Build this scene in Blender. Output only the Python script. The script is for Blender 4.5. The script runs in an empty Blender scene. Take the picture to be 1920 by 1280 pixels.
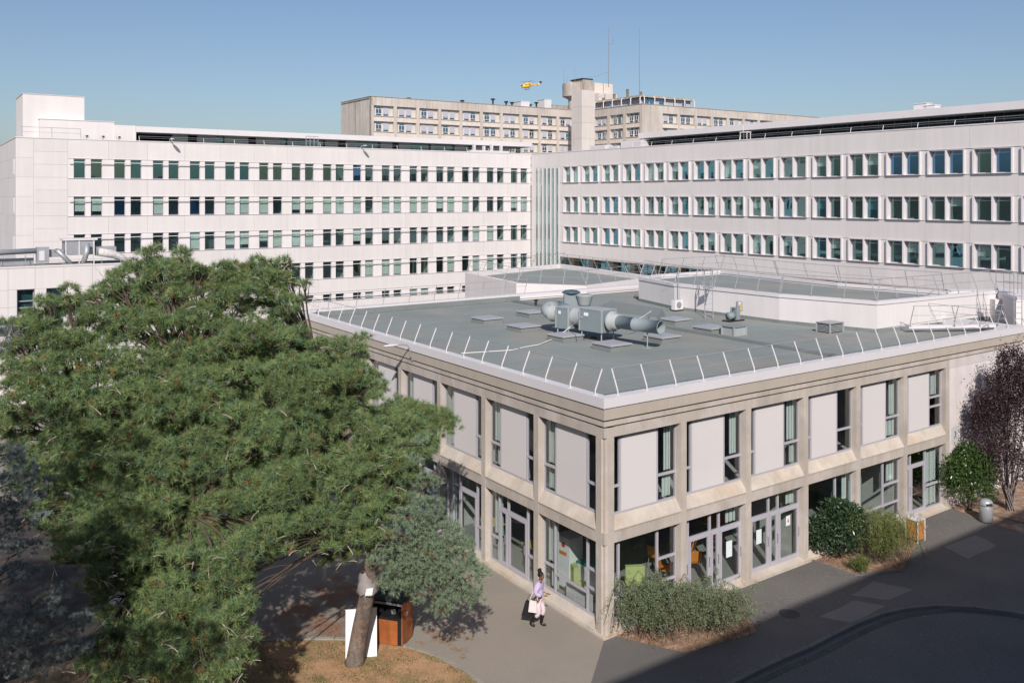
import bpy, math, random
import numpy as np
from mathutils import Matrix, Vector
R = math.radians
random.seed(7)
sc = bpy.context.scene
col = sc.collection

# ------------------------------------------------------------------ camera
CAM_Z = 13.4
cd = bpy.data.cameras.new('camera')
cd.sensor_width = 36.0
cd.lens = 36.0*1690/1920
cd.shift_y = -(640-370)/1920
cd.clip_start = 0.1
cd.clip_end = 4000
cam = bpy.data.objects.new('camera', cd)
cam.location = (0, 0, CAM_Z)
cam.rotation_euler = (R(90), 0, 0)
col.objects.link(cam)
sc.camera = cam

# ------------------------------------------------------------------ sky, sun, exposure
SUN_EL = 35.0
SUN_DIR = (0.02, -1.0)                # horizontal direction towards the sun
az = math.atan2(SUN_DIR[0], SUN_DIR[1])   # from +Y clockwise
world = bpy.data.worlds.new('World')
sc.world = world
world.use_nodes = True
wn = world.node_tree.nodes
wl = world.node_tree.links
bg = wn['Background']
sky = wn.new('ShaderNodeTexSky')
sky.sky_type = 'NISHITA'
sky.sun_disc = False
sky.sun_elevation = R(SUN_EL)
sky.sun_rotation = az
sky.altitude = 100
sky.air_density = 1.0
sky.dust_density = 1.5
sky.ozone_density = 3.0
tm = wn.new('ShaderNodeMix'); tm.data_type = 'RGBA'; tm.blend_type = 'MULTIPLY'
tm.inputs[0].default_value = 1.0; tm.inputs[7].default_value = (1.02, 1.0, 1.02, 1)
wl.new(sky.outputs[0], tm.inputs[6]); wl.new(tm.outputs[2], bg.inputs[0])
bg.inputs[1].default_value = 0.097
sd = bpy.data.lights.new('sun', 'SUN')
sd.energy = 4.7
sd.angle = R(0.55)
sd.color = (1.0, 0.935, 0.88)
sun = bpy.data.objects.new('sun', sd)
h = math.hypot(*SUN_DIR)
sv = Vector((SUN_DIR[0]/h*math.cos(R(SUN_EL)), SUN_DIR[1]/h*math.cos(R(SUN_EL)), math.sin(R(SUN_EL))))
sun.rotation_euler = sv.to_track_quat('Z', 'Y').to_euler()
sun.location = (0, -20, 60)
col.objects.link(sun)
sc.view_settings.view_transform = 'Standard'
sc.view_settings.look = 'None'
sc.view_settings.exposure = 0.0
sc.view_settings.gamma = 1.0
sc.view_settings.use_curve_mapping = False
sc.cycles.max_bounces = 6
sc.cycles.transparent_max_bounces = 16
sc.cycles.caustics_reflective = False
sc.cycles.caustics_refractive = False

# ------------------------------------------------------------------ materials
MATS = {}
def mat(name, c, rough=0.8, amp=0.12, scale=0.6, streak=0.0, fine=0.0, spec=0.3, metal=0.0, bump=0.0, rnd=0.0, tint=None, tint_amt=0.0, tint_scale=0.35):
    if name in MATS: return MATS[name]
    m = bpy.data.materials.new(name); m.use_nodes = True
    n = m.node_tree.nodes; l = m.node_tree.links
    b = n['Principled BSDF']
    b.inputs['Roughness'].default_value = rough
    b.inputs['Specular IOR Level'].default_value = spec
    b.inputs['Metallic'].default_value = metal
    geo = n.new('ShaderNodeNewGeometry')
    def noise(sx, sz, detail=5):
        mp = n.new('ShaderNodeMapping'); mp.inputs['Scale'].default_value = (sx, sx, sz)
        l.new(geo.outputs['Position'], mp.inputs[0])
        t = n.new('ShaderNodeTexNoise'); t.inputs['Scale'].default_value = 1.0
        t.inputs['Detail'].default_value = detail; t.inputs['Roughness'].default_value = 0.6
        l.new(mp.outputs[0], t.inputs[0]); return t.outputs[0]
    def ramp(sock, lo, hi, a=0.0, bb=1.0):
        r = n.new('ShaderNodeMapRange'); l.new(sock, r.inputs[0])
        r.inputs[1].default_value = lo; r.inputs[2].default_value = hi
        r.inputs[3].default_value = a; r.inputs[4].default_value = bb
        return r.outputs[0]
    def mul(a, bsock):
        k = n.new('ShaderNodeMath'); k.operation = 'MULTIPLY'
        for i, s in enumerate((a, bsock)):
            if isinstance(s, float): k.inputs[i].default_value = s
            else: l.new(s, k.inputs[i])
        return k.outputs[0]
    v = ramp(noise(scale, scale), 0.3, 0.7, 1-amp, 1+amp)
    if streak: v = mul(v, ramp(noise(2.2, 0.12), 0.35, 0.7, 1+streak*.3, 1-streak))
    if fine: v = mul(v, ramp(noise(28, 28, 3), 0.3, 0.7, 1-fine, 1+fine))
    if rnd:
        oi = n.new('ShaderNodeObjectInfo')
        v = mul(v, ramp(oi.outputs['Random'], 0, 1, 1-rnd, 1+rnd))
    base = n.new('ShaderNodeRGB'); base.outputs[0].default_value = (*c, 1)
    cs = base.outputs[0]
    if tint:
        mx = n.new('ShaderNodeMix'); mx.data_type = 'RGBA'
        l.new(mul(ramp(noise(tint_scale, tint_scale), 0.48, 0.62), tint_amt), mx.inputs[0])
        l.new(cs, mx.inputs[6]); mx.inputs[7].default_value = (*tint, 1); cs = mx.outputs[2]
    vm = n.new('ShaderNodeVectorMath'); vm.operation = 'SCALE'
    l.new(cs, vm.inputs[0]); l.new(v, vm.inputs['Scale'])
    l.new(vm.outputs[0], b.inputs['Base Color'])
    if bump:
        bp = n.new('ShaderNodeBump'); bp.inputs['Strength'].default_value = bump; bp.inputs['Distance'].default_value = 0.02
        l.new(noise(22, 22, 4), bp.inputs['Height']); l.new(bp.outputs[0], b.inputs['Normal'])
    MATS[name] = m
    return m

def glass(name, tr, gl=(1, 1, 1), ior=1.5, boost=1.0, rough=0.0):
    m = bpy.data.materials.new(name); m.use_nodes = True
    n = m.node_tree.nodes; l = m.node_tree.links
    n.remove(n['Principled BSDF'])
    out = n['Material Output']
    t = n.new('ShaderNodeBsdfTransparent'); t.inputs[0].default_value = (*tr, 1)
    g = n.new('ShaderNodeBsdfGlossy'); g.inputs['Roughness'].default_value = rough; g.inputs[0].default_value = (*gl, 1)
    geo = n.new('ShaderNodeNewGeometry')
    nz = n.new('ShaderNodeTexNoise'); nz.inputs['Scale'].default_value = 0.8; nz.inputs['Detail'].default_value = 1
    l.new(geo.outputs['Position'], nz.inputs[0])
    bp = n.new('ShaderNodeBump'); bp.inputs['Strength'].default_value = 0.08; bp.inputs['Distance'].default_value = 0.05
    l.new(nz.outputs[0], bp.inputs['Height']); l.new(bp.outputs[0], g.inputs['Normal'])
    f = n.new('ShaderNodeFresnel')
    mr = n.new('ShaderNodeMapRange'); mr.inputs[3].default_value = ior; mr.inputs[4].default_value = 1/ior
    l.new(geo.outputs['Backfacing'], mr.inputs[0]); l.new(mr.outputs[0], f.inputs[0])
    k = n.new('ShaderNodeMath'); k.operation = 'MULTIPLY'; k.inputs[1].default_value = boost; k.use_clamp = True
    l.new(f.outputs[0], k.inputs[0])
    x = n.new('ShaderNodeMixShader'); l.new(k.outputs[0], x.inputs[0]); l.new(t.outputs[0], x.inputs[1]); l.new(g.outputs[0], x.inputs[2])
    l.new(x.outputs[0], out.inputs[0])
    MATS[name] = m
    return m

def leafmat(name, rough=0.55, transl=0.25):
    """foliage: colour comes from the per-leaf colour attribute"""
    m = bpy.data.materials.new(name); m.use_nodes = True
    n = m.node_tree.nodes; l = m.node_tree.links
    b = n['Principled BSDF']; b.inputs['Roughness'].default_value = rough
    b.inputs['Specular IOR Level'].default_value = 0.35
    a = n.new('ShaderNodeAttribute'); a.attribute_name = 'leaf'
    l.new(a.outputs['Color'], b.inputs['Base Color'])
    t = n.new('ShaderNodeBsdfTranslucent'); l.new(a.outputs['Color'], t.inputs[0])
    x = n.new('ShaderNodeMixShader'); x.inputs[0].default_value = transl
    l.new(b.outputs[0], x.inputs[1]); l.new(t.outputs[0], x.inputs[2]); l.new(x.outputs[0], n['Material Output'].inputs[0])
    MATS[name] = m
    return m

WHITE = mat('white_cladding', (.635, .602, .592), .75, .03, .3, streak=.05, rnd=.025)
WHITE2 = mat('white_render', (.685, .648, .64), .8, .03, .4, streak=.05, rnd=.015)
WHITEB = mat('rough_white_paint', (.68, .62, .61), .9, .08, 1.2, streak=.08, fine=.05, bump=.5)
METALW = mat('white_lacquered_metal', (.66, .63, .64), .45, .03, .5, spec=.5)
ALU = mat('pale_aluminium', (.44, .42, .46), .4, .04, 1.0, spec=.5)
ALUD = mat('grey_aluminium', (.30, .30, .33), .4, .04, 1.0, spec=.5)
PANEL = mat('infill_panel', (.65, .615, .608), .5, .02, .5, spec=.4)
CONC = mat('weathered_concrete', (.47, .415, .36), .9, .12, .8, streak=.16, fine=.07, bump=.5, tint=(.55, .50, .47), tint_amt=.6, tint_scale=.9)
CONCS = mat('stained_sill_concrete', (.52, .465, .40), .9, .12, 1.2, streak=.1, fine=.08, bump=.5, tint=(.50, .36, .25), tint_amt=.45, tint_scale=1.0)
CONCF = mat('concrete_fascia', (.44, .385, .325), .9, .05, .5, streak=.06, fine=.04, bump=.3)
DARK = mat('dark_gap', (.03, .03, .03), .9, .1)
ROOF = mat('mineral_roof_felt', (.235, .262, .252), .95, .10, .35, fine=.10, bump=.4, tint=(.32, .28, .24), tint_amt=.5, tint_scale=.3)
ROOFU = mat('upstand_felt', (.20, .22, .215), .95, .08, .6, fine=.08, bump=.3)
ROOFL = mat('roof_dark', (.10, .115, .115), .95, .1, .5)
SOFF = mat('terrace_wall_grey', (.40, .43, .42), .8, .05, .4)
GALV = mat('galvanised_steel', (.40, .41, .43), .42, .08, 2.0, spec=.5, metal=.35)
DUCT = mat('grey_duct_paint', (.21, .25, .265), .7, .08, 1.5, spec=.5)
DUCTL = mat('pale_duct_paint', (.34, .365, .37), .7, .08, 1.5, spec=.5)
GRIT = mat('skylight_lid', (.36, .36, .385), .5, .06, 1.5)
BEIGE = mat('old_beige_concrete', (.52, .465, .42), .92, .14, .12, streak=.2, tint=(.60, .55, .51), tint_amt=.5, tint_scale=.25)
BEIGEL = mat('pale_beige_panel', (.66, .59, .53), .9, .08, .15, streak=.1)
BEIGED = mat('dirty_grey_concrete', (.42, .375, .335), .95, .2, .3, streak=.3)
CREAM = mat('cream_infill', (.56, .53, .48), .8, .05, .2)
SHUT = mat('lavender_shutter', (.44, .44, .50), .6, .04, .3)
BLIND = mat('pale_blind', (.74, .76, .72), .8, .04, .5)
INTER = mat('interior_grey', (.58, .62, .60), .9, .15, .3)
INTERL = mat('interior_pale', (.45, .45, .43), .9, .08, .5)
INTERF = mat('interior_floor', (.30, .30, .28), .5, .06, .8)
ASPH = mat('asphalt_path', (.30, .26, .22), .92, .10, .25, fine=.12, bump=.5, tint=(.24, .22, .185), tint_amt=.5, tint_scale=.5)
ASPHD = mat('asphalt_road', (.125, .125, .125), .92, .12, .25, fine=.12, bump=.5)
ASPHP = mat('painted_reflection', (.24, .235, .22), .92, .08, .6, fine=.12, bump=.5)
KERB = mat('kerb_stone', (.16, .16, .155), .9, .12, 1.5, fine=.1, bump=.4)
SOIL = mat('bed_soil_with_bark', (.30, .19, .13), .95, .25, 3.0, fine=.3, bump=.8, tint=(.42, .33, .26), tint_amt=.6, tint_scale=3.0)
EARTH = mat('dry_lawn_earth', (.44, .265, .15), .95, .18, 1.2, fine=.25, bump=.8, tint=(.16, .17, .07), tint_amt=.55, tint_scale=1.1)
BARK = mat('pine_bark', (.20, .165, .14), .95, .3, 7.0, streak=.45, fine=.35, bump=1.0, tint=(.28, .17, .12), tint_amt=.5, tint_scale=3.)
TWIG = mat('pale_twig', (.40, .34, .27), .9, .15, 3.0)
STEM = mat('dark_stem', (.10, .075, .055), .9, .2, 3.0)
BLACK = mat('black_board', (.018, .018, .02), .4, .1, 2.0, spec=.4)
WOOD = mat('orange_varnished_wood', (.36, .115, .035), .45, .2, 4.0, streak=.3, spec=.4)
SLATW = mat('orange_slats', (.55, .22, .06), .55, .15, 4.0)
BOARDW = mat('white_board', (.80, .79, .80), .6, .02, 1.0)
PLASTIC = mat('plastic_bag', (.33, .30, .30), .3, .15, 8.0, spec=.6)
LIME = mat('lime_upholstery', (.46, .50, .22), .8, .06, 2.0)
ORANGE = mat('orange_plastic', (.72, .24, .03), .5, .05, 2.0)
YELLOW = mat('yellow_laminate', (.60, .42, .07), .5, .05, 2.0)
GREENP = mat('green_plastic', (.02, .22, .15), .5, .05, 2.0)
PAPER = mat('white_paper', (.72, .78, .80), .7, .02, 1.0)
REDP = mat('red_print', (.60, .03, .02), .6, .03)
SIGNG = mat('green_sign', (.05, .35, .22), .6, .03)
BLUEP = mat('blue_equipment', (.05, .16, .34), .6, .05)
WIRE = mat('white_cable', (.72, .71, .70), .6, .03)
HELY = mat('yellow_paint', (.80, .46, .03), .35, .03, 1., spec=.6)
G_WING = glass('green_tinted_glass', (.865, .925, .91), (.6, .95, .95), ior=1.5, boost=3.0)
G_BLUE = glass('blue_reflecting_glass', (.3, .42, .5), (.30, .62, 1.0), ior=1.9, boost=3.2)
G_TEAL = glass('teal_reflecting_glass', (.6, .74, .75), (.40, .85, 1.0), ior=1.7, boost=2.6)
G_CLEAR = glass('clear_glass', (.91, .945, .94), ior=1.5, boost=1.2)
G_FAR = glass('far_blue_glass', (.4, .52, .62), (.55, .82, 1.0), ior=1.9, boost=3.0)
NEEDLE = leafmat('pine_needles', .6, .22)
LEAF = leafmat('leaves', .5, .25)
LEAFG = leafmat('glossy_leaves', .3, .15)

# ------------------------------------------------------------------ object helpers
WM = {}
def link(o, parent=None, world=None):
    world = world or Matrix.Identity(4)
    col.objects.link(o)
    if parent is not None:
        o.parent = parent
        o.matrix_basis = WM[parent].inverted() @ world
    else:
        o.matrix_basis = world
    WM[o] = world
    return o
def tag(o, label=None, cat=None, group=None, kind=None):
    if label: o['label'] = label
    if cat: o['category'] = cat
    if group: o['group'] = group
    if kind: o['kind'] = kind
    return o
def thing(name, label, cat, loc=(0, 0, 0), group=None, rotz=0.0):
    o = bpy.data.objects.new(name, None)
    o.empty_display_size = 0.3
    link(o, None, Matrix.Translation(loc) @ Matrix.Rotation(rotz, 4, 'Z'))
    return tag(o, label, cat, group)
def mesh(name, V, F, m, smooth=False):
    me = bpy.data.meshes.new(name)
    me.from_pydata([tuple(v) for v in V], [], F)
    me.materials.append(m)
    if smooth: me.shade_smooth()
    me.update()
    return me
def obj(name, V, F, m, parent=None, world=None, smooth=False):
    return link(bpy.data.objects.new(name, mesh(name, V, F, m, smooth)), parent, world)
BF = [(0, 3, 2, 1), (4, 5, 6, 7), (0, 1, 5, 4), (1, 2, 6, 5), (2, 3, 7, 6), (3, 0, 4, 7)]
def bxv(a, b, c, d, e, f):
    return [(a, c, e), (b, c, e), (b, d, e), (a, d, e), (a, c, f), (b, c, f), (b, d, f), (a, d, f)]
CACHE = {}
class Fr:
    """a facade frame: u runs along the wall, v into the building, z up"""
    def __init__(s, o, d, z=0.0):
        n = math.hypot(*d); s.d = (d[0]/n, d[1]/n); s.o = o; s.z = z
        s.M = Matrix.Translation((o[0], o[1], z)) @ Matrix.Rotation(math.atan2(d[1], d[0]), 4, 'Z')
    def p(s, u, v, z=0.0): return s.M @ Vector((u, v, z))
def box(name, fr, u0, u1, v0, v1, z0, z1, m, parent=None):
    k = (round(u1-u0, 3), round(v1-v0, 3), round(z1-z0, 3), m.name)
    me = CACHE.get(k)
    if me is None:
        a, b, c = (u1-u0)/2, (v1-v0)/2, (z1-z0)/2
        me = CACHE[k] = mesh(name, bxv(-a, a, -b, b, -c, c), BF, m)
    M = (fr.M if fr else Matrix.Identity(4)) @ Matrix.Translation(((u0+u1)/2, (v0+v1)/2, (z0+z1)/2))
    return link(bpy.data.objects.new(name, me), parent, M)
class MB:
    """collects shapes in one local frame, linked as ONE mesh"""
    def __init__(s): s.V = []; s.F = []
    def add(s, V, F):
        n = len(s.V); s.V += [tuple(v) for v in V]; s.F += [tuple(i+n for i in f) for f in F]; return s
    def box(s, *a): return s.add(bxv(*a), BF)
    def prism(s, poly, z0, z1):
        n = len(poly)
        V = [(x, y, z0) for x, y in poly]+[(x, y, z1) for x, y in poly]
        F = [tuple(range(n))[::-1], tuple(range(n, 2*n))]+[(i, (i+1) % n, n+(i+1) % n, n+i) for i in range(n)]
        return s.add(V, F)
    def extr(s, prof, u0, u1):
        """profile in (v,z) swept along u"""
        n = len(prof)
        V = [(u0, v, z) for v, z in prof]+[(u1, v, z) for v, z in prof]
        F = [tuple(range(n)), tuple(range(n, 2*n))[::-1]]+[(i, n+i, n+(i+1) % n, (i+1) % n) for i in range(n)]
        return s.add(V, F)
    def tube(s, pts, r, k=6, cap=True):
        pts = [Vector(p) for p in pts]; rs = r if isinstance(r, (list, tuple)) else [r]*len(pts)
        base = len(s.V); V = []; up = None
        for i, p in enumerate(pts):
            t = (pts[min(i+1, len(pts)-1)]-pts[max(i-1, 0)]).normalized()
            if up is None:
                up = Vector((0, 0, 1)) if abs(t.z) < .9 else Vector((1, 0, 0))
            a = t.cross(up).normalized(); b = a.cross(t).normalized(); up = b
            for j in range(k):
                q = 2*math.pi*j/k
                V.append(p+(a*math.cos(q)+b*math.sin(q))*rs[i])
        F = []
        for i in range(len(pts)-1):
            for j in range(k):
                F.append((i*k+j, i*k+(j+1) % k, (i+1)*k+(j+1) % k, (i+1)*k+j))
        if cap: F += [tuple(range(k))[::-1], tuple((len(pts)-1)*k+j for j in range(k))]
        return s.add(V, F)
    def ell(s, c, r, nu=12, nv=8):
        V = []; F = []
        for i in range(nv+1):
            th = math.pi*i/nv
            for j in range(nu):
                ph = 2*math.pi*j/nu
                V.append((c[0]+r[0]*math.sin(th)*math.cos(ph), c[1]+r[1]*math.sin(th)*math.sin(ph), c[2]+r[2]*math.cos(th)))
        for i in range(nv):
            for j in range(nu):
                F.append((i*nu+j, (i+1)*nu+j, (i+1)*nu+(j+1) % nu, i*nu+(j+1) % nu))
        return s.add(V, F)
    def lathe(s, prof, c=(0, 0), k=16):
        V = []; F = []
        for r_, z in prof:
            for j in range(k):
                q = 2*math.pi*j/k; V.append((c[0]+r_*math.cos(q), c[1]+r_*math.sin(q), z))
        n = len(prof)
        for i in range(n-1):
            for j in range(k): F.append((i*k+j, i*k+(j+1) % k, (i+1)*k+(j+1) % k, (i+1)*k+j))
        F += [tuple(range(k))[::-1], tuple((n-1)*k+j for j in range(k))]
        return s.add(V, F)
    def build(s, name, m, parent=None, world=None, smooth=False):
        return obj(name, s.V, s.F, m, parent, world, smooth)

# ------------------------------------------------------------------ frames of the place
OA = (2.8065, 27.4165)
FR_R = Fr(OA, (2352, 1690))            # right facade of the low building
FR_L = Fr(OA, (1141, -1690))           # left facade (u runs towards the corner, so it is negative)
FW_L = Fr((2.4, 112.1), (2503, 1690))  # long wing on the left, u negative
FW_R = Fr((2.4, 112.1), (1183, -1690)) # wing on the right, u positive
def A(u, v, z=0.0):
    e, g = FR_R.d, FR_L.d
    return Vector((OA[0]+u*e[0]-v*g[0], OA[1]+u*e[1]-v*g[1], z))

# ------------------------------------------------------------------ ground
def struct(name, mb, m, smooth=False):
    o = mb.build(name, m, None, None, smooth); o['kind'] = 'structure'; return o
g = MB().add([(-1500, -400, -.02), (1500, -400, -.02), (1500, 2500, -.02), (-1500, 2500, -.02)], [(0, 1, 2, 3)])
struct('ground', g, mat('far_ground', (.12, .12, .10), .95, .1, .05))
# pavement around the low building, subdivided sheet
def sheet(name, poly, z, m):
    n = len(poly)
    return struct(name, MB().add([(x, y, z) for x, y in poly], [tuple(range(n))]), m)
sheet('path', [(-60, 8), (60, 8), (70, 75), (-60, 75)], 0.0, ASPH)
road_edge = [(1.787, 21.568), (6.551, 25.162), (7.598, 25.940), (8.774, 26.718), (10.025, 27.685), (11.334, 28.601), (12.398, 29.145), (13.357, 29.391), (14.255, 29.487), (15.544, 29.221), (16.387, 28.848), (18.516, 27.450)]
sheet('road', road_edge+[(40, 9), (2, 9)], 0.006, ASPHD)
def ribbon(name, pts, w, z0, z1, m, parent=None):
    mb = MB(); n = len(pts); L_ = []; R_ = []
    for i, (x, y) in enumerate(pts):
        a = pts[max(i-1, 0)]; b = pts[min(i+1, n-1)]
        t = Vector((b[0]-a[0], b[1]-a[1])).normalized(); nn = Vector((-t.y, t.x))*w/2
        L_.append((x+nn.x, y+nn.y)); R_.append((x-nn.x, y-nn.y))
    for i in range(n-1):
        mb.prism([L_[i], R_[i], R_[i+1], L_[i+1]], z0, z1)
    return mb
def smooth_line(pts, k=5):
    out = []
    for i in range(len(pts)-1):
        p0 = pts[max(i-1, 0)]; p1 = pts[i]; p2 = pts[i+1]; p3 = pts[min(i+2, len(pts)-1)]
        for j in range(k):
            t = j/k
            out.append(tuple(.5*((2*p1[c])+(-p0[c]+p2[c])*t+(2*p0[c]-5*p1[c]+4*p2[c]-p3[c])*t*t+(-p0[c]+3*p1[c]-3*p2[c]+p3[c])*t**3) for c in (0, 1)))
    out.append(tuple(pts[-1])); return out
def kerb_line(line, w, z0, z1, m, L_=1.0, gap=.015):
    """kerb stones one by one along a line"""
    root = bpy.data.objects.new('kerb', None); link(root); root['kind'] = 'structure'
    d = 0; cur = [line[0]]
    for a, b in zip(line, line[1:]):
        s = math.hypot(b[0]-a[0], b[1]-a[1]); cur.append(b); d += s
        if d >= L_ or b == line[-1]:
            p, q = cur[0], cur[-1]
            ln = math.hypot(q[0]-p[0], q[1]-p[1])
            if ln > .05:
                f = Fr(p, (q[0]-p[0], q[1]-p[1]))
                dz = random.uniform(-.004, .004)
                box('kerb_stone', f, gap, ln-gap, -w/2, w/2, z0, z1+dz, m, root)
            cur = [b]; d = 0
    return root
kerb_line(smooth_line(road_edge), .16, -.05, .11, KERB)
# gutter strip on the road side of the kerb
ribbon('g', [(x+.25, y-.28) for x, y in smooth_line(road_edge)], .22, 0, .012, KERB).build('gutter', mat('gutter', (.075, .08, .08), .9, .2, 2., fine=.1))['kind'] = 'structure'
# sunlight thrown back by the windows, painted as pale irregular patches
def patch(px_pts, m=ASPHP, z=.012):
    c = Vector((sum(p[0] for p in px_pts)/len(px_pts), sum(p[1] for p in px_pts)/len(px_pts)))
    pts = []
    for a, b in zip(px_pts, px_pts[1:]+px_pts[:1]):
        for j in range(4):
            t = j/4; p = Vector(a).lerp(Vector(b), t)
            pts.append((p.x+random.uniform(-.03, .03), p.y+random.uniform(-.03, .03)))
    o = MB().add([(x, y, z) for x, y in pts], [tuple(range(len(pts)))]).build('reflection_patch', m); o['kind'] = 'structure'
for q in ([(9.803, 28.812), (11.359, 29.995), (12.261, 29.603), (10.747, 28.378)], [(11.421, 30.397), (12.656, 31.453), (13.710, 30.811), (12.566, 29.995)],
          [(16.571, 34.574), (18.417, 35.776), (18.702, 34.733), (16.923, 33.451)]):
    patch(q, mat('painted_reflection_warm', (.24, .22, .20), .92, .08, .6, fine=.12, bump=.5), .008)
# lawn bed with pine, edged by kerb
lawn_edge = [(-12.052, 26.800), (-7.721, 27.186), (-5.988, 27.350), (-4.515, 27.252), (-3.100, 26.864), (-2.014, 26.180), (-1.200, 25.359), (-0.808, 24.831), (-0.279, 23.590)]
le = smooth_line(lawn_edge)
sheet('lawn', le+[(-2, 15), (-16, 15), (-19, 20)], .02, EARTH)
kerb_line(le, .12, -.05, .06, mat('lawn_kerb', (.30, .28, .24), .9, .12, 1.5, fine=.1))
# steel gutter strip running to the lawn
f = Fr((-5.198, 27.450), ((-5.434, 31.453)[0]-(-5.198, 27.450)[0], (-5.434, 31.453)[1]-(-5.198, 27.450)[1]))
box('drain_channel', f, 0, 4.2, -.09, .09, 0, .008, mat('drain_grey', (.22, .22, .22), .7, .1, 2.), None)['kind'] = 'structure'
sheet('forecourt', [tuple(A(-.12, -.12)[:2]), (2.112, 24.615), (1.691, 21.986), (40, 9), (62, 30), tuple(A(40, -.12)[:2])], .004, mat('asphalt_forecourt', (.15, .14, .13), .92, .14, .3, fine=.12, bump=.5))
sheet('planting_bed', [(3.097, 27.550), (5.100, 26.518), (7.563, 27.787), (7.454, 29.995), tuple(A(2, -.05)[:2]), tuple(A(.2, -.05)[:2])], .012, SOIL)
sheet('planting_bed', [(11.035, 33.303), (12.113, 31.986), (13.974, 32.351), (16.995, 36.823), tuple(A(14.9, -.05)[:2]), tuple(A(10.2, -.05)[:2])], .012, SOIL)
sheet('painted_shade_bed', [(-12.009, 26.705), (-13.859, 31.022), (-19.407, 39.045), (-31.857, 42.728), (-30.471, 31.022), (-12.695, 17.027), (-10.198, 20.041)], .016, mat('shade_painted_soil', (.06, .05, .045), .95, .25, 2.0, fine=.3, bump=.8))  # deep shade under the trees put into the soil colour
sheet('planting_bed', [(18.991, 39.045), (19.380, 37.431), (20.419, 35.946), (22.139, 32.820), (28.502, 35.946), tuple(A(26, -.05)[:2]), tuple(A(20.1, -.05)[:2])], .012, SOIL)
kerb_line([(11.035, 33.303), (12.096, 31.941), (14.070, 32.351)], .10, -.05, .05, KERB)
kerb_line([(20.269, 38.061), (21.020, 37.003), (22.739, 34.312)], .10, -.05, .06, KERB)

# ------------------------------------------------------------------ windows
def frame_mesh(w, h, t, dp, m, bars=()):
    k = ('fr', round(w, 3), round(h, 3), t, dp, m.name, tuple(bars))
    if k not in CACHE:
        b = MB()
        b.box(-w/2, w/2, -dp/2, dp/2, -h/2, -h/2+t).box(-w/2, w/2, -dp/2, dp/2, h/2-t, h/2)
        b.box(-w/2, -w/2+t, -dp/2+.001, dp/2-.001, -h/2+t, h/2-t).box(w/2-t, w/2, -dp/2+.001, dp/2-.001, -h/2+t, h/2-t)
        for z in bars: b.box(-w/2+t, w/2-t, -dp/2+.002, dp/2-.002, z-t/2, z+t/2)
        CACHE[k] = mesh('window_frame', b.V, b.F, m)
    return CACHE[k]
def window(fr, u0, u1, z0, z1, v, parent, fm, pm, t=.06, dp=.06, bars=(), blind=0.0, name='window', blind_mat=None):
    w, h = u1-u0, z1-z0
    M = fr.M @ Matrix.Translation(((u0+u1)/2, v, (z0+z1)/2))
    o = link(bpy.data.objects.new(name, frame_mesh(w, h, t, dp, fm, bars)), parent, M)
    box('pane', fr, u0+t*.6, u1-t*.6, v+.005, v+.017, z0+t*.6, z1-t*.6, pm, o)
    if blind > 0:
        zb = z1-t-(h-2*t)*blind
        box('blind', fr, u0+t+.005, u1-t-.005, v+.06, v+.075, zb, z1-t*.7, blind_mat or BLIND, o)
    return o

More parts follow.
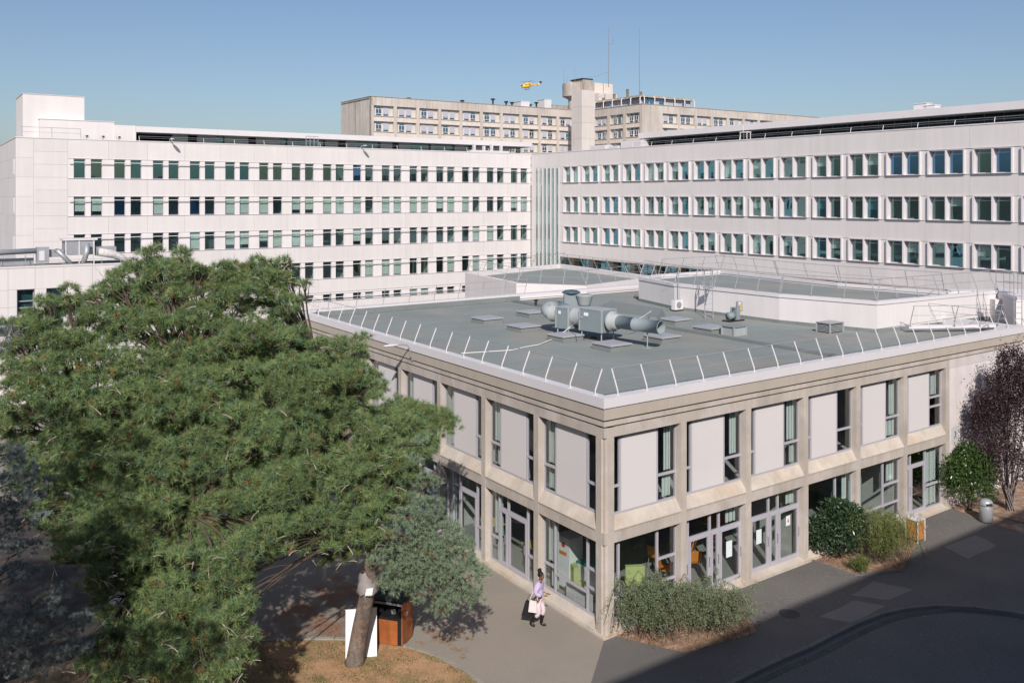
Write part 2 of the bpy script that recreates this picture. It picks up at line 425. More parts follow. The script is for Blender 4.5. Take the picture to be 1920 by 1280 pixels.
def glazing(fr, u0, u1, z0, z1, v, parent, cells, name='window', fm=ALU, pm=None, t=.075):
    """joined aluminium frame with panes (and opaque panels) as sub-parts. cells: (width, [bar heights], kind)"""
    pm = pm or G_CLEAR
    tot = sum(c[0] for c in cells); k = (u1-u0)/tot
    b = MB(); dp = .08
    b.box(u0, u1, v, v+dp, z0, z0+t).box(u0, u1, v, v+dp, z1-t, z1)
    b.box(u0, u0+t, v+.001, v+dp-.001, z0+t, z1-t).box(u1-t, u1, v+.001, v+dp-.001, z0+t, z1-t)
    u = u0; subs = []
    for i, (w, bars, kind) in enumerate(cells):
        a, e = u, u+w*k
        if i: b.box(a-t/2, a+t/2, v+.001, v+dp-.001, z0+t, z1-t)
        ia = a+(t if i == 0 else t/2); ie = e-(t if i == len(cells)-1 else t/2)
        zs = [z0+t]+sorted(bars)+[z1-t]
        for z in bars: b.box(ia, ie, v+.002, v+dp-.002, z-t/2, z+t/2)
        for j in range(len(zs)-1):
            za = zs[j]+(t/2 if j else 0); zb = zs[j+1]-(t/2 if j < len(zs)-2 else 0)
            kd = kind if isinstance(kind, str) else kind[j]
            subs.append((kd, ia, ie, za, zb))
        u = e
    o = b.build(name, fm, parent, fr.M)
    for kd, ia, ie, za, zb in subs:
        if kd == 'g': box('pane', fr, ia-.01, ie+.01, v+.035, v+.047, za-.01, zb+.01, pm, o)
        elif kd == 'c':
            box('pane', fr, ia-.01, ie+.01, v+.035, v+.047, za-.01, zb+.01, pm, o)
            c = MB(); n = 5; cs0 = random.choice([.3, .5, .6, .7]) if fr is FR_R else random.choice([.0, .05, .3])
            for q in range(n):
                x = ia+(ie-ia)*(cs0+(.97-cs0)*q/n); c.box(x, x+(ie-ia)*(.97-cs0)/n*random.uniform(.7, .98), v+.2+.03*(q % 2), v+.23+.03*(q % 2), za, zb)
            c.build('curtain', CURT, o, fr.M)
        elif kd == 'p':
            box('infill_panel', fr, ia+.004, ie-.004, v-.004, v+.05, za+.004, zb-.004, PANEL, o)
        elif kd == 'd':    # door leaf inside its frame
            s = .085
            d = MB().box(ia+.01, ie-.01, v-.012, v+.05, za, za+.12).box(ia+.01, ie-.01, v-.012, v+.05, zb-s, zb)
            d.box(ia+.01, ia+.01+s, v-.011, v+.049, za+.12, zb-s).box(ie-.01-s, ie-.01, v-.011, v+.049, za+.12, zb-s)
            dd = d.build('door_leaf', fm, o, fr.M)
            pmx = box('pane', fr, ia+s, ie-s, v+.015, v+.027, za+.11, zb-s+.01, pm, o)
            h_ = MB().tube([(ie-s+.03, v-.012, (za+zb)/2-.15), (ie-s+.03, v-.07, (za+zb)/2-.15), (ie-s+.03, v-.07, (za+zb)/2+.15), (ie-s+.03, v-.012, (za+zb)/2+.15)], .012)
            h_.build('handle', ALUD, o, fr.M)
    return o
CURT = mat('pale_curtain', (.62, .66, .64), .9, .03, 1.0)

# ------------------------------------------------------------------ guard rails leaning inwards
def guard_rail(label, segs, spacing=1.3, hh=.78, lean=.28, group='leaning guard rails on the roofs', r=.02, zt=.0, m=GALV, off=.12):
    p0 = segs[0][0]
    root = thing('guard_rail', label, 'railing', p0, group)
    for p, q in segs:
        p = Vector(p); q = Vector(q); d = q-p; L_ = math.hypot(d.x, d.y)
        f = Fr((p.x, p.y), (d.x, d.y), p.z)
        sl = (q.z-p.z)/L_
        n = max(1, round(L_/spacing))
        k = ('post', hh, lean, r, m.name)
        if k not in CACHE:
            b = MB().tube([(0, 0, 0), (0, 0, .13), (0, lean, hh)], r, 5).box(-.05, .05, -.05, .05, 0, .015)
            CACHE[k] = mesh('post', b.V, b.F, m)
        for i in range(n+1):
            u = L_*i/n
            u = min(max(u, .06), L_-.06)
            link(bpy.data.objects.new('post', CACHE[k]), root, f.M @ Matrix.Translation((u, off, sl*u)))
        for fr_, rr in ((1.0, r*(.65 if m is METALW else .7)), (.5, r*(.35 if m is METALW else .5))):
            y = off+lean*fr_ if fr_ == 1 else off+lean*.45; z = hh if fr_ == 1 else .13+(hh-.13)*.45
            MB().tube([(0, y, z), (L_, y, z+sl*L_)], rr, 5).build('rail', ALUD if m is METALW else m, root, f.M)
    return root

# ================================================================== LOW TWO-STOREY BUILDING
low = thing('pavilion', 'low beige concrete two-storey building with grey flat roof in the middle of the courtyard', 'building', (*OA, 0))
UR, UL = 26.5, -25.6
ZT = 7.30
def ringwall(name, prof, m, ur=UR):
    MB().extr(prof, 0 if False else -.0, ur).build(name, m, low, FR_R.M)
    MB().extr(prof, UL, 0).build(name, m, low, FR_L.M)
def band(name, v0, z0, z1, m, v1=.4, ur=UR):
    """a horizontal band mitred round the corner"""
    for sgn in (0, 1):
        b = MB()
        if sgn == 0:
            P = [A(v0, v0), A(ur, v0), A(ur, v1), A(v1, v1)]
        else:
            P = [A(v0, -UL), A(v0, v0), A(v1, v1), A(v1, -UL)]
        b.prism([(p.x, p.y) for p in P], z0, z1)
        b.build(name, m, low, Matrix.Identity(4))
# parapet cap in lengths with joints
def band_pieces(name, v0, v1, z0, z1, m, lens, gap=.012):
    for side in (0, 1):
        T = UR if side == 0 else -UL
        n = max(1, round(T/lens)); s = T/n
        for i in range(n):
            a, e = i*s+(gap/2 if i else 0), (i+1)*s-gap/2
            if side == 0: P = [A(v0 if i == 0 else a, v0), A(e, v0), A(e, v1), A(v1 if i == 0 else a, v1)]
            else: P = [A(v0, e), A(v0, v0 if i == 0 else a), A(v1, v1 if i == 0 else a), A(v1, e)]
            MB().prism([(p.x, p.y) for p in P], z0, z1).build(name, m, low, Matrix.Identity(4))
band_pieces('parapet_cap', -.10, .26, 6.995, ZT, METALW, 3.0, .008)
band('shadow_gap', .0, 6.96, 6.995, DARK, .2)
band_pieces('fascia', -.06, .3, 6.625, 6.96, CONCF, 2.65, .010)
band('shadow_gap', .07, 6.56, 6.63, DARK, .2)
band_pieces('cornice_band', -.025, .3, 6.42, 6.565, CONC, 5.3, .008)
band('shadow_gap', .07, 6.36, 6.425, DARK, .2)
ZB1, ZS1, ZL1, ZB0, ZS0 = 6.06, 3.56, 3.19, 2.81, .30
band('beam', .0, ZB1, 6.365, CONC, .3, 19.84)
band('beam', .0, ZB0, ZL1-.02, CONC, .3, 19.84)
PR = [3.445, 6.665, 9.87, 13.155, 16.45]
PL = [-3.57, -6.895, -10.225, -13.615, -17.02, -20.43, -23.84]
hw = .135
def pillar(fr, u, z0, z1):
    P = [(u-hw, -.005), (u+hw, -.005), (u+hw+.035, .30), (u-hw-.035, .30)]
    b = MB().prism(P, z0, z1)
    return b.build('pillar', CONC, low, fr.M)
for fr, L_ in ((FR_R, PR), (FR_L, PL)):
    for u in L_:
        pillar(fr, u, 0, ZB0+.003); pillar(fr, u, ZL1-.022, ZB1+.003)
        # bolster on the pillar where it meets the beam
        box('pillar_joint', fr, u-hw-.002, u+hw+.002, -.012, .28, ZB0-.0, ZL1-.02, CONC, low)
# corner pillar with chamfered edge
cp = [A(.40, -.004), A(.40, .3), A(.3, .4), A(-.004, .40), A(-.004, .135), A(.05, .105), A(.05, .05), A(.105, .05), A(.135, -.004)]
for z0, z1 in ((0, 6.365),):
    MB().prism([(p.x, p.y) for p in cp], z0, z1).build('corner_pillar', CONC, low, Matrix.Identity(4))
# end pillar on the right and white rendered wall
box('end_pillar', FR_R, 19.56, 19.84, -.004, .3, 0, 6.375, CONC, low)
box('end_wall', FR_R, 19.845, UR, .03, .3, 0, 6.375, WHITEB, low)
box('end_wall_band', FR_R, 19.845, UR, .018, .03, 6.0, 6.375, mat('smooth_white_band', (.58, .53, .52), .9, .05, 1., streak=.1), low)
# side walls at the back
MB().prism([(p.x, p.y) for p in (A(UR-.3, .3), A(UR, .3), A(UR, 25.6), A(UR-.3, 25.6))], 0, 6.96).build('rear_wall', WHITE2, low, Matrix.Identity(4))
MB().prism([(p.x, p.y) for p in (A(.3, 25.3), A(UR-.3, 25.3), A(UR-.3, 25.6), A(.3, 25.6))], 0, 6.96).build('rear_wall', WHITE2, low, Matrix.Identity(4))
# sloping sills
bays_R = list(zip([.40]+[p+hw for p in PR], [p-hw for p in PR]+[19.56]))
bays_L = list(zip([p+hw for p in PL], [-.40]+[p-hw for p in PL]))
bays_L.append((UL, PL[-1]-hw))
for fr, bays in ((FR_R, bays_R), (FR_L, bays_L)):
    for a, e in bays:
        door = (fr is FR_R and (a, e) in (bays_R[1], bays_R[2], bays_R[5])) or (fr is FR_L and (a, e) in (bays_L[1], bays_L[2]))
        for zs, zl in ((ZS1, ZL1), (.15 if door else ZS0, .07)):
            MB().extr([(.205, zs+.01), (-.03, zl+.02), (-.03, zl-.012), (.29, zl-.012), (.29, zs+.01)], a+.001, e-.001).build('sill', CONCS, low, fr.M)
band('plinth', -.10, .0, .058, CONCS, .2, 19.84)
# glazing, upper floor
VG = .205
for i, (a, e) in enumerate(bays_R):
    w = e-a
    if i == 5: cells = [(.42, [4.45], 'g'), (1.57, [], 'p'), (w-1.99, [4.45, 4.85], ['g', 'g', 'c'])]
    else: cells = [(.46, [4.45], 'g'), (1.57, [], 'p'), (w-2.03, [4.45], ['g' if i % 2 else 'c', 'c' if i != 3 else 'g'])]
    glazing(FR_R, a-.03, e+.03, ZS1, ZB1+.02, VG, low, cells)
for i, (a, e) in enumerate(bays_L):
    w = e-a
    cells = [((w-1.6)/2, [4.45], 'c' if i < 5 else 'g'), (1.6, [], 'p'), ((w-1.6)/2, [4.45], 'g')]
    if w < 2: cells = [(w, [], 'p')]
    glazing(FR_L, a-.03, e+.03, ZS1, ZB1+.02, VG, low, cells)
# glazing, ground floor
GR = [
    [(.40, [1.0], 'g'), (1.62, [1.0], 'g'), (.85, [1.0, 1.75], 'g')],
    [(.30, [2.10], ['d', 'g']), (1.0, [2.10], ['d', 'g']), (.42, [2.10], ['d', 'g']), (1.1, [2.10], ['d', 'c'])],
    [(.2, [2.10], ['g', 'g']), (1.0, [2.10], ['d', 'g']), (.5, [2.10], ['d', 'g']), (1.2, [2.10], ['d', 'c'])],
    [(.22, [.9], 'g'), (1.62, [.9], 'g'), (1.0, [.9], ['g', 'c'])],
    [(1.75, [.95], 'g'), (1.1, [.95, 1.75], ['g', 'g', 'c'])],
    [(.55, [2.20], ['d', 'g']), (1.05, [2.20], ['d', 'g']), (1.2, [1.15], ['c', 'c'])]]
for i, ((a, e), c) in enumerate(zip(bays_R, GR)): glazing(FR_R, a-.03, e+.03, .14 if i in (1, 2, 5) else ZS0, ZB0+.02, VG, low, c, 'glazed_front')
GL = [
    [(.62, [1.15], 'c'), (1.55, [.95], 'g'), (.66, [1.15, 1.75], 'g')],
    [(.55, [1.05], 'c'), (.50, [2.20], ['d', 'g']), (1.05, [2.20], ['d', 'g']), (.60, [1.05], 'g')],
    [(.60, [], 'c'), (.45, [2.20], ['g', 'g']), (1.15, [2.20], ['d', 'g']), (.60, [1.05], 'g')],
    [(1.2, [], 'g'), (1.2, [2.2], ['d', 'g']), (.6, [1.05], 'g')]]
for i, (a, e) in enumerate(bays_L):
    c = GL[i] if i < 4 else [(1, [1.0], 'g'), (1, [1.0], 'g')]
    glazing(FR_L, a-.03, e+.03, .14 if i in (1, 2) else ZS0, ZB0+.02, VG, low, c, 'glazed_front')
# the opened door leaf of the third bay on the left
fo = Fr(FR_L.p(-9.75, .2)[:2], (-.80, -.60))
od = frame_mesh(.80, 1.95, .09, .05, ALU)
o = link(bpy.data.objects.new('open_door', od), low, fo.M @ Matrix.Translation((.40, 0, 1.27)))
box('pane', fo, .08, .72, -.006, .006, .38, 2.16, G_CLEAR, o)
# floors, roof and inner walls
def poly(name, uv, z0, z1, m, parent):
    return MB().prism([(A(*p).x, A(*p).y) for p in uv], z0, z1).build(name, m, parent, Matrix.Identity(4))
poly('ground_floor_slab', [(.3, .3), (UR-.3, .3), (UR-.3, 25.3), (.3, 25.3)], -.04, .13, INTERF, low)
poly('upper_floor_slab', [(.302, .302), (UR-.302, .302), (UR-.302, 25.3), (.302, 25.3)], 2.86, 3.14, INTERL, low)
poly('roof', [(.25, .25), (UR-.25, .25), (UR-.25, 25.35), (.25, 25.35)], 6.55, 6.90, ROOF, low)
for z0, z1 in ((.13, 2.86), (3.14, 6.55)):
    poly('inner_wall', [(7, 7), (UR-.4, 7), (UR-.4, 7.2), (7, 7.2)], z0, z1, INTERL, low)
    poly('inner_wall', [(6.8, 7.2), (7, 7.2), (7, 25), (6.8, 25)], z0, z1, INTERL, low)
    for u in (9.87, 16.45): poly('partition', [(u-.05, .35), (u+.05, .35), (u+.05, 7), (u-.05, 7)], z0, z1, INTERL, low)
    for v in (10.225, 17.0): poly('partition', [(.35, v-.05), (6.8, v-.05), (6.8, v+.05), (.35, v+.05)], z0, z1, INTERL, low)
# parapet upstands of the roof, in membrane lengths
def upstand(p, q, inward, z0=6.9, z1=7.2, t=.05, step=1.05):
    d = q-p; L_ = d.length; f = Fr((p.x, p.y), (d.x, d.y)); n = max(1, round(L_/step))
    for i in range(n):
        box('upstand_strip', f, L_*i/n+.008, L_*(i+1)/n-.008, *( (0, t) if inward else (-t, 0)), z0, z1, ROOFU, low)
upstand(A(.3, 25.2), A(14.5, 25.2), False)
upstand(A(.27, .27), A(UR-.3, .27), True, z1=7.12, step=2.1)
upstand(A(.27, 25.2), A(.27, .27), True, z1=7.12, step=2.1)
MB().prism([(p.x, p.y) for p in (A(-.08, 25.15), A(UR, 25.15), A(UR, 25.7), A(-.08, 25.7))], 7.16, ZT, ).build('parapet_cap', METALW, low, Matrix.Identity(4))
MB().prism([(p.x, p.y) for p in (A(UR-.35, .26), A(UR, .26), A(UR, 25.15), A(UR-.35, 25.15))], 6.96, ZT-.01).build('parapet_cap', METALW, low, Matrix.Identity(4))
# expansion joint kerb across the roof
for (u0, v0), (u1, v1) in [((14.0, 25.0), (13.8, 11.6)), ((13.8, 11.6), (13.8, .5))]:
    p, q = A(u0, v0), A(u1, v1); d = q-p; f = Fr((p.x, p.y), (d.x, d.y)); n = round(d.length/2.0)
    for i in range(n):
        box('joint_kerb', f, d.length*i/n+.01, d.length*(i+1)/n-.01, -.12, .12, 6.9, 7.02, ROOFL if False else ROOFU, low)
# faint lap seams of the roof felt: raised overlapping strips
poly('felt_underlay', [(.32, .32), (26.2, .32), (26.2, 25.2), (.32, 25.2)], 6.9, 6.903, ROOFL, low)
for i in range(1, 25):
    v = i*1.02
    poly('felt_sheet', [(.35, v-.49), (13.6, v-.49), (13.6, v+.505), (.35, v+.505)], 6.9035, 6.907+(.003 if i % 2 else 0), ROOF, low)
for i in range(0, 12):
    poly('felt_sheet', [(14.0+i*1.02, 4.53), (14.995+i*1.02, 4.53), (14.995+i*1.02, 25.0), (14.0+i*1.02, 25.0)], 6.9035, 6.907+(.003 if i % 2 else 0), ROOF, low)
for i in range(0, 12):
    u = 14.0+i*1.02
    poly('felt_sheet', [(u, .35), (u+.995, .35), (u+.995, 4.5), (u, 4.5)], 6.9035, 6.907+(.003 if i % 2 else 0), ROOF, low)

guard_rail('leaning guard rail along the left roof edge of the low building, nearest the pine', [(A(-.06, 25.6, ZT), A(-.06, .45, ZT))], r=.022, m=METALW)
guard_rail('leaning guard rail on the right roof edge of the low building, above the glass doors', [(A(.55, -.06, ZT), A(25.2, -.06, ZT))], r=.021, m=METALW)
guard_rail('guard rail along the rear roof edge of the low building, before the small low windows', [(A(15.2, 25.65, ZT), A(0, 25.65, ZT))], hh=.9, spacing=1.6)
# closed end of the rail on the right roof corner
guard_rail('short guard rail round the right end of the flat roof, by the white raised block', [(A(25.4, .1, ZT), A(25.4, 4.0, ZT))], spacing=1.3)

# wall lamp on the left facade
lp = thing('wall_lamp', 'white wall lamp on a bent arm above the fascia of the left facade', 'lamp', FR_L.p(-12.4, -.06, 6.7))
MB().tube([(0, 0, -.12), (0, -.08, 0), (0, -.12, .35), (0, -.22, .47), (0, -.5, .52), (0, -.75, .52)], .028, 8).build('arm', GALV, lp, FR_L.M @ Matrix.Translation((-12.4, -.06, 6.78)), True)
MB().ell((0, -.95, .53), (.13, .36, .05), 14, 8).build('lamp_head', METALW, lp, FR_L.M @ Matrix.Translation((-12.4, -.06, 6.78)), True)
MB().box(-.06, .06, -.02, .02, -.2, 0).build('bracket', GALV, lp, FR_L.M @ Matrix.Translation((-12.4, -.06, 6.78)))

def text(name, body, size, M, m, parent, ext=.004):
    c = bpy.data.curves.new(name, 'FONT'); c.body = body; c.size = size; c.extrude = ext; c.align_x = 'CENTER'; c.align_y = 'CENTER'
    tmp = bpy.data.objects.new(name, c); col.objects.link(tmp); bpy.context.view_layer.update()
    me = bpy.data.meshes.new_from_object(tmp); bpy.data.objects.remove(tmp); me.materials.clear(); me.materials.append(m)
    return link(bpy.data.objects.new(name, me), parent, M)
pq = thing('number_plaque', 'pale plaque with the number 3 on the white wall right of the last bay', 'sign', FR_R.p(20.3, .02, 3.1))
box('plate', FR_R, 20.05, 20.6, .005, .028, 2.72, 3.42, mat('plaque_grey', (.52, .52, .52), .6, .05), pq)
text('numeral', '3', .36, FR_R.M @ Matrix.Translation((20.33, .0, 3.08)) @ Matrix.Rotation(R(90), 4, 'X'), BLACK, pq)

# papers on the doors
def paper(u, z, w, h_, label, red=False, fr=FR_R):
    t = thing('door_notice', label, 'notice', fr.p(u, VG-.02, z), 'paper notices on the glass doors')
    box('sheet', fr, u, u+w, VG-.022, VG-.016, z, z+h_, PAPER, t)
    if red:
        MB().add([(u+w*.3, VG-.026, z+h_*.35), (u+w*.7, VG-.026, z+h_*.35), (u+w*.5, VG-.026, z+h_*.75)], [(0, 1, 2)]).build('warning_triangle', REDP, t, fr.M)
paper(5.72, 1.05, .3, .55, 'white paper notice on the glass door beside the orange chairs')
paper(7.3, 1.15, .28, .5, 'blank paper notice on the left leaf of the second glass door')
paper(8.95, 1.45, .24, .36, 'notice with a red triangle on the right leaf of the second glass door', True)

# ------------------------------------------------------------------ things inside the low building
def chair(name, label, cat, loc, rot, m, kind='shell', group=None, legs=GALV):
    t = thing(name, label, cat, loc, group, rot)
    W = WM[t]
    if kind == 'arm':
        MB().box(-.33, .33, -.30, .34, .22, .44).build('seat', m, t, W)
        b = MB().prism([(-.33, .2), (.33, .2), (.30, .38), (-.30, .38)], .40, .95); b.build('backrest', m, t, W)
        for s in (-1, 1):
            for y in (-.24, .28): MB().tube([(s*.26, y, 0), (s*.26, y, .23)], .022, 6).build('leg', STEM, t, W)
    else:
        MB().extr([(-.22, .44), (.18, .42), (.20, .46), (-.22, .475)], -.22, .22).build('seat', m, t, W)
        MB().extr([(.18, .50), (.28, .88), (.31, .87), (.21, .49)], -.21, .21).build('backrest', m, t, W)
        for s in (-1, 1):
            MB().tube([(s*.2, -.2, 0), (s*.18, -.18, .44), (s*.18, .2, .44), (s*.22, .24, 0)], .012, 5).build('leg', legs, t, W)
    return t
def atA(u, v, z=.13): return A(u, v, z)
ROT = math.atan2(FR_R.d[1], FR_R.d[0])
chair('armchair', 'lime green armchair in the corner room, nearest the first bay window', 'armchair', atA(1.5, 1.5), ROT+2.4, LIME, 'arm', 'lime armchairs in the corner room')
chair('armchair', 'lime green armchair with its back to the light, right of another in the corner room', 'armchair', atA(2.5, 1.25), ROT-.5, LIME, 'arm', 'lime armchairs in the corner room')
chair('armchair', 'lime green armchair seen through the left corner window behind the radiator', 'armchair', atA(1.3, 2.7), ROT+1.2, LIME, 'arm', 'lime armchairs in the corner room')
for i, (u, v, r_, lab) in enumerate([(4.2, 1.6, .6, 'orange plastic chair left behind the first glass door'), (4.7, 2.6, 1.9, 'orange plastic chair turned sideways deep behind the first glass door'),
        (5.5, 1.5, 2.6, 'orange plastic chair behind the paper notice of the first glass door'), (6.0, 2.3, 3.6, 'orange plastic chair near the right leaf of the first glass door'),
        (7.7, 2.4, .4, 'orange plastic chair behind the left leaf of the second glass door'), (9.0, 2.0, 2.2, 'orange plastic chair behind the red triangle notice')]):
    chair('stacking_chair', lab, 'chair', atA(u, v), ROT+r_, ORANGE, 'shell', 'orange chairs in the ground floor hall')
def table(label, loc, rot, m, w=1.2, d=.7, group='tables behind the left facade'):
    t = thing('table', label, 'table', loc, group, rot); W = WM[t]
    MB().box(-w/2, w/2, -d/2, d/2, .70, .735).build('tabletop', m, t, W)
    for x in (-1, 1):
        for y in (-1, 1): MB().tube([(x*(w/2-.06), y*(d/2-.06), 0), (x*(w/2-.06), y*(d/2-.06), .70)], .018, 6).build('leg', GREENP, t, W)
table('yellow table with green legs behind the open door of the left facade', atA(1.4, 8.3), ROT+1.3, YELLOW)
table('yellow table with green legs behind the second door of the left facade', atA(1.3, 5.2), ROT+1.5, YELLOW)
table('orange round-edged table behind the second glass door of the right facade', atA(8.6, 3.2), ROT+.3, ORANGE, 1.4, .9)
chair('stacking_chair', 'green plastic chair behind the second door of the left facade', 'chair', atA(1.4, 4.4), ROT+.3, GREENP, 'shell', 'green chairs behind the left facade')
chair('stacking_chair', 'green plastic chair behind the third door of the left facade', 'chair', atA(1.3, 7.5), ROT+2.0, GREENP, 'shell', 'green chairs behind the left facade')
# drinks cabinet and counter with print, radiator
cab = thing('drinks_cabinet', 'tall white cabinet with a red round print behind the left corner window', 'cabinet', atA(1.2, 3.25))
for nm, a in (('body', (-.3, .3, -.35, .35, 0, 1.75)),): MB().box(*a).build(nm, BOARDW, cab, Matrix.Translation(atA(1.2, 3.25)) @ Matrix.Rotation(ROT, 4, 'Z'))
Mc = Matrix.Translation(atA(1.2, 3.25)) @ Matrix.Rotation(ROT, 4, 'Z')
MB().lathe([(.09, -.004), (.09, .004)], k=14).build('round_print', REDP, cab, Mc @ Matrix.Translation((-.31, -.05, 1.5)) @ Matrix.Rotation(R(90), 4, 'Y'))
MB().box(-.312, -.304, -.22, .2, 1.15, 1.27).build('orange_print', ORANGE, cab, Mc)
ctr = thing('counter', 'low white counter beside the drinks cabinet in the corner room', 'counter', atA(1.4, 2.3))
Mc2 = Matrix.Translation(atA(1.5, 2.35)) @ Matrix.Rotation(ROT, 4, 'Z')
MB().box(-.3, .35, -.45, .45, 0, .98).build('body', BOARDW, ctr, Mc2)
MB().box(-.33, .38, -.48, .48, .98, 1.02).build('worktop', GREENP, ctr, Mc2)
rad = thing('radiator', 'white ribbed radiator under the left corner window', 'radiator', FR_L.p(-1.7, .5, .13))
for i in range(16):
    box('rib', FR_L, -2.45+i*.085, -2.45+i*.085+.06, .42, .50, .28, .82, METALW, rad)
cabt = [('yellow cabinet low behind the first upper window of the right facade', atA(.75, .9, 3.14), YELLOW, .35, .9), ('orange wooden cabinet behind the fourth upper window of the right facade', atA(12.45, .9, 3.14), WOOD, .5, 1.1), ('small table desk behind the third upper window of the right facade', atA(9.2, .9, 3.14), YELLOW, .5, .75)]
for lab, p, m_, w_, h_ in cabt:
    t = thing('cabinet', lab, 'cabinet', p); Mq = Matrix.Translation(p) @ Matrix.Rotation(ROT, 4, 'Z')
    MB().box(-w_/2, w_/2, -.2, .2, 0, h_-.03).build('body', m_, t, Mq); MB().box(-w_/2-.02, w_/2+.02, -.22, .22, h_-.03, h_).build('top', m_, t, Mq)
vm = thing('vending_machine', 'green lit drinks machine behind the fifth ground floor window of the right facade', 'vending machine', atA(14.4, 1.3)); Mv = Matrix.Translation(atA(14.4, 1.4)) @ Matrix.Rotation(ROT, 4, 'Z')
MB().box(-.45, .45, -.4, .4, 0, 1.9).build('body', mat('machine_teal', (.10, .32, .27), .4, .05), vm, Mv); MB().box(-.36, .2, -.42, -.4, .6, 1.75).build('display', BLACK, vm, Mv)

# ------------------------------------------------------------------ roof equipment of the low building
ROOFZ = 6.911
sk_px = [(-1.289, 46.745, 6.900), (1.061, 49.260, 6.900), (0.559, 43.940, 6.900), (2.418, 40.989, 6.900), (4.260, 38.544, 6.900), (6.765, 40.685, 6.900), (8.365, 46.350, 6.900), (9.557, 43.419, 6.900)]
sk_lab = ['flat grey roof light farthest to the left, alone near the roof edge', 'flat grey roof light just left of the round fan elbow', 'flat grey roof light below left of the fan elbow, between two others',
          'flat grey roof light under the white cable, in front of the fan boxes', 'nearest flat grey roof light, below the long round duct', 'flat grey roof light half shaded by the open end of the long duct',
          'small flat grey roof light behind the open duct end', 'flat roof light touching the louvred vent housing']
def bmesh_of(nm, b, m_): return mesh(nm, b.V, b.F, m_)
sk0 = None
for (x, y, z), lab in zip(sk_px, sk_lab):
    t = thing('skylight', lab, 'skylight', (x, y, ROOFZ), 'flat roof lights on the low building', ROT)
    W = WM[t]
    s = .62
    if sk0 is None:
        sk0 = (bmesh_of("kerb", MB().box(-s+.04, s-.04, -s+.04, s-.04, 0, .20), ROOFU), bmesh_of("seal", MB().box(-s+.02, s-.02, -s+.02, s-.02, .20, .225), DARK),
               mesh('lid', [(-s, -s, .225), (s, -s, .225), (s, s, .225), (-s, s, .225), (-s, -s, .285), (s, -s, .285), (s, s, .285), (-s, s, .285), (-s+.1, -s+.1, .305), (s-.1, -s+.1, .305), (s-.1, s-.1, .305), (-s+.1, s-.1, .305)],
                    [(0, 3, 2, 1), (0, 1, 5, 4), (1, 2, 6, 5), (2, 3, 7, 6), (3, 0, 4, 7), (4, 5, 9, 8), (5, 6, 10, 9), (6, 7, 11, 10), (7, 4, 8, 11), (8, 9, 10, 11)], GRIT))
    for me, nm in zip(sk0, ('kerb', 'seal', 'lid')): link(bpy.data.objects.new(nm, me), t, W)
# ventilation train
fan = thing('ventilation_unit', 'grey ventilation train of two fan boxes and a long round duct on the flat roof', 'ventilation unit', (4.053, 43.078, 6.900))
P_end = Vector((6.337, 38.251, 7.900)); P_st = Vector((4.526, 40.255, 7.850)); ax = (P_end-P_st); ax.z = 0
FD = Fr((P_st.x, P_st.y), (ax.x, ax.y)); LD = ax.length
zc = 7.87
def lathe_u(prof, M, name, m, parent, k=20, smooth=True):
    """profile (r,u) turned about the u axis"""
    b = MB(); V = []; F = []
    for r_, u_ in prof:
        for j in range(k):
            q = 2*math.pi*j/k; V.append((u_, r_*math.cos(q), r_*math.sin(q)))
    for i in range(len(prof)-1):
        for j in range(k): F.append((i*k+j, (i+1)*k+j, (i+1)*k+(j+1) % k, i*k+(j+1) % k))
    b.add(V, F)
    return b.build(name, m, parent, M, smooth)
MD = FD.M @ Matrix.Translation((0, 0, zc))
lathe_u([(.285, 0), (.285, LD*.45), (.30, LD*.45), (.30, LD*.47), (.285, LD*.47), (.285, LD-.02), (.30, LD-.02), (.30, LD+.0), (.27, LD+.0), (.27, LD*.3)], MD, 'long_duct', DUCT, fan)
lathe_u([(.27, LD*.3), (.0, LD*.3-.01)], MD, 'duct_baffle', DARK, fan)
lathe_u([(.42, -.15), (.45, -.1), (.45, 0), (.34, .02), (.34, .3), (.285, .32)], MD, 'duct_collar', DUCTL, fan)
def fanbox(uc, w, d, hh, zb, nm='fan_box'):
    b = MB().box(uc-w/2, uc+w/2, -d/2, d/2, zb, zb+hh); o = b.build(nm, DUCT, fan, FD.M)
    e = MB(); s = .03
    for du in (-w/2, w/2):
        for dv in (-d/2, d/2): e.box(uc+du-s, uc+du+s, dv-s, dv+s, zb-.003, zb+hh+.003)
    e.box(uc-w/2-.01, uc+w/2+.01, -d/2-.02, d/2+.02, zb+hh, zb+hh+.03)
    e.build('edge_profile', DUCTL, o, FD.M)
    box('label_plate', FD, uc-w*.3, uc-w*.1, -d/2-.008, -d/2, zb+hh*.7, zb+hh*.85, PAPER, o)
    return o
# note: v negative is towards the camera's left side of the train
fanbox(-.95, 1.35, .95, .98, 7.35)
lathe_u([(.36, -1.63), (.42, -1.66), (.42, -1.78), (.40, -2.2), (.42, -2.25), (.42, -2.35)], MD, 'duct_collar', DUCTL, fan)
fanbox(-2.75, .8, .95, .95, 7.30)
lathe_u([(.33, -3.16), (.36, -3.2), (.36, -3.75), (.40, -3.78), (.40, -3.85)], MD, 'round_duct', DUCTL, fan)
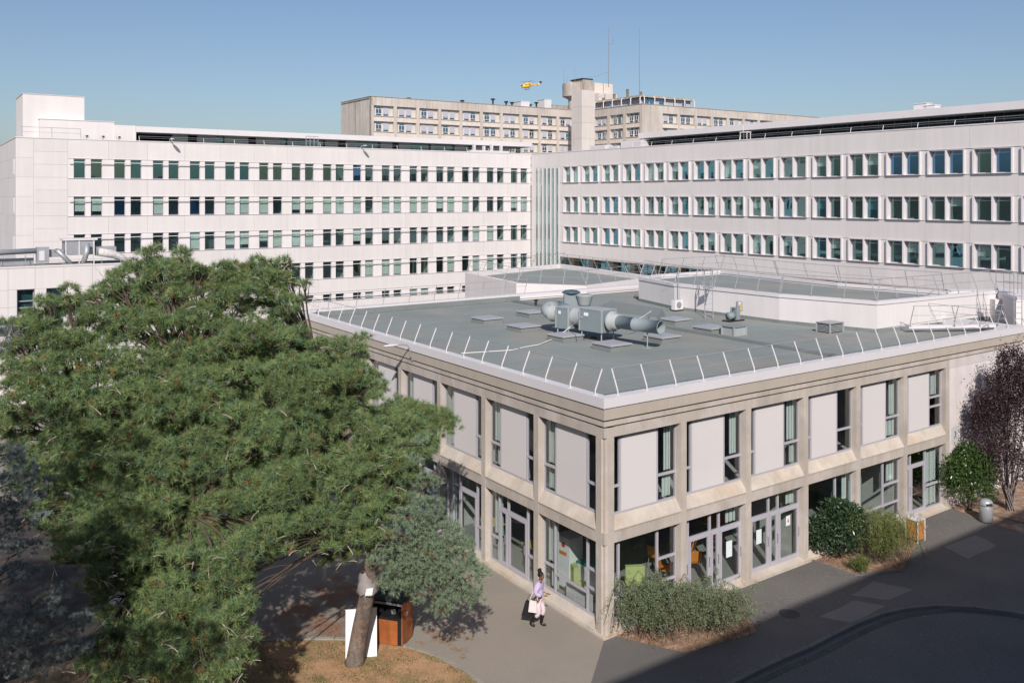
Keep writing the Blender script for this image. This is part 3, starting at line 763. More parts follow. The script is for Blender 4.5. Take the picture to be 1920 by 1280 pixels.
# elbow
el = MB(); 
el.tube([(-3.8, 0, 0), (-4.1, 0, .02), (-4.4, .15, .08), (-4.55, .45, .16), (-4.5, .85, .2)], [.31, .30, .30, .29, .28], 18)
el.build('elbow', DUCTL, fan, MD, True)
MB().tube([(-4.6, 1.1, .15), (-3.6, .95, .05), (-2.4, .9, -.05), (-.3, .95, -.1)], .28, 16).build('round_duct', DUCT, fan, MD, True)
for u_, v_ in ((-1.55, -.4), (-.35, -.4), (-1.55, .4), (-.35, .4), (-3.1, -.4), (-2.4, -.4), (-2.4, .4)):
    MB().tube([(u_, v_, ROOFZ), (u_, v_, 7.36)], .03, 6).build('leg', DUCTL, fan, FD.M)
    box('foot_plate', FD, u_-.12, u_+.12, v_-.1, v_+.1, ROOFZ, ROOFZ+.03, ROOFL, fan)
for u_ in (LD*.72, -3.55):
    MB().tube([(u_, 0, ROOFZ), (u_, 0, 7.6)], .025, 6).build('leg', DUCTL, fan, FD.M)
    box('foot_plate', FD, u_-.12, u_+.12, -.1, .1, ROOFZ, ROOFZ+.025, DUCTL, fan)
# big membrane-covered ridge box behind
rb = thing('roof_hump', 'low grey felt-covered hump behind the long duct', 'roof structure', (6.217, 47.761, 6.900))
ridge = [(4.013, 47.761), (7.316, 44.474), (8.304, 48.392), (5.625, 52.812)]
mx_ = sum(p[0] for p in ridge)/4; my_ = sum(p[1] for p in ridge)/4
V = [(x, y, ROOFZ) for x, y in ridge]+[(x+(mx_-x)*.12, y+(my_-y)*.12, 7.42) for x, y in ridge]
obj('felt_cover', V, BF, ROOFU, rb)
# round drum stack with hood
dr = thing('extract_stack', 'pale conical extract drum with dark hood behind the fan boxes', 'ventilation stack', (3.989, 49.932, 6.900))
bx_, by_ = (3.982, 49.482, 6.900)[:2]
MB().lathe([(.28, ROOFZ+.55), (.32, ROOFZ+.60), (.34, ROOFZ+.64), (.45, ROOFZ+1.05), (.48, ROOFZ+1.10), (.48, ROOFZ+1.15), (.42, ROOFZ+1.15)], (bx_, by_), 20).build('drum', DUCTL, dr, None, True)
MB().box(bx_-.35, bx_+.35, by_-.35, by_+.35, ROOFZ, ROOFZ+.55).build('base', DUCT, dr)
hb = thing('fan_hood', 'square fan housing with rounded dark lid, left of the conical drum', 'ventilation unit', (3.386, 51.093, 6.900))
hx, hy = (3.280, 49.932, 6.900)[:2]
for sx in (-.38, .38):
    for sy in (-.36, .36): MB().tube([(hx+sx, hy+sy, ROOFZ), (hx+sx, hy+sy, ROOFZ+1.2)], .03, 6).build('leg', GALV, hb)
MB().box(hx-.36, hx+.36, hy-.35, hy+.35, ROOFZ+.3, ROOFZ+1.19).build('body', DUCT, hb)
MB().lathe([(.52, ROOFZ+1.20), (.52, ROOFZ+1.24), (.36, ROOFZ+1.34), (.1, ROOFZ+1.38)], (hx, hy), 18).build('lid', mat('dark_blue_lid', (.06, .10, .13), .5, .05), hb, None, True)
# white cable lying across the roof
def cable(label, pts, r=.02):
    o = MB().tube(pts, r, 5).build('cable', WIRE); tag(o, label, 'cable')
cable('white cable looping from the fan boxes down to the left roof edge', [(2.983, 38.478, 8.300), (2.682, 41.202, 7.500), (2.083, 41.411, 6.980), (1.168, 39.495, 6.950), (0.578, 39.051, 6.930), (0.000, 38.232, 6.930), (-1.007, 37.835, 6.930), (-2.105, 37.446, 6.930)])
cable('short white cable over the felt-covered hump', [(6.923, 44.829, 7.750), (6.213, 42.854, 7.720), (5.680, 41.736, 7.720), (5.381, 41.522, 7.700)])
# louvred housings
def louvre_box(label, c, w, d, hh, n, top=GALV):
    t = thing('vent_housing', label, 'vent', c, 'vent housings on the flat roof', ROT); W = WM[t]
    MB().box(-w/2+.03, w/2-.03, -d/2+.03, d/2-.03, 0, hh).build('body', DARK if n else DUCTL, t, W)
    for i in range(n):
        z = .06+i*(hh-.1)/n
        MB().box(-w/2, w/2, -d/2, d/2, z, z+(hh-.1)/n*.55).build('louvre', GALV, t, W)
    for x in (-1, 1):
        for y in (-1, 1): MB().box(x*w/2-.03, x*w/2+.03, y*d/2-.03, y*d/2+.03, 0, hh).build('corner_post', DUCTL, t, W)
    MB().box(-w/2-.03, w/2+.03, -d/2-.03, d/2+.03, hh, hh+.04).build('top', top, t, W)
louvre_box('wide vent housing with horizontal louvres, against the white raised block', (15.373, 43.591, 6.900), 1.05, .75, .45, 6)
louvre_box('small square vent housing with mesh sides next to a roof light', (10.481, 42.578, 6.900), .85, .75, .42, 0, DUCT)
# air conditioner, condenser
ac = thing('air_conditioner', 'white air conditioning unit at the left corner of the raised block', 'air conditioner', (9.460, 51.573, 6.900), None, ROT); W = WM[ac] @ Matrix.Scale(.75, 4)
MB().box(-.45, .45, -.18, .18, .12, .85).build('body', METALW, ac, W); MB().lathe([(.25, -.01), (.25, .01), (.05, .02)], k=16).build('fan_grille', DUCT, ac, W @ Matrix.Translation((0, -.19, .48)) @ Matrix.Rotation(R(90), 4, 'X'))
MB().box(-.4, .4, -.22, .22, 0, .12).build('base', DARK, ac, W)
MB().tube([(.45, 0, .5), (.7, 0, .55), (.8, 0, .3), (.62, 0, .2)], .05, 6).build('pipe', WIRE, ac, W, True)
MB().tube([(.2, .0, .86), (.2, .05, 2.4), (.2, .05, 3.3)], .025, 6).build('conduit', GALV, ac, W)
ae = MB().tube([(-.7, .05, 3.3), (1.3, .05, 3.35)], .012, 5)
for i in range(9): ae.tube([(-.6+i*.22, -.15, 3.3), (-.6+i*.22, .25, 3.3)], .01, 4)
ae.build('aerial', GALV, ac, W)
cn = thing('compressor', 'small grey compressor with a yellow label on black feet in front of the raised block', 'compressor', (11.627, 47.349, 6.900), None, ROT); W = WM[cn]
MB().box(-.6, .6, -.25, .25, 0, .08).build('skid', BLACK, cn, W)
MB().tube([(-.4, 0, .3), (.0, 0, .3)], .2, 14).build('motor', DUCT, cn, W, True); MB().box(.02, .3, -.2, .2, .08, .72).build('pump_body', DUCT, cn, W)
MB().lathe([(.16, .5), (.17, .55), (.17, .95), (.15, 1.0)], (.47, 0), 14).build('tank', GALV, cn, W, True); MB().box(.3, .40, -.21, -.19, .55, .85).build('label_plate', YELLOW, cn, W)
MB().tube([(-.3, -.1, .5), (-.3, -.1, .75), (.05, -.1, .7)], .04, 6).build('pipe', DUCT, cn, W)
rv = thing('roof_vent_pipe', 'tiny dark vent pipe standing alone on the left part of the flat roof', 'vent pipe', (1.441, 54.113, 6.900))
vx, vy = (1.441, 54.113, 6.900)[:2]
MB().lathe([(.06, ROOFZ), (.06, ROOFZ+.25), (.13, ROOFZ+.27), (.13, ROOFZ+.36), (.04, ROOFZ+.38)], (vx, vy), 10).build('cowl', DARK, rv)

# ------------------------------------------------------------------ raised white block with its own flat roof
ZBk = 8.42
blk = [(7.888, 56.485, 8.420)[:2], (9.372, 52.275, 8.420)[:2], (13.757, 46.498, 8.420)[:2], (17.512, 43.160, 8.420)[:2], (26.065, 48.369, 8.420)[:2], (23.164, 48.093, 8.420)[:2], (19.204, 52.601, 8.420)[:2], (16.892, 56.866, 8.420)[:2], (14.281, 61.884, 8.420)[:2], (9.407, 58.446, 8.420)[:2]]
bk = thing('roof_block', 'white angular raised block with its own grey roof on top of the low building', 'roof structure', (*blk[3], 6.9))
def offset(poly_, d):
    n = len(poly_); out = []
    for i in range(n):
        a = Vector(poly_[i-1]); b = Vector(poly_[i]); c = Vector(poly_[(i+1) % n])
        e1 = (b-a).normalized(); e2 = (c-b).normalized()
        n1 = Vector((-e1.y, e1.x)); n2 = Vector((-e2.y, e2.x)); m_ = (n1+n2)
        m_ = m_/max(.35, m_.length_squared)*2 if m_.length > .1 else n1
        k = d/max(.4, (n1.dot(m_.normalized())))
        out.append(tuple(b+m_.normalized()*k))
    return out
inner = offset(blk, .3)
n = len(blk)
for i in range(n):
    j = (i+1) % n
    MB().prism([offset(blk, .05)[i], offset(blk, .05)[j], inner[j], inner[i]], 7.08, 8.25).build('wall_panel', WHITE2, bk)
    MB().prism([blk[i], blk[j], offset(blk, .34)[j], offset(blk, .34)[i]], 8.25, ZBk).build('coping', METALW, bk)
    p, q = Vector(offset(blk, .0)[i]), Vector(offset(blk, .0)[j]); L_ = (q-p).length; f = Fr(tuple(p), tuple(q-p)); k_ = max(1, round(L_/1.05))
    if i < 4:
        for s in range(k_): box('upstand_strip', f, L_*s/k_+.008, L_*(s+1)/k_-.008, .02, .09, 6.9, 7.08, ROOFU, bk)
MB().prism(offset(blk, .28), 8.0, 8.15).build('roof', ROOF, bk)
V3 = lambda p: Vector((p[0], p[1], ZBk))
guard_rail('guard rail along the front edge of the raised white block, broken by the ladder', [(V3(blk[0]), V3(blk[1])), (V3(blk[1]), V3(blk[2])), (V3(blk[2]), V3(blk[3])), (V3(blk[3]), V3(blk[4]))], spacing=1.55, hh=1.0, lean=.36, r=.024)
guard_rail('guard rail along the back edge of the raised white block, against the far wing', [(V3(blk[5]), V3(blk[6])), (V3(blk[6]), V3(blk[7])), (V3(blk[7]), V3(blk[8])), (V3(blk[8]), V3(blk[9]))], spacing=2.0, hh=1.0, lean=.36, r=.024)
# lower white link at the far right
lk = thing('roof_block', 'small white block at the right picture edge behind the raised block, with a caged ladder', 'roof structure', (23.971, 42.868, 8.200))
q1, q2 = Vector(blk[4]), Vector((25.166, 45.006, 8.420)[:2]); q3 = Vector((24.674, 38.255, 8.420)[:2])
MB().prism([tuple(q1), tuple(q2), tuple(q2+Vector((1.5, 3))), tuple(q1+Vector((1.5, 3)))], 6.9, 8.25).build('wall_panel', WHITE2, lk)
MB().prism([tuple(q1-Vector((0, .1))), tuple(q2-Vector((0, .1))), tuple(q2+Vector((1.6, 3))), tuple(q1+Vector((1.6, 3)))], 8.25, ZBk).build('coping', METALW, lk)
MB().box(q2.x+.3, q2.x+14, q2.y+2.5, q2.y+8, 0, 8.0).build('wall', WHITE2, lk)
# ladders
def ladder(label, base, top, rot, w=.45, cage=True):
    t = thing('ladder', label, 'ladder', base, 'fixed roof ladders', rot); W = WM[t]; hh = top-base[2]
    for s in (-1, 1): MB().tube([(s*w/2, 0, 0), (s*w/2, 0, hh+1.0), (s*w/2, .5, hh+1.05)], .022, 6).build('stile', GALV, t, W)
    for i in range(int(hh/.28)): MB().tube([(-w/2, 0, .2+i*.28), (w/2, 0, .2+i*.28)], .014, 5).build('rung', GALV, t, W)
    for s in (-1, 1):
        for y in (.25, 1.1): MB().tube([(s*w/2, y, hh), (s*w/2, y, hh+1.1)], .02, 5).build('guard_post', GALV, t, W)
        MB().tube([(s*w/2, 0, hh+1.05), (s*w/2, 1.1, hh+1.05)], .018, 5).build('guard_rail_bar', GALV, t, W)
        MB().tube([(s*w/2, 0, hh+.55), (s*w/2, 1.1, hh+.55)], .018, 5).build('guard_rail_bar', GALV, t, W)
        MB().tube([(s*w/2, -.4, 0), (s*w/2, -.02, .5)], .02, 5).build('brace', GALV, t, W)
    MB().box(-w/2, w/2, .5, 1.1, hh+.02, hh+.05).build('grating_step', GALV, t, W)
    return t
x, y, z = (10.621, 49.040, 6.900)
ladder('galvanised ladder with cage up the front wall of the raised block', (x, y-.35, ROOFZ), 8.42, ROT-.75, .42)
ladder('galvanised ladder at the right picture edge, right of the raised block', (q2.x-.1, q2.y-.35, ROOFZ), 8.6, .3, .5)
# guard frame over the hatch on the right roof corner
hatch = [A(22.2, 3.3), A(26.2, 1.0)]
guard_rail('short crossing guard rail over the dark hatch near the flat roof right end', [((hatch[0].x, hatch[0].y, 7.25), (hatch[1].x, hatch[1].y, 7.25))], spacing=1.9, hh=1.0, lean=-.35, off=0)
MB().prism([(A(*p).x, A(*p).y) for p in ((22.2, 3.3), (26.1, 1.1), (26.1, 1.4), (22.4, 3.6))], 7.12, 7.26).build('hatch_kerb', METALW, bk)

# ------------------------------------------------------------------ lower link roof behind, in front of the corner of the two wings
lr = thing('link_building', 'low white link building with grey roof below the corner of the two wings', 'building', (1.627, 68.727, 7.300))
lp_ = [(-3.807, 73.113, 7.300)[:2], (0.303, 64.031, 7.300)[:2], (5.145, 62.102, 7.300)[:2], (11.258, 69.188, 7.300)[:2], (4.410, 82.803, 7.300)[:2]]
li = offset(lp_, .4)
for i in range(5):
    j = (i+1) % 5
    MB().prism([lp_[i], lp_[j], li[j], li[i]], 0, 7.3).build('wall', WHITE2, lr)
MB().prism(offset(lp_, .35), 6.7, 6.95).build('roof', ROOF, lr)
L3 = lambda p: Vector((p[0], p[1], 7.3))
guard_rail('guard rail round the left sides of the link roof, below the fourth window row', [(L3(lp_[0]), L3(lp_[1])), (L3(lp_[4]), L3(lp_[0]))], spacing=2.3, hh=1.0, lean=.45, r=.025)
guard_rail('guard rail along the far side of the link roof, in front of the recessed windows', [(L3(lp_[3]), L3(lp_[4]))], spacing=2.3, hh=1.0, lean=.45, r=.025)
guard_rail('guard rail along the near side of the link roof, behind the low building', [(L3(lp_[1]), L3(lp_[2])), (L3(lp_[2]), L3(lp_[3]))], spacing=1.8, hh=1.0, lean=.45, r=.025)

# ================================================================== LEFT WING
rnd = random.Random(11)
LW_ROWS = ['tddtttttttggggggBggggggggggggg', 'PPBdbdBdbbbdPPbbbdbbbbPbbddgPb', 'ggdgggbgPPQbbbddPgggdgggdbbdgg', 'ggdgdbbdddbgdgdgdbbbdddbdbbdgg', 'gbgbdgbbggdbbgdggbdgbbddgbbdgb']
wl_ = thing('office_wing', 'long white five-storey wing on the left with rows of paired windows under thin sunshade bars', 'building', (*FW_L.o, 0))
F = FW_L
PITCH, W0 = 3.475, -52.2
ROWS = [16.97-3.5*r for r in range(5)]        # window heads
WH = 1.80
def panels(fr, parent, u0, u1, z0, z1, v0=0.0, v1=.12, m=WHITE, g=.012, name='cladding_panel'):
    return box(name, fr, u0+g/2, u1-g/2, v0, v1, z0+g/2, z1-g/2, m, parent)
box('backing_wall', F, -56.35, .0, .125, .135, 0, 18.7, SOFF, wl_) if False else None
NB = 15
bounds = [W0+PITCH*k for k in range(NB+1)]; bounds[-1] = -.1
bands = [(16.99, 18.72)]+[(ROWS[r+1]+.02, ROWS[r]-WH-.03) for r in range(4)]+[(0, ROWS[4]-.73)]
for k in range(NB):
    for z0, z1 in bands: panels(F, wl_, bounds[k], bounds[k+1], z0, z1)
for r, zt in enumerate(ROWS):
    zb = zt-(WH if r < 4 else .70)
    for k in range(NB):
        s = -51.66+PITCH*k
        a1, e1, a2, e2 = s-.03, s+.95, s+1.42, s+2.40
        for a, e in ((bounds[k], a1), (e1, a2), (e2, bounds[k+1])):
            box('pier', F, a+.002, e-.002, .02, .14, zb-.03, zt+.02, WHITE2, wl_)
        for a, e in ((a1, e1), (a2, e2)):
            s_ = LW_ROWS[r][2*k+(1 if a == a2 else 0)]
            pm = {'t': G_TEAL, 'B': G_BLUE}.get(s_, G_WING); bl = {'b': .96, 'P': .78, 'Q': .6}.get(s_, 0)
            window(F, a, e, zb+.01, zt, .16, wl_, ALU, pm, blind=bl, t=.045)
    u0 = W0+.03
    box('sunshade_bar', F, u0, -.15, -.30, -.22, zt-.36, zt-.30, METALW, wl_)
    b = MB()
    for k in range(NB*2): b.box(u0+.6+k*PITCH/2, u0+.63+k*PITCH/2, -.24, .05, zt-.345, zt-.315)
    b.build('bar_bracket', GALV, wl_, F.M)
    box('sill_ledge', F, W0+.01, -.12, -.05, .12, zb-.05, zb-.015, ALU, wl_)
    box('head_trim', F, W0+.01, -.12, -.03, .12, zt+.005, zt+.028, METALW, wl_)
# end panels left of the windows
for i, (a, e, hgt) in enumerate(((-56.4, -54.98, 1.75), (-54.98, W0, 1.167))):
    z = 18.72
    while z > .5:
        panels(F, wl_, a, e, max(0, z-hgt), z, m=WHITE); z -= hgt
box('parapet_cap', F, -56.45, 0, -.04, .35, 18.73, 18.82, METALW, wl_)
# end wall facing left
E_ = Fr(F.p(-56.4, 24.5)[:2], (F.p(-56.4, 0)-F.p(-56.4, 24.5))[:2])
for i in range(7):
    for j in range(10):
        z0, z1 = 18.72-1.75*(j+1), 18.72-1.75*j
        a, e = 3.5*i, 3.5*(i+1)
        panels(E_, wl_, a, e, z0, z1, 0, .12, WHITE)
for r in range(4):
    zt = ROWS[r]
    for a in (22.2, 22.75, 23.3):
        box('vent_slot', E_, a, a+.32, -.02, .0, zt-1.5, zt-.1, METALW, wl_)
box('parapet_cap', E_, 0, 24.5, -.04, .3, 18.73, 18.82, METALW, wl_)
# body
b = MB()
b.box(-56.2, .0, .4, 14, 18.3, 18.5).box(-56.2, 0, 5.2, 5.4, 0, 18.3)
b.build('inner_wall', INTER, wl_, F.M)
for r in range(5):
    z = ROWS[r]-WH-.9
    box('floor_slab', F, -56.2, -.1, .22, 5.2, z, z+.25, INTERF, wl_)
for k in range(0, NB+1, 1):
    box('partition', F, bounds[k]-.05, bounds[k]+.05, .22, 5.2, 0, 18.3, INTER, wl_)
box('roof', F, -56.2, 0, .3, 14, 18.5, 18.56, ROOFL, wl_)
# set-back top storey
T = 20.32
for i in range(12):
    a = -46.0+i*3.94; box('roof_fascia', F, a+.005, a+3.935, 1.6, 1.75, 19.76, T, METALW, wl_)
box('top_roof_slab', F, -46, 1.28, 1.75, 12, 19.72, T-.02, METALW, wl_)
x = -46.0
# walls with openings along the terrace
opens = [(-45.2, -40.0, 'dark'), (-36.9, -35.2, 'open'), (-31.3, -29.6, 'win'), (-24.6, -22.9, 'open'), (-18.4, -16.9, 'win'), (-14.8, -10.8, 'win'), (-8.2, -6.9, 'open'), (-3.9, -.4, 'win')]
opens = [(-45.6, -39.9, 'd'), (-37.0, -35.4, 'o'), (-31.4, -29.5, 'w'), (-25.1, -23.5, 'o'), (-18.6, -17.0, 'w'), (-14.6, -9.2, 'w'), (-7.3, -6.1, 'o')]
opens = [(upx, e, k_) for upx, e, k_ in opens]
xs = -46.0
T1 = [(-46.0, -39.5, 'd')]
terr_px = [(346.6, 364, 'o'), (398.5, 415, 'w'), (459, 473.5, 'o'), (517, 532, 'w'), (556, 602, 'w'), (626, 640, 'o'), (662, 705, 'w'), (727, 739.5, 'o'), (760, 799, 'w'), (806, 843.5, 'w'), (864, 874, 'w'), (948, 958, 'o')]
def u_at(px, fr, v):
    o = fr.p(0, v); k = (px-960)/1690
    return (k*o.y-o.x)/(fr.d[0]-k*fr.d[1])
terr = [(-46.0, u_at(318, F, 4), 'd')]+[(u_at(a, F, 4), u_at(e, F, 4), k_) for a, e, k_ in terr_px]
u = -46.0
for a, e, k_ in terr:
    if a > u: box('terrace_wall', F, u, a, 2.8, 2.95, 18.56, 19.72, SOFF, wl_)
    if k_ == 'w':
        o = box('terrace_window', F, a, e, 3.1, 3.14, 18.6, 19.72, G_WING, wl_)
        b = MB(); n_ = max(1, round((e-a)/.45))
        for q in range(n_): b.box(a+(e-a)*(q+.15)/n_, a+(e-a)*(q+.75)/n_, 4.7, 4.72, 18.95, 19.2)
        b.build('window_light', WHITE, o, F.M)
    u = e
box('terrace_wall', F, u, .3, 2.8, 2.95, 18.56, 19.72, SOFF, wl_)
box('terrace_back', F, -46, .3, 6.5, 6.6, 18.56, 19.72, DARK, wl_)
box('terrace_end', F, -46.1, -45.95, 1.6, 12, 18.56, T, METALW, wl_)
# tower and stepped blocks at the left end
box('plant_tower', F, -55.6, -50.4, 2.6, 8.5, 18.56, 22.95, WHITE2, wl_)
box('tower_cap', F, -55.65, -50.35, 2.55, 8.55, 22.95, 23.0, METALW, wl_)
box('step_block', F, -54.3, -47.9, 1.8, 9.0, 18.56, 20.62, WHITE2, wl_)
box('step_cap', F, -54.35, -47.85, 1.75, 9.05, 20.62, 20.68, METALW, wl_)
box('step_block', F, -47.9, -46.0, 1.7, 9.0, 18.56, 20.36, WHITE2, wl_)
PT = lambda fr, u_, v_, z_: tuple(fr.p(u_, v_, z_))
guard_rail('thin guard rail along the parapet of the left wing roof terrace', [(PT(F, -46, .1, 18.82), PT(F, 0, .1, 18.82))], spacing=3.0, hh=.45, lean=.12, r=.022, m=METALW)
guard_rail('small guard rail on the left end of the left wing, below the stepped tower', [(PT(F, -55.9, .15, 18.82), PT(F, -51, .15, 18.82))], spacing=2.0, hh=.95, lean=.3, r=.03)
# security lights on the top
for i, (u_, lab) in enumerate([(-50.6, 'first of the three small cameras on the left wing parapet, next to the guard rail'), (-49.2, 'middle one of the three small cameras on the left wing parapet'), (-47.8, 'small camera on the left wing parapet, next to the dark terrace opening')]):
    t = thing('roof_camera', lab, 'camera', PT(F, u_, .1, 18.8), 'small cameras on the parapet'); 
    b = MB().box(u_-.25, u_+.25, -.2, .2, 18.95, 19.2); b.build('housing', METALW, t, F.M)
    MB().box(u_-.03, u_+.03, -.03, .03, 18.8, 18.96).build('stand', GALV, t, F.M)
    MB().box(u_-.1, u_+.1, -.22, -.2, 19.0, 19.15).build('lens', BLACK, t, F.M)
for u_, lab in ((-43.2, 'flat street-type lamp sticking out from the parapet of the left wing, casting a short shadow'), (-29.2 + 6.2, 'second flat lamp sticking out from the parapet, near the roof ladder')):
    t = thing('parapet_lamp', lab, 'lamp', PT(F, u_, 0, 18.8), 'lamps on the left wing parapet')
    MB().tube([(u_, .1, 18.8), (u_, -.2, 19.0), (u_, -.7, 19.02)], .05, 6).build('arm', GALV, t, F.M)
    MB().ell((u_, -1.05, 19.02), (.2, .5, .07), 12, 6).build('lamp_head', METALW, t, F.M, True)
x_ = u_at(572, F, .6)
t = thing('roof_ladder_guard', 'pale tubular ladder guard standing on the left wing roof terrace', 'ladder', PT(F, x_, .6, 18.6))
for q in range(4): MB().tube([(x_+q*.45, .3, 18.6), (x_+q*.45, .3, 19.95)], .035, 5).build('stile', GALV, t, F.M)
MB().tube([(x_, .3, 19.9), (x_+1.35, .3, 19.9)], .03, 5).build('bar', GALV, t, F.M); MB().tube([(x_, .3, 19.4), (x_+1.35, .3, 19.4)], .03, 5).build('bar', GALV, t, F.M)
x_ = u_at(880, F, .8); xe = u_at(952, F, .8)
t = thing('roof_equipment', 'white low pipes and frames on the left wing roof beside the corner', 'roof equipment', PT(F, x_, .8, 18.6))
MB().box(x_, xe, .5, 1.4, 18.75, 19.05).build('tray', METALW, t, F.M)
for q, hq in ((.1, .9), (.35, .7), (.55, .95), (.8, .8)): MB().box(x_+(xe-x_)*q, x_+(xe-x_)*q+.22, .6, 1.0, 19.05, 18.9+hq).build('pipe_box', METALW, t, F.M)

# ================================================================== RIGHT WING
F = FW_R
wr_ = thing('office_wing', 'long white wing on the right, paired windows in deep surrounds, dark glazed top storey', 'building', (*F.o, 0))
TILT = .0
P2, S0 = 3.49, 6.62
R2 = [16.95, 13.45, 9.95]
NR = 16
UE = S0+P2*NR+.3
bb = [5.75]+[S0+P2*k-.38 for k in range(1, NR+1)]
for k in range(NR):
    panels(F, wr_, bb[k], bb[k+1], 17.02, 18.72)
    for r in range(3):
        panels(F, wr_, bb[k], bb[k+1], (R2[r+1]+.04 if r < 2 else 6.4), R2[r]-1.86)
panels(F, wr_, .0, 2.9, 17.02, 18.72); panels(F, wr_, 2.9, 5.75, 17.02, 18.72)
for r in range(3):
    zt = R2[r]; zb = zt-1.80
    panels(F, wr_, 5.75, S0-.05, zb-.06, zt+.04)
    box('sill_ledge', F, 5.8, UE, -.03, .1, zb-.055, zb-.02, ALU, wr_)
    for k in range(NR):
        s = S0+P2*k
        # surround: outer fins and middle fin standing proud
        for a in (s-.06, s+1.345, s+2.74):
            box('fin', F, a-.055, a+.055, -.16, .36, zb-.02, zt+.03, METALW, wr_)
        box('surround_head', F, s-.0, s+2.69, -.12, .36, zt, zt+.035, METALW, wr_)
        box('surround_sill', F, s-.0, s+2.69, -.16, .36, zb-.02, zb+.015, METALW, wr_)
        box('pier_panel', F, s+2.80, s+P2-.12, .03, .12, zb-.02, zt+.03, WHITE, wr_)
        for a, e in ((s, s+1.285), (s+1.405, s+2.68)):
            x = rnd.random()
            if r == 0: pm = G_BLUE if (k > 11 and x < .6) else (G_TEAL if x < .4 else G_WING); bl = rnd.choice([0, 0, 0, .95, .5])
            elif r == 1: pm = G_TEAL if x < .15 else G_WING; bl = rnd.choice([0, 0, 0, .4, .6])
            else: pm = G_TEAL if x < .15 else G_WING; bl = rnd.choice([0, 0, .5, .95, 0])
            window(F, a, e, zb+.015, zt, .30, wr_, ALU, pm, blind=bl, bars=(.60,))
# glass slot with fins at the inner corner
box('slot_head', F, .9, 5.75, .02, .14, 16.9, 17.02, METALW, wr_)
panels(F, wr_, .0, .95, 4.0, 17.02)
for i in range(6):
    a = .97+i*.80
    for j in range(4):
        box('slot_pane', F, a-.08, a+.48, .02, .035, 4.2+j*3.2, 4.2+j*3.2+3.12, G_WING, wr_)
    box('slot_mullion', F, a+.19, a+.22, .0, .02, 4.2, 17.0, METALW, wr_)
    box('slot_fin', F, a+.46, a+.74, -.03, .10, 4.2, 16.9, METALW, wr_)
box('slot_blind', F, .95, 5.75, .9, .95, 4.2, 17, mat('slot_back', (.30, .42, .39), .9, .1, .2), wr_)
box('parapet_cap', F, .04, UE, -.04, .35, 18.73, 18.82, METALW, wr_)
for r in range(3):
    z = R2[r]-1.8-.9; box('floor_slab', F, 5.9, UE, .40, 5.2, z, z+.25, INTERF, wr_)
for k in range(NR+1): box('partition', F, bb[k]-.05, bb[k]+.05, .40, 5.2, 6.4, 18.3, INTER, wr_)
MB().box(.3, UE, 5.2, 5.4, 0, 18.3).box(.3, UE, .4, 14, 18.3, 18.5).build('inner_wall', INTER, wr_, F.M)
box('roof', F, .3, UE, .3, 14, 18.5, 18.56, ROOFL, wr_)
# recessed bottom storey
box('soffit', F, 5.8, UE, .0, 2.4, 6.30, 6.395, CONC, wr_)
for k in range(NR):
    u0 = 6.9+P2*k
    box('column', F, u0+2.75, u0+3.45, 1.3, 2.0, 0, 6.3, CONC, wr_)
    window(F, u0+.02, u0+1.35, 4.1, 6.1, 1.9, wr_, METALW, G_TEAL, bars=(.1,)); window(F, u0+1.4, u0+2.70, 4.1, 6.1, 1.9, wr_, METALW, G_TEAL, bars=(.1,))
box('recess_wall', F, 5.8, UE, 2.1, 2.3, 0, 4.1, CONC, wr_)
box('column', F, 5.9, 6.85, 1.2, 2.0, 0, 6.3, CONC, wr_)
# glazed top storey
ul = u_at(1197, F, 1.6)
for i in range(12):
    a = ul+i*3.6; box('roof_fascia', F, a+.005, a+3.595, 1.6, 1.75, 19.82, 20.42, METALW, wr_)
box('top_roof_slab', F, ul, UE+2, 1.75, 12, 19.78, 20.40, METALW, wr_)
ud = u_at(1209, F, 3.2)
box('end_wall', F, ud-1.2, ud, 3.2, 12, 18.56, 19.78, METALW, wr_)
GD = glass('dark_curtain_glass', (.2, .26, .28), (.8, .9, 1), 1.45, .9)
i = 0; a = ud
while a < UE+1:
    box('curtain_wall_pane', F, a+.02, a+1.48, 3.4, 3.42, 18.6, 19.78, GD, wr_)
    box('curtain_wall_mullion', F, a-.015, a+.015, 3.37, 3.40, 18.6, 19.78, ALUD, wr_); a += 1.5
guard_rail('guard rail along the parapet of the right wing, before the dark glazed top storey', [(PT(F, UE, .1, 18.82), PT(F, ul+.5, .1, 18.82))], spacing=3.0, hh=.42, lean=-.10, r=.022, off=-.12, m=METALW)
box('terrace_back', F, ud, UE, 6.4, 6.5, 18.56, 19.78, DARK, wr_)
x_ = u_at(1392, F, .9); t = thing('roof_equipment', 'small white frame standing before the dark glazed top storey of the right wing', 'roof equipment', PT(F, x_, .9, 18.6))
b = MB()
for q in (0, .8):
    for w in (0, .5): b.tube([(x_+q, .6+w, 18.6), (x_+q, .6+w, 19.55)], .04, 5)
b.build('post', METALW, t, F.M); MB().box(x_-.05, x_+.85, .55, 1.15, 19.5, 19.6).build('top_frame', METALW, t, F.M); MB().tube([(x_+.2, .8, 19.6), (x_+.2, .8, 20.2)], .025, 5).build('mast', METALW, t, F.M)
x_ = u_at(1105, F, .9); t = thing('roof_equipment', 'white covered boxes on the right wing roof near the inner corner', 'roof equipment', PT(F, x_, .9, 18.6))
for q, w_, h_ in ((0, 2.6, .55), (3.3, 1.5, .35), (5.3, 3.2, .75)): MB().box(x_+q, x_+q+w_, 1, 2.2, 18.56, 18.8+h_).build('cover_box', METALW, t, F.M)
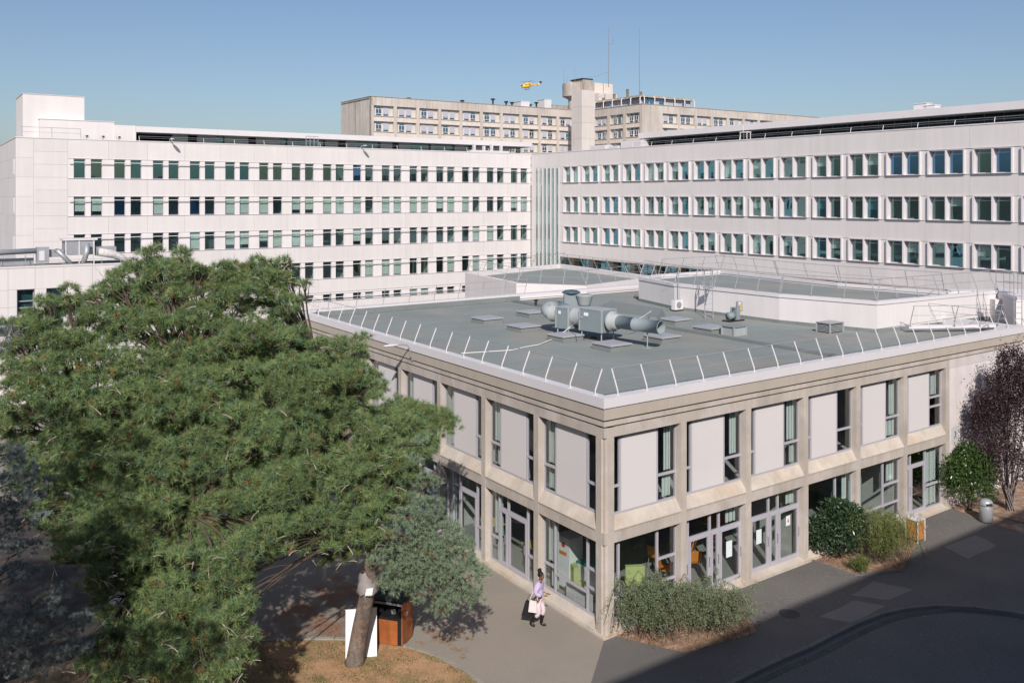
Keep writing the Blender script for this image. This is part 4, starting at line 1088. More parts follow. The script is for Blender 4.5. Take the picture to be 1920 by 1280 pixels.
for px_, w_, h_, lab in ((1730, 1.1, .55, 'small white box on top of the right wing roof edge'), (1748, .9, .35, 'lower white box beside a taller one on the right wing roof edge')):
    x_ = u_at(px_, F, 3); t = thing('roof_box', lab, 'roof equipment', PT(F, x_, 3, 20.4), 'small boxes on the right wing roof')
    MB().box(x_-w_/2, x_+w_/2, 2.6, 3.4, 20.4, 20.4+h_).build('body', METALW, t, F.M); MB().box(x_-w_/2-.04, x_+w_/2+.04, 2.55, 3.45, 20.4+h_, 20.45+h_).build('top', METALW, t, F.M)

# ================================================================== LEFT ANNEX
FA = Fr((-31.55, 62.0), (2503, 1690))
an = thing('annex', 'white low annex at the left picture edge with dark doors and ductwork on top', 'building', (*FA.o, 0))
ZA = 8.68
aj = [-3.2-1.76*2, -3.2-1.76, -2.73, -1.11, .66, 2.46, 4.24, 6.0]
for i in range(len(aj)-1):
    a, e = aj[i], aj[i+1]
    panels(FA, an, a, e, 7.17, ZA-.05)
    if i == 2: spans = [(a, -2.2), (-1.14, e)]
    elif i == 3: spans = [(a, -.43)]
    elif i == 4: spans = [(a, e)]
    else: spans = [(a, e)]
    if i == 3: spans = [(a, -.43), (.63, e)]
    for s0, s1 in spans:
        if s1-s0 < .12: box('cladding_panel', FA, s0, s1, 0, .12, 0, 7.16, WHITE, an); continue
        for z0, z1 in ((6.0, 7.17), (4.83, 6.0), (3.66, 4.83), (0, 3.66)): panels(FA, an, s0, s1, z0, z1)
box('parapet_cap', FA, -7, 6.0, -.04, .3, ZA-.05, ZA+.03, METALW, an)
for a, e in ((-2.2, -1.14), (-.43, .63)):
    box('door_reveal', FA, a, e, .5, .52, 3.0, 7.16, ALUD, an)
    glazing(FA, a, e, 4.1, 7.16, .30, an, [(1, [5.9, 6.35], ['g', 'g', 'g'])], 'door', ALUD, G_TEAL, .08)
b = MB().box(-7, 6.0, 7.3, 7.5, 0, 8.45).box(-7, -6.8, .2, 7.3, 0, 8.45).box(5.8, 6.0, .2, 7.3, 0, 8.6).build('wall', WHITE2, an, FA.M)
box('roof', FA, -6.9, 5.8, .25, 7.4, 8.2, 8.4, ROOFL, an); box('inner_wall', FA, -6.9, 5.8, 1.6, 1.7, 0, 8.2, INTER, an)
t = thing('door_notice', 'white notice sheets on the dark annex door at the left', 'notice', PT(FA, -2, .28, 5.2))
box('sheet', FA, -2.02, -1.88, .27, .28, 5.05, 5.45, PAPER, t); box('sheet', FA, -1.84, -1.5, .27, .28, 5.3, 5.5, PAPER, t)
t = thing('exit_sign', 'tiny green and white sign on the annex wall left of the door', 'sign', PT(FA, -2.55, -.02, 5.4))
box('plate', FA, -2.68, -2.42, -.02, -.005, 5.35, 5.5, PAPER, t); box('pictogram', FA, -2.58, -2.50, -.026, -.02, 5.36, 5.49, SIGNG, t)
guard_rail('low guard rail on the roof edge of the left annex, before the ductwork', [(PT(FA, -6.8, .1, ZA+.02), PT(FA, 5.6, .1, ZA+.02))], spacing=1.25, hh=.36, lean=.04, r=.022)
du = thing('ductwork', 'silver ducts and a tall boxy air handler on the roof of the left annex', 'ventilation unit', PT(FA, 0, 4, 8.4))
Za = 8.4
MD2 = FA.M
MB().tube([(-7.5, 5.0, 9.35), (-.5, 5.0, 9.5)], .20, 14).build('long_pipe', GALV, du, MD2, True)
MB().box(-.5, .3, 4.6, 5.4, 8.6, 9.75).build('junction_box', GALV, du, MD2); MB().box(-.35, .0, 4.56, 4.6, 8.8, 9.5).build('door_panel', METALW, du, MD2)
MB().box(.35, 1.3, 4.9, 5.6, 9.0, 9.55).build('duct_box', GALV, du, MD2)
MB().box(1.35, 3.35, 4.6, 6.2, 9.15, 10.2).build('air_handler', GALV, du, MD2)
MB().prism([(1.2, 4.5), (3.55, 4.5), (3.55, 6.4), (1.2, 6.4)], 10.2, 10.32).build('air_handler_roof', METALW, du, MD2)
for u_ in (1.4, 2.3, 3.3): MB().box(u_-.04, u_+.04, 4.56, 4.64, Za, 10.2).build('frame_post', METALW, du, MD2)
MB().tube([(2.5, 4.1, 8.5), (2.75, 4.1, 9.4), (2.8, 4.3, 9.95)], .19, 14).build('round_duct', GALV, du, MD2, True)
MB().tube([(1.65, 3.9, 8.5), (.85, 4.0, 9.45), (.75, 4.3, 9.5)], .17, 14).build('round_duct', GALV, du, MD2, True)
MB().tube([(-7.0, 4.2, 8.9), (-5.3, 4.2, 8.75), (-4.9, 4.2, 8.45)], .26, 14).build('round_duct', GALV, du, MD2, True)
MB().box(-6.9, -5.4, 4.6, 5.5, 8.45, 9.1).build('duct_box', DUCT, du, MD2)
MB().box(3.5, 4.9, 4.8, 6.0, 9.0, 9.65).build('duct_box', GALV, du, MD2)
MB().tube([(3.6, 4.4, 9.3), (4.6, 4.5, 9.1), (5.6, 4.6, 8.6), (6.4, 4.7, 8.5)], [.3, .3, .22, .2], 12).build('flexible_duct', mat('pale_lagging', (.55, .52, .50), .9, .2, 5.), du, MD2, True)
MB().box(-4.2, -.6, 5.6, 5.9, 8.45, 8.95).build('cable_tray', GALV, du, MD2); MB().box(-4.5, 3, 3.4, 3.8, 8.45, 8.55).build('cable_tray', BEIGED, du, MD2)
for u_ in (-5.5, -3, -1.2): MB().tube([(u_, 5, Za), (u_, 5, 9.2)], .03, 5).build('pipe_support', GALV, du, MD2)
# outside stair in front of the annex
st = thing('outside_stair', 'white walled outdoor stair with dark steps at the left edge under the pine', 'stair', PT(FA, -3, -3, 3))
MB().prism([(-9, -2.6), (-1.6, -2.6), (-1.6, -.02), (-9, -.02)], 0, .3).build('base', WHITE2, st, MD2)
b = MB().extr([(-.3, 0), (-.3, 4.1), (-.15, 4.1), (-.15, 0)], -2.3, -1.0); b.build('landing_wall', WHITE2, st, MD2)
V = [(-8.5, -2.4, 0), (-2.3, -2.4, 0), (-2.3, -2.4, 3.9), (-8.5, -2.4, 1.1), (-8.5, -2.2, 0), (-2.3, -2.2, 0), (-2.3, -2.2, 3.9), (-8.5, -2.2, 1.1)]
obj('stair_wall', V, [(0, 1, 2, 3), (4, 7, 6, 5), (0, 4, 5, 1), (1, 5, 6, 2), (2, 6, 7, 3), (3, 7, 4, 0)], WHITE2, st, MD2)
for i in range(16):
    box('step', FA, -8.3+i*.375, -8.3+(i+1)*.375, -2.19, -.5, 0, .25+i*.18, mat('dark_step', (.09, .10, .11), .8, .1, 1.), st)
MB().tube([(-2.3, -.7, 4.9), (-1.9, -.7, 5.0), (-.4, -.7, 5.0)], .03, 6).build('handrail', GALV, st, MD2); MB().tube([(-2.3, -.7, 4.55), (-1.9, -.7, 4.65), (-.4, -.7, 4.65)], .03, 6).build('handrail', GALV, st, MD2)

# ================================================================== FAR BEIGE HOSPITAL BLOCKS
DW = (2503, 1690); DR = (1183, -1690)
def far_face(parent, fr, bays, ztop, rows, u_end, pitch=3.42, seed=3, ow=4.9, teal=()):
    q = random.Random(seed)
    heads = [ztop-1.9-pitch*r for r in range(rows)]
    box('roof_band', fr, 0, u_end, 0, .5, ztop-1.9, ztop, BEIGE, parent)
    prev = 0
    for i, (a, e) in enumerate(bays):
        box('pier', fr, prev, a, 0, .6, 0, ztop-1.9-.002, BEIGE, parent)
        for r, zh in enumerate(heads):
            zb = zh-2.25
            box('spandrel', fr, a, e, .06, .5, zb-pitch+2.25, zb, BEIGEL, parent)
            box('sill_ledge', fr, a+.02, e-.02, -.08, .06, zb-.10, zb, BEIGED, parent)
            box('infill', fr, a, e, .62, .7, zb, zh, CREAM, parent)
            w_ = e-a
            for s in (.14, .50):
                ua, ub = a+w_*s, a+w_*(s+.29)
                o = link(bpy.data.objects.new('window', far_frame(ub-ua, 2.15)), parent, fr.M @ Matrix.Translation(((ua+ub)/2, .56, zb+1.1)))
                box('pane', fr, ua+.04, ub-.04, .57, .59, zb+.08, zb+2.1, G_FAR, o)
                x = q.random()
                sh = 0 if x < .45 else (.7 if x < .75 else q.uniform(.55, .85))
                if sh: box('shutter', fr, ua+.03, ub-.03, .50, .53, zb+2.15*(1-sh), zb+2.12, SHUT, o)
        prev = e
    if prev < u_end: box('pier', fr, prev, u_end, 0, .6, 0, ztop-1.9-.002, BEIGE, parent)
def far_frame(w, h_):
    k = ('ff', round(w, 2))
    if k not in CACHE:
        t = .07; b = MB()
        b.box(-w/2, w/2, -.05, .05, -h_/2, -h_/2+t).box(-w/2, w/2, -.05, .05, h_/2-t, h_/2)
        b.box(-w/2, -w/2+t, -.049, .049, -h_/2+t, h_/2-t).box(w/2-t, w/2, -.049, .049, -h_/2+t, h_/2-t)
        b.box(-w/2+t, w/2-t, -.048, .048, .42, .52).box(-w/2+t, w/2-t, -.048, .048, -.62, -.52).box(-.04, .04, -.047, .047, -.52, .42)
        CACHE[k] = mesh('window_frame', b.V, b.F, METALW)
    return CACHE[k]
ZF = 35.35
fb = thing('hospital_block', 'far beige concrete block with a grid of shuttered windows, left of the stair tower', 'building', (-30.73, 196, 0))
FB1 = Fr((-30.73, 196.0), DW)
bays1 = [(.75+5.62*i, .75+5.62*i+4.85) for i in range(10)]
far_face(fb, FB1, bays1, ZF, 5, 57.5)
b1s = Fr(FB1.p(0, 16)[:2], (FB1.p(0, 0)-FB1.p(0, 16))[:2])
box('end_wall', b1s, 0, 16, 0, .5, 0, ZF, BEIGE, fb)
MB().box(0, 57.5, .7, 16, ZF-.6, ZF-.3).box(0, 57.5, 8, 8.3, 0, ZF-.6).build('roof', ROOFL, fb, FB1.M)
box('roof_edge', FB1, -.1, 57.5, -.12, .3, ZF, ZF+.10, BEIGED, fb); box('roof_edge', b1s, 0, 16, -.12, .2, ZF, ZF+.10, BEIGED, fb)
fc = thing('hospital_block', 'far beige concrete block with blank corner wall and rooftop gallery, right of the stair tower', 'building', (30.6, 212, 0))
FB2 = Fr((30.61, 212.0), DW)
bays2 = [(6.6+5.75*i, 6.6+5.75*i+4.95) for i in range(9)]
far_face(fc, FB2, bays2, ZF, 4, 80, seed=9)
FB3 = Fr((30.61, 212.0), DR)
bays3 = [(-5.6, -.9), (-11.45, -6.7), (-17.3, -12.5), (-22, -18.4)][::-1]
def shift(fr, du): 
    p = fr.p(du, 0); return Fr((p.x, p.y), fr.d, fr.z)
FB3s = shift(FB3, -24)
far_face(fc, FB3s, [(a+24, e+24) for a, e in bays3], ZF, 5, 24, seed=5)
MB().box(0, 80, .7, 16, ZF-.6, ZF-.3).box(0, 80, 8, 8.3, 0, ZF-.6).build('roof', ROOFL, fc, FB2.M)
box('roof_edge', FB2, -.1, 80, -.12, .3, ZF, ZF+.10, BEIGED, fc); box('roof_edge', FB3s, 0, 24.1, -.12, .2, ZF, ZF+.10, BEIGED, fc)
# rooftop gallery
for fr, u0, u1, flip in ((FB3s, 3.0, 23.2, 0), (FB2, .6, 17.5, 0)):
    n_ = round((u1-u0)/1.5)
    for i in range(n_):
        a = u0+(u1-u0)*i/n_; e = u0+(u1-u0)*(i+1)/n_
        box('gallery_pane', fr, a+.06, e-.06, 1.6, 1.63, ZF+.1, ZF+1.75, G_FAR if rnd.random() < .6 else SHUT, fc)
        box('gallery_post', fr, a-.05, a+.05, 1.55, 1.66, ZF, ZF+1.75, METALW, fc)
    box('gallery_roof', fr, u0-.3, u1+.3, .7, 5, ZF+1.75, ZF+2.25, BEIGED, fc)
    i = u0+.3
    while i < u1:
        MB().tube([(i, .2, ZF), (i, .2, ZF+1.6), (i, .5, ZF+1.95), (i, 1.6, ZF+2.0)], .13, 6).build('gallery_bracket', METALW, fc, fr.M); i += 3.3
# pale stair tower with plant boxes and water tank on top
FT = Fr((upt := ((1091-960)/1690*213, 213)), DW)
tw = thing('stair_tower', 'pale stair tower between the two far beige blocks, carrying a round water tank', 'tower', (*FT.o, 0))
for j in range(8): box('tower_panel', FT, 0, 3.9, 0, 4.0, 8+j*3.85, 8+j*3.85+3.82, BEIGEL if j < 0 else mat('tower_pale', (.60, .55, .52), .9, .05, .2, streak=.06, rnd=.03), tw)
dx, dy = (1075-960)/1690*231, 231.
MB().lathe([(1.3, 35), (1.3, 38.4), (2.5, 39.0), (2.8, 39.1), (2.8, 42.4), (2.65, 42.5), (.1, 42.5)], (dx, dy), 20).build('water_tank', BEIGED, tw)
def fbx(name, px0, px1, D, z0, z1, dep, m, parent, fr_dir=DW):
    f_ = Fr(((px0-960)/1690*D, D), fr_dir); w_ = u_at(px1, f_, 0); return box(name, f_, 0, w_, 0, dep, z0, z1, m, parent)
fbx('plant_room', 1115, 1149, 232, 35, 42.9, 5, BEIGEL, tw)
fbx('plant_room', 1122, 1157, 229, 35, 39.9, 3, mat('tower_pale', (.6, .55, .52)), tw)
fbx('chimney', 1093, 1111, 230, 35, 43.5, 4.5, BEIGED, tw)
fbx('chimney_cap', 1092, 1112, 229.8, 43.5, 43.8, 5, DARK, tw)
# white boxes on the far roof
def fthing(name, lab, cat, px0, px1, D, z1, m=METALW, group=None, dep=3.0):
    t = thing(name, lab, cat, ((px0-960)/1690*D, D, 34.9), group)
    fbx('body', px0, px1, D, 34.9, z1-.1, dep, m, t); fbx('cap', px0-.5, px1+.5, D-.1, z1-.1, z1, dep+.2, m, t)
fthing('roof_box', 'tall white box on the roof of the far left block, nearest the stair tower', 'roof equipment', 1021, 1034, 226, 38.0, group='white boxes on the far roof')
fthing('roof_box', 'low white box on the roof of the far left block, under the helicopter', 'roof equipment', 977, 993, 219, 36.8, group='white boxes on the far roof')
fthing('roof_gallery', 'long grey shed on the far roof left of the water tank', 'roof equipment', 1036, 1072, 229, 36.9, BEIGED)
for px_, D, z1, lab in ((924, 213, 36.9, 'small dark roof vent, leftmost of the short row beside the low white box'), (949, 217, 36.7, 'small dark roof vent, second of the short row left of the low white box'), (960, 218, 36.6, 'small dark roof vent touching the low white box'), (866, 209, 36.1, 'flat dark roof vent above the fifth window bay of the far left block'),
        (765, 203, 36.0, 'flat dark roof vent above the second window bay of the far left block'), (994, 222, 36.5, 'small dark roof vent between the two white boxes'), (1006, 223, 37.1, 'taller dark roof vent just left of the tall white box'),
        (1133, 224, 38.3, 'brown chimney pot in front of the pale plant room'), (1153, 222, 39.0, 'brown chimney pot right of the pale plant room'), (1178, 222, 40.2, 'tall brown chimney pot above the rooftop gallery'), (1203, 217, 39.0, 'stubby brown chimney pot at the gallery corner'),
        (1313, 230, 36.2, 'dark roof vent on the right far block, just past the gallery'), (1376, 240, 36.4, 'dark roof vent on the right far block, second past the gallery'), (1509, 270, 36.4, 'dark roof vent near the far right end, first of two'), (1537, 275, 36.4, 'dark roof vent near the far right end, last before the wing')):
    t = thing('roof_vent', lab, 'roof vent', ((px_-960)/1690*D, D, 34.9), 'small vents and chimney pots on the far roofs')
    big = z1 > 37.5
    x0 = (px_-960)/1690*D
    m_ = mat('brown_pot', (.20, .155, .11), .9, .2, 1.) if big else DARK
    MB().lathe([(.32 if big else .2, 34.9), (.32 if big else .2, z1-.4), (.38 if big else .5, z1-.38), (.38 if big else .5, z1-.05), (.15, z1)], (x0, D+1.5), 10).build('pot', m_, t)
# masts
def mast(lab, px_, D, z0, z1, r0, cross):
    x0 = (px_-960)/1690*D
    t = thing('antenna_mast', lab, 'antenna', (x0, D, z0), 'thin antenna masts on the far roofs')
    MB().tube([(x0, D, z0), (x0, D, (z0+z1)/2), (x0, D, z1)], [r0, r0*.8, r0*.5], 5).build('pole', mat('mast_grey', (.22, .22, .24), .6, .05), t)
    for z in cross: MB().tube([(x0, D, z), (x0+1.2, D, z), (x0+1.2, D, z+1.6)], .035, 4).build('side_antenna', mat('mast_grey', (.22, .22, .24)), t)
mast('tall thin antenna mast with side arms rising above the plant room', 1141, 223, 40.6, 55.6, .10, (51.2,))
mast('second tall thin antenna mast, to the right, above the rooftop gallery', 1199, 216, 36, 54.2, .10, ())
mast('short thin antenna on the left side of the round water tank', 1057, 231, 42.4, 46.8, .05, ())
mast('very short antenna on the middle of the round water tank', 1063, 231, 42.4, 44.6, .05, ())
mast('short antenna at the right of the round water tank', 1078, 231, 42.4, 46.2, .05, ())
t = MB().tube([((1098-960)/1690*221, 221, 42.6), ((1120-960)/1690*221.7, 221.7, 43.2), ((1141-960)/1690*223, 223, 44.4)], .03, 4).build('guy_wire', mat('mast_grey', (.22, .22, .24))); tag(t, 'sagging wire from the chimney to the tall mast', 'wire')

# ================================================================== building we look out from (behind the camera)
FC = Fr((-60*FR_R.d[0]+1.4*.5835-0.0, -60*FR_R.d[1]-1.4*.812), FR_R.d)
FC = Fr((-.812*60+.5835*1.45, -.5835*60-.812*1.45), (.812, .5835))
me_ = thing('building_behind_viewer', 'long white building on whose roof side the viewer stands, shading the forecourt', 'building', (*FC.o, 0))
# frame: v points into the courtyard, so the building body lies at negative v
ZC = 17.1
for k in range(38):
    for r in range(5):
        z0 = r*3.2
        box('wall_panel', FC, k*3.4, k*3.4+3.4, -.3, 0, z0, z0+1.25, WHITE, me_)
        box('pier', FC, k*3.4, k*3.4+.5, -.3, -.002, z0+1.25, z0+3.2, WHITE, me_)
    for r in range(5):
        z0 = r*3.2+1.25
        link(bpy.data.objects.new('window', frame_mesh(2.9, 1.95, .08, .06, ALU)), me_, FC.M @ Matrix.Translation((k*3.4+1.95, -.2, z0+.975)))
MB().box(0, 38*3.4, -12, -.31, 16.95, ZC).box(0, 38*3.4, -1.2, -1.0, 0, 16.95).box(0, 38*3.4, -12, -11.8, 0, 16.95).build('inner_wall', INTER, me_, FC.M)
box('roof_edge', FC, 0, 38*3.4, -.4, .0, 16.01, ZC+.0, METALW, me_)

# ================================================================== VEGETATION
rs = np.random.RandomState(5)
def unit(a): return a/np.maximum(1e-9, np.linalg.norm(a, axis=-1, keepdims=True))
def leaf_object(name, P, Cc, m, parent=None, stuff=False):
    """P: (N,k,3) polygons, Cc: (N,3) colours"""
    N, k, _ = P.shape
    me = bpy.data.meshes.new(name)
    me.vertices.add(N*k); me.vertices.foreach_set('co', P.reshape(-1).astype(np.float32))
    me.loops.add(N*k); me.loops.foreach_set('vertex_index', np.arange(N*k, dtype=np.int32))
    me.polygons.add(N); me.polygons.foreach_set('loop_start', np.arange(0, N*k, k, dtype=np.int32))
    me.polygons.foreach_set('loop_total', np.full(N, k, dtype=np.int32))
    at = me.color_attributes.new('leaf', 'FLOAT_COLOR', 'POINT')
    c4 = np.ones((N, k, 4), np.float32); c4[:, :, :3] = Cc[:, None, :]
    at.data.foreach_set('color', c4.reshape(-1))
    me.materials.append(m); me.update(); me.validate()
    return link(bpy.data.objects.new(name, me), parent, Matrix.Identity(4))
def needles(C, Ax, n, L, w, spread, colr, back=.0):
    """needle tufts: C centres, Ax axes"""
    N = len(C)
    d = unit(Ax[:, None, :]*rs.uniform(back, .9, (N, n, 1))+unit(rs.normal(size=(N, n, 3)))*spread)
    ln = L*rs.uniform(.7, 1.15, (N, n, 1))
    side = unit(np.cross(d, rs.normal(size=(N, n, 3))))*w/2
    o = C[:, None, :]+Ax[:, None, :]*rs.uniform(-.25, .12, (N, n, 1))*L
    P = np.stack([o-side, o+side, o+d*ln], axis=2).reshape(-1, 3, 3)
    cc = colr[:, None, :]*rs.uniform(.78, 1.25, (N, n, 1))
    return P, cc.reshape(-1, 3)
def pad_tufts(pads, dens, flat=.0):
    """tuft positions on the outer shell of flattened foliage pads"""
    Cs = []; As = []; Is = []
    for i, (x, y, z, r, h_) in enumerate(pads):
        n = int(dens*r*r*2*math.pi*.5*(1+h_/r))
        v = unit(rs.normal(size=(n, 3))); v[:, 2] = np.where(v[:, 2] < -.25, -v[:, 2], v[:, 2])
        rad = rs.uniform(.55, 1.04, (n, 1))**.5
        # lumpy outline of the pad
        lump = 1+.22*np.sin(v[:, :1]*5+i)*np.cos(v[:, 1:2]*4+i*2)+rs.normal(size=(n, 1))*.06
        p = v*rad*lump*np.array([r, r, h_])+np.array([x, y, z])
        Cs.append(p); As.append(unit(v*np.array([1, 1, 1.0])+np.array([0, 0, .55]))); Is += [i]*n
    return np.concatenate(Cs), np.concatenate(As), np.array(Is)
def limb(b, p, q, r0, r1, sag=.12, k=6, seg=5):
    p = Vector(p); q = Vector(q); L_ = (q-p).length; pts = []; rr = []
    for i in range(seg+1):
        t = i/seg; w = p.lerp(q, t)
        w += Vector((math.sin(t*7+p.x)*.05*L_*.3, math.cos(t*6+q.y)*.05*L_*.3, math.sin(t*math.pi)*sag*L_))
        pts.append(w); rr.append(r0+(r1-r0)*t)
    b.tube(pts, rr, k)
    return pts
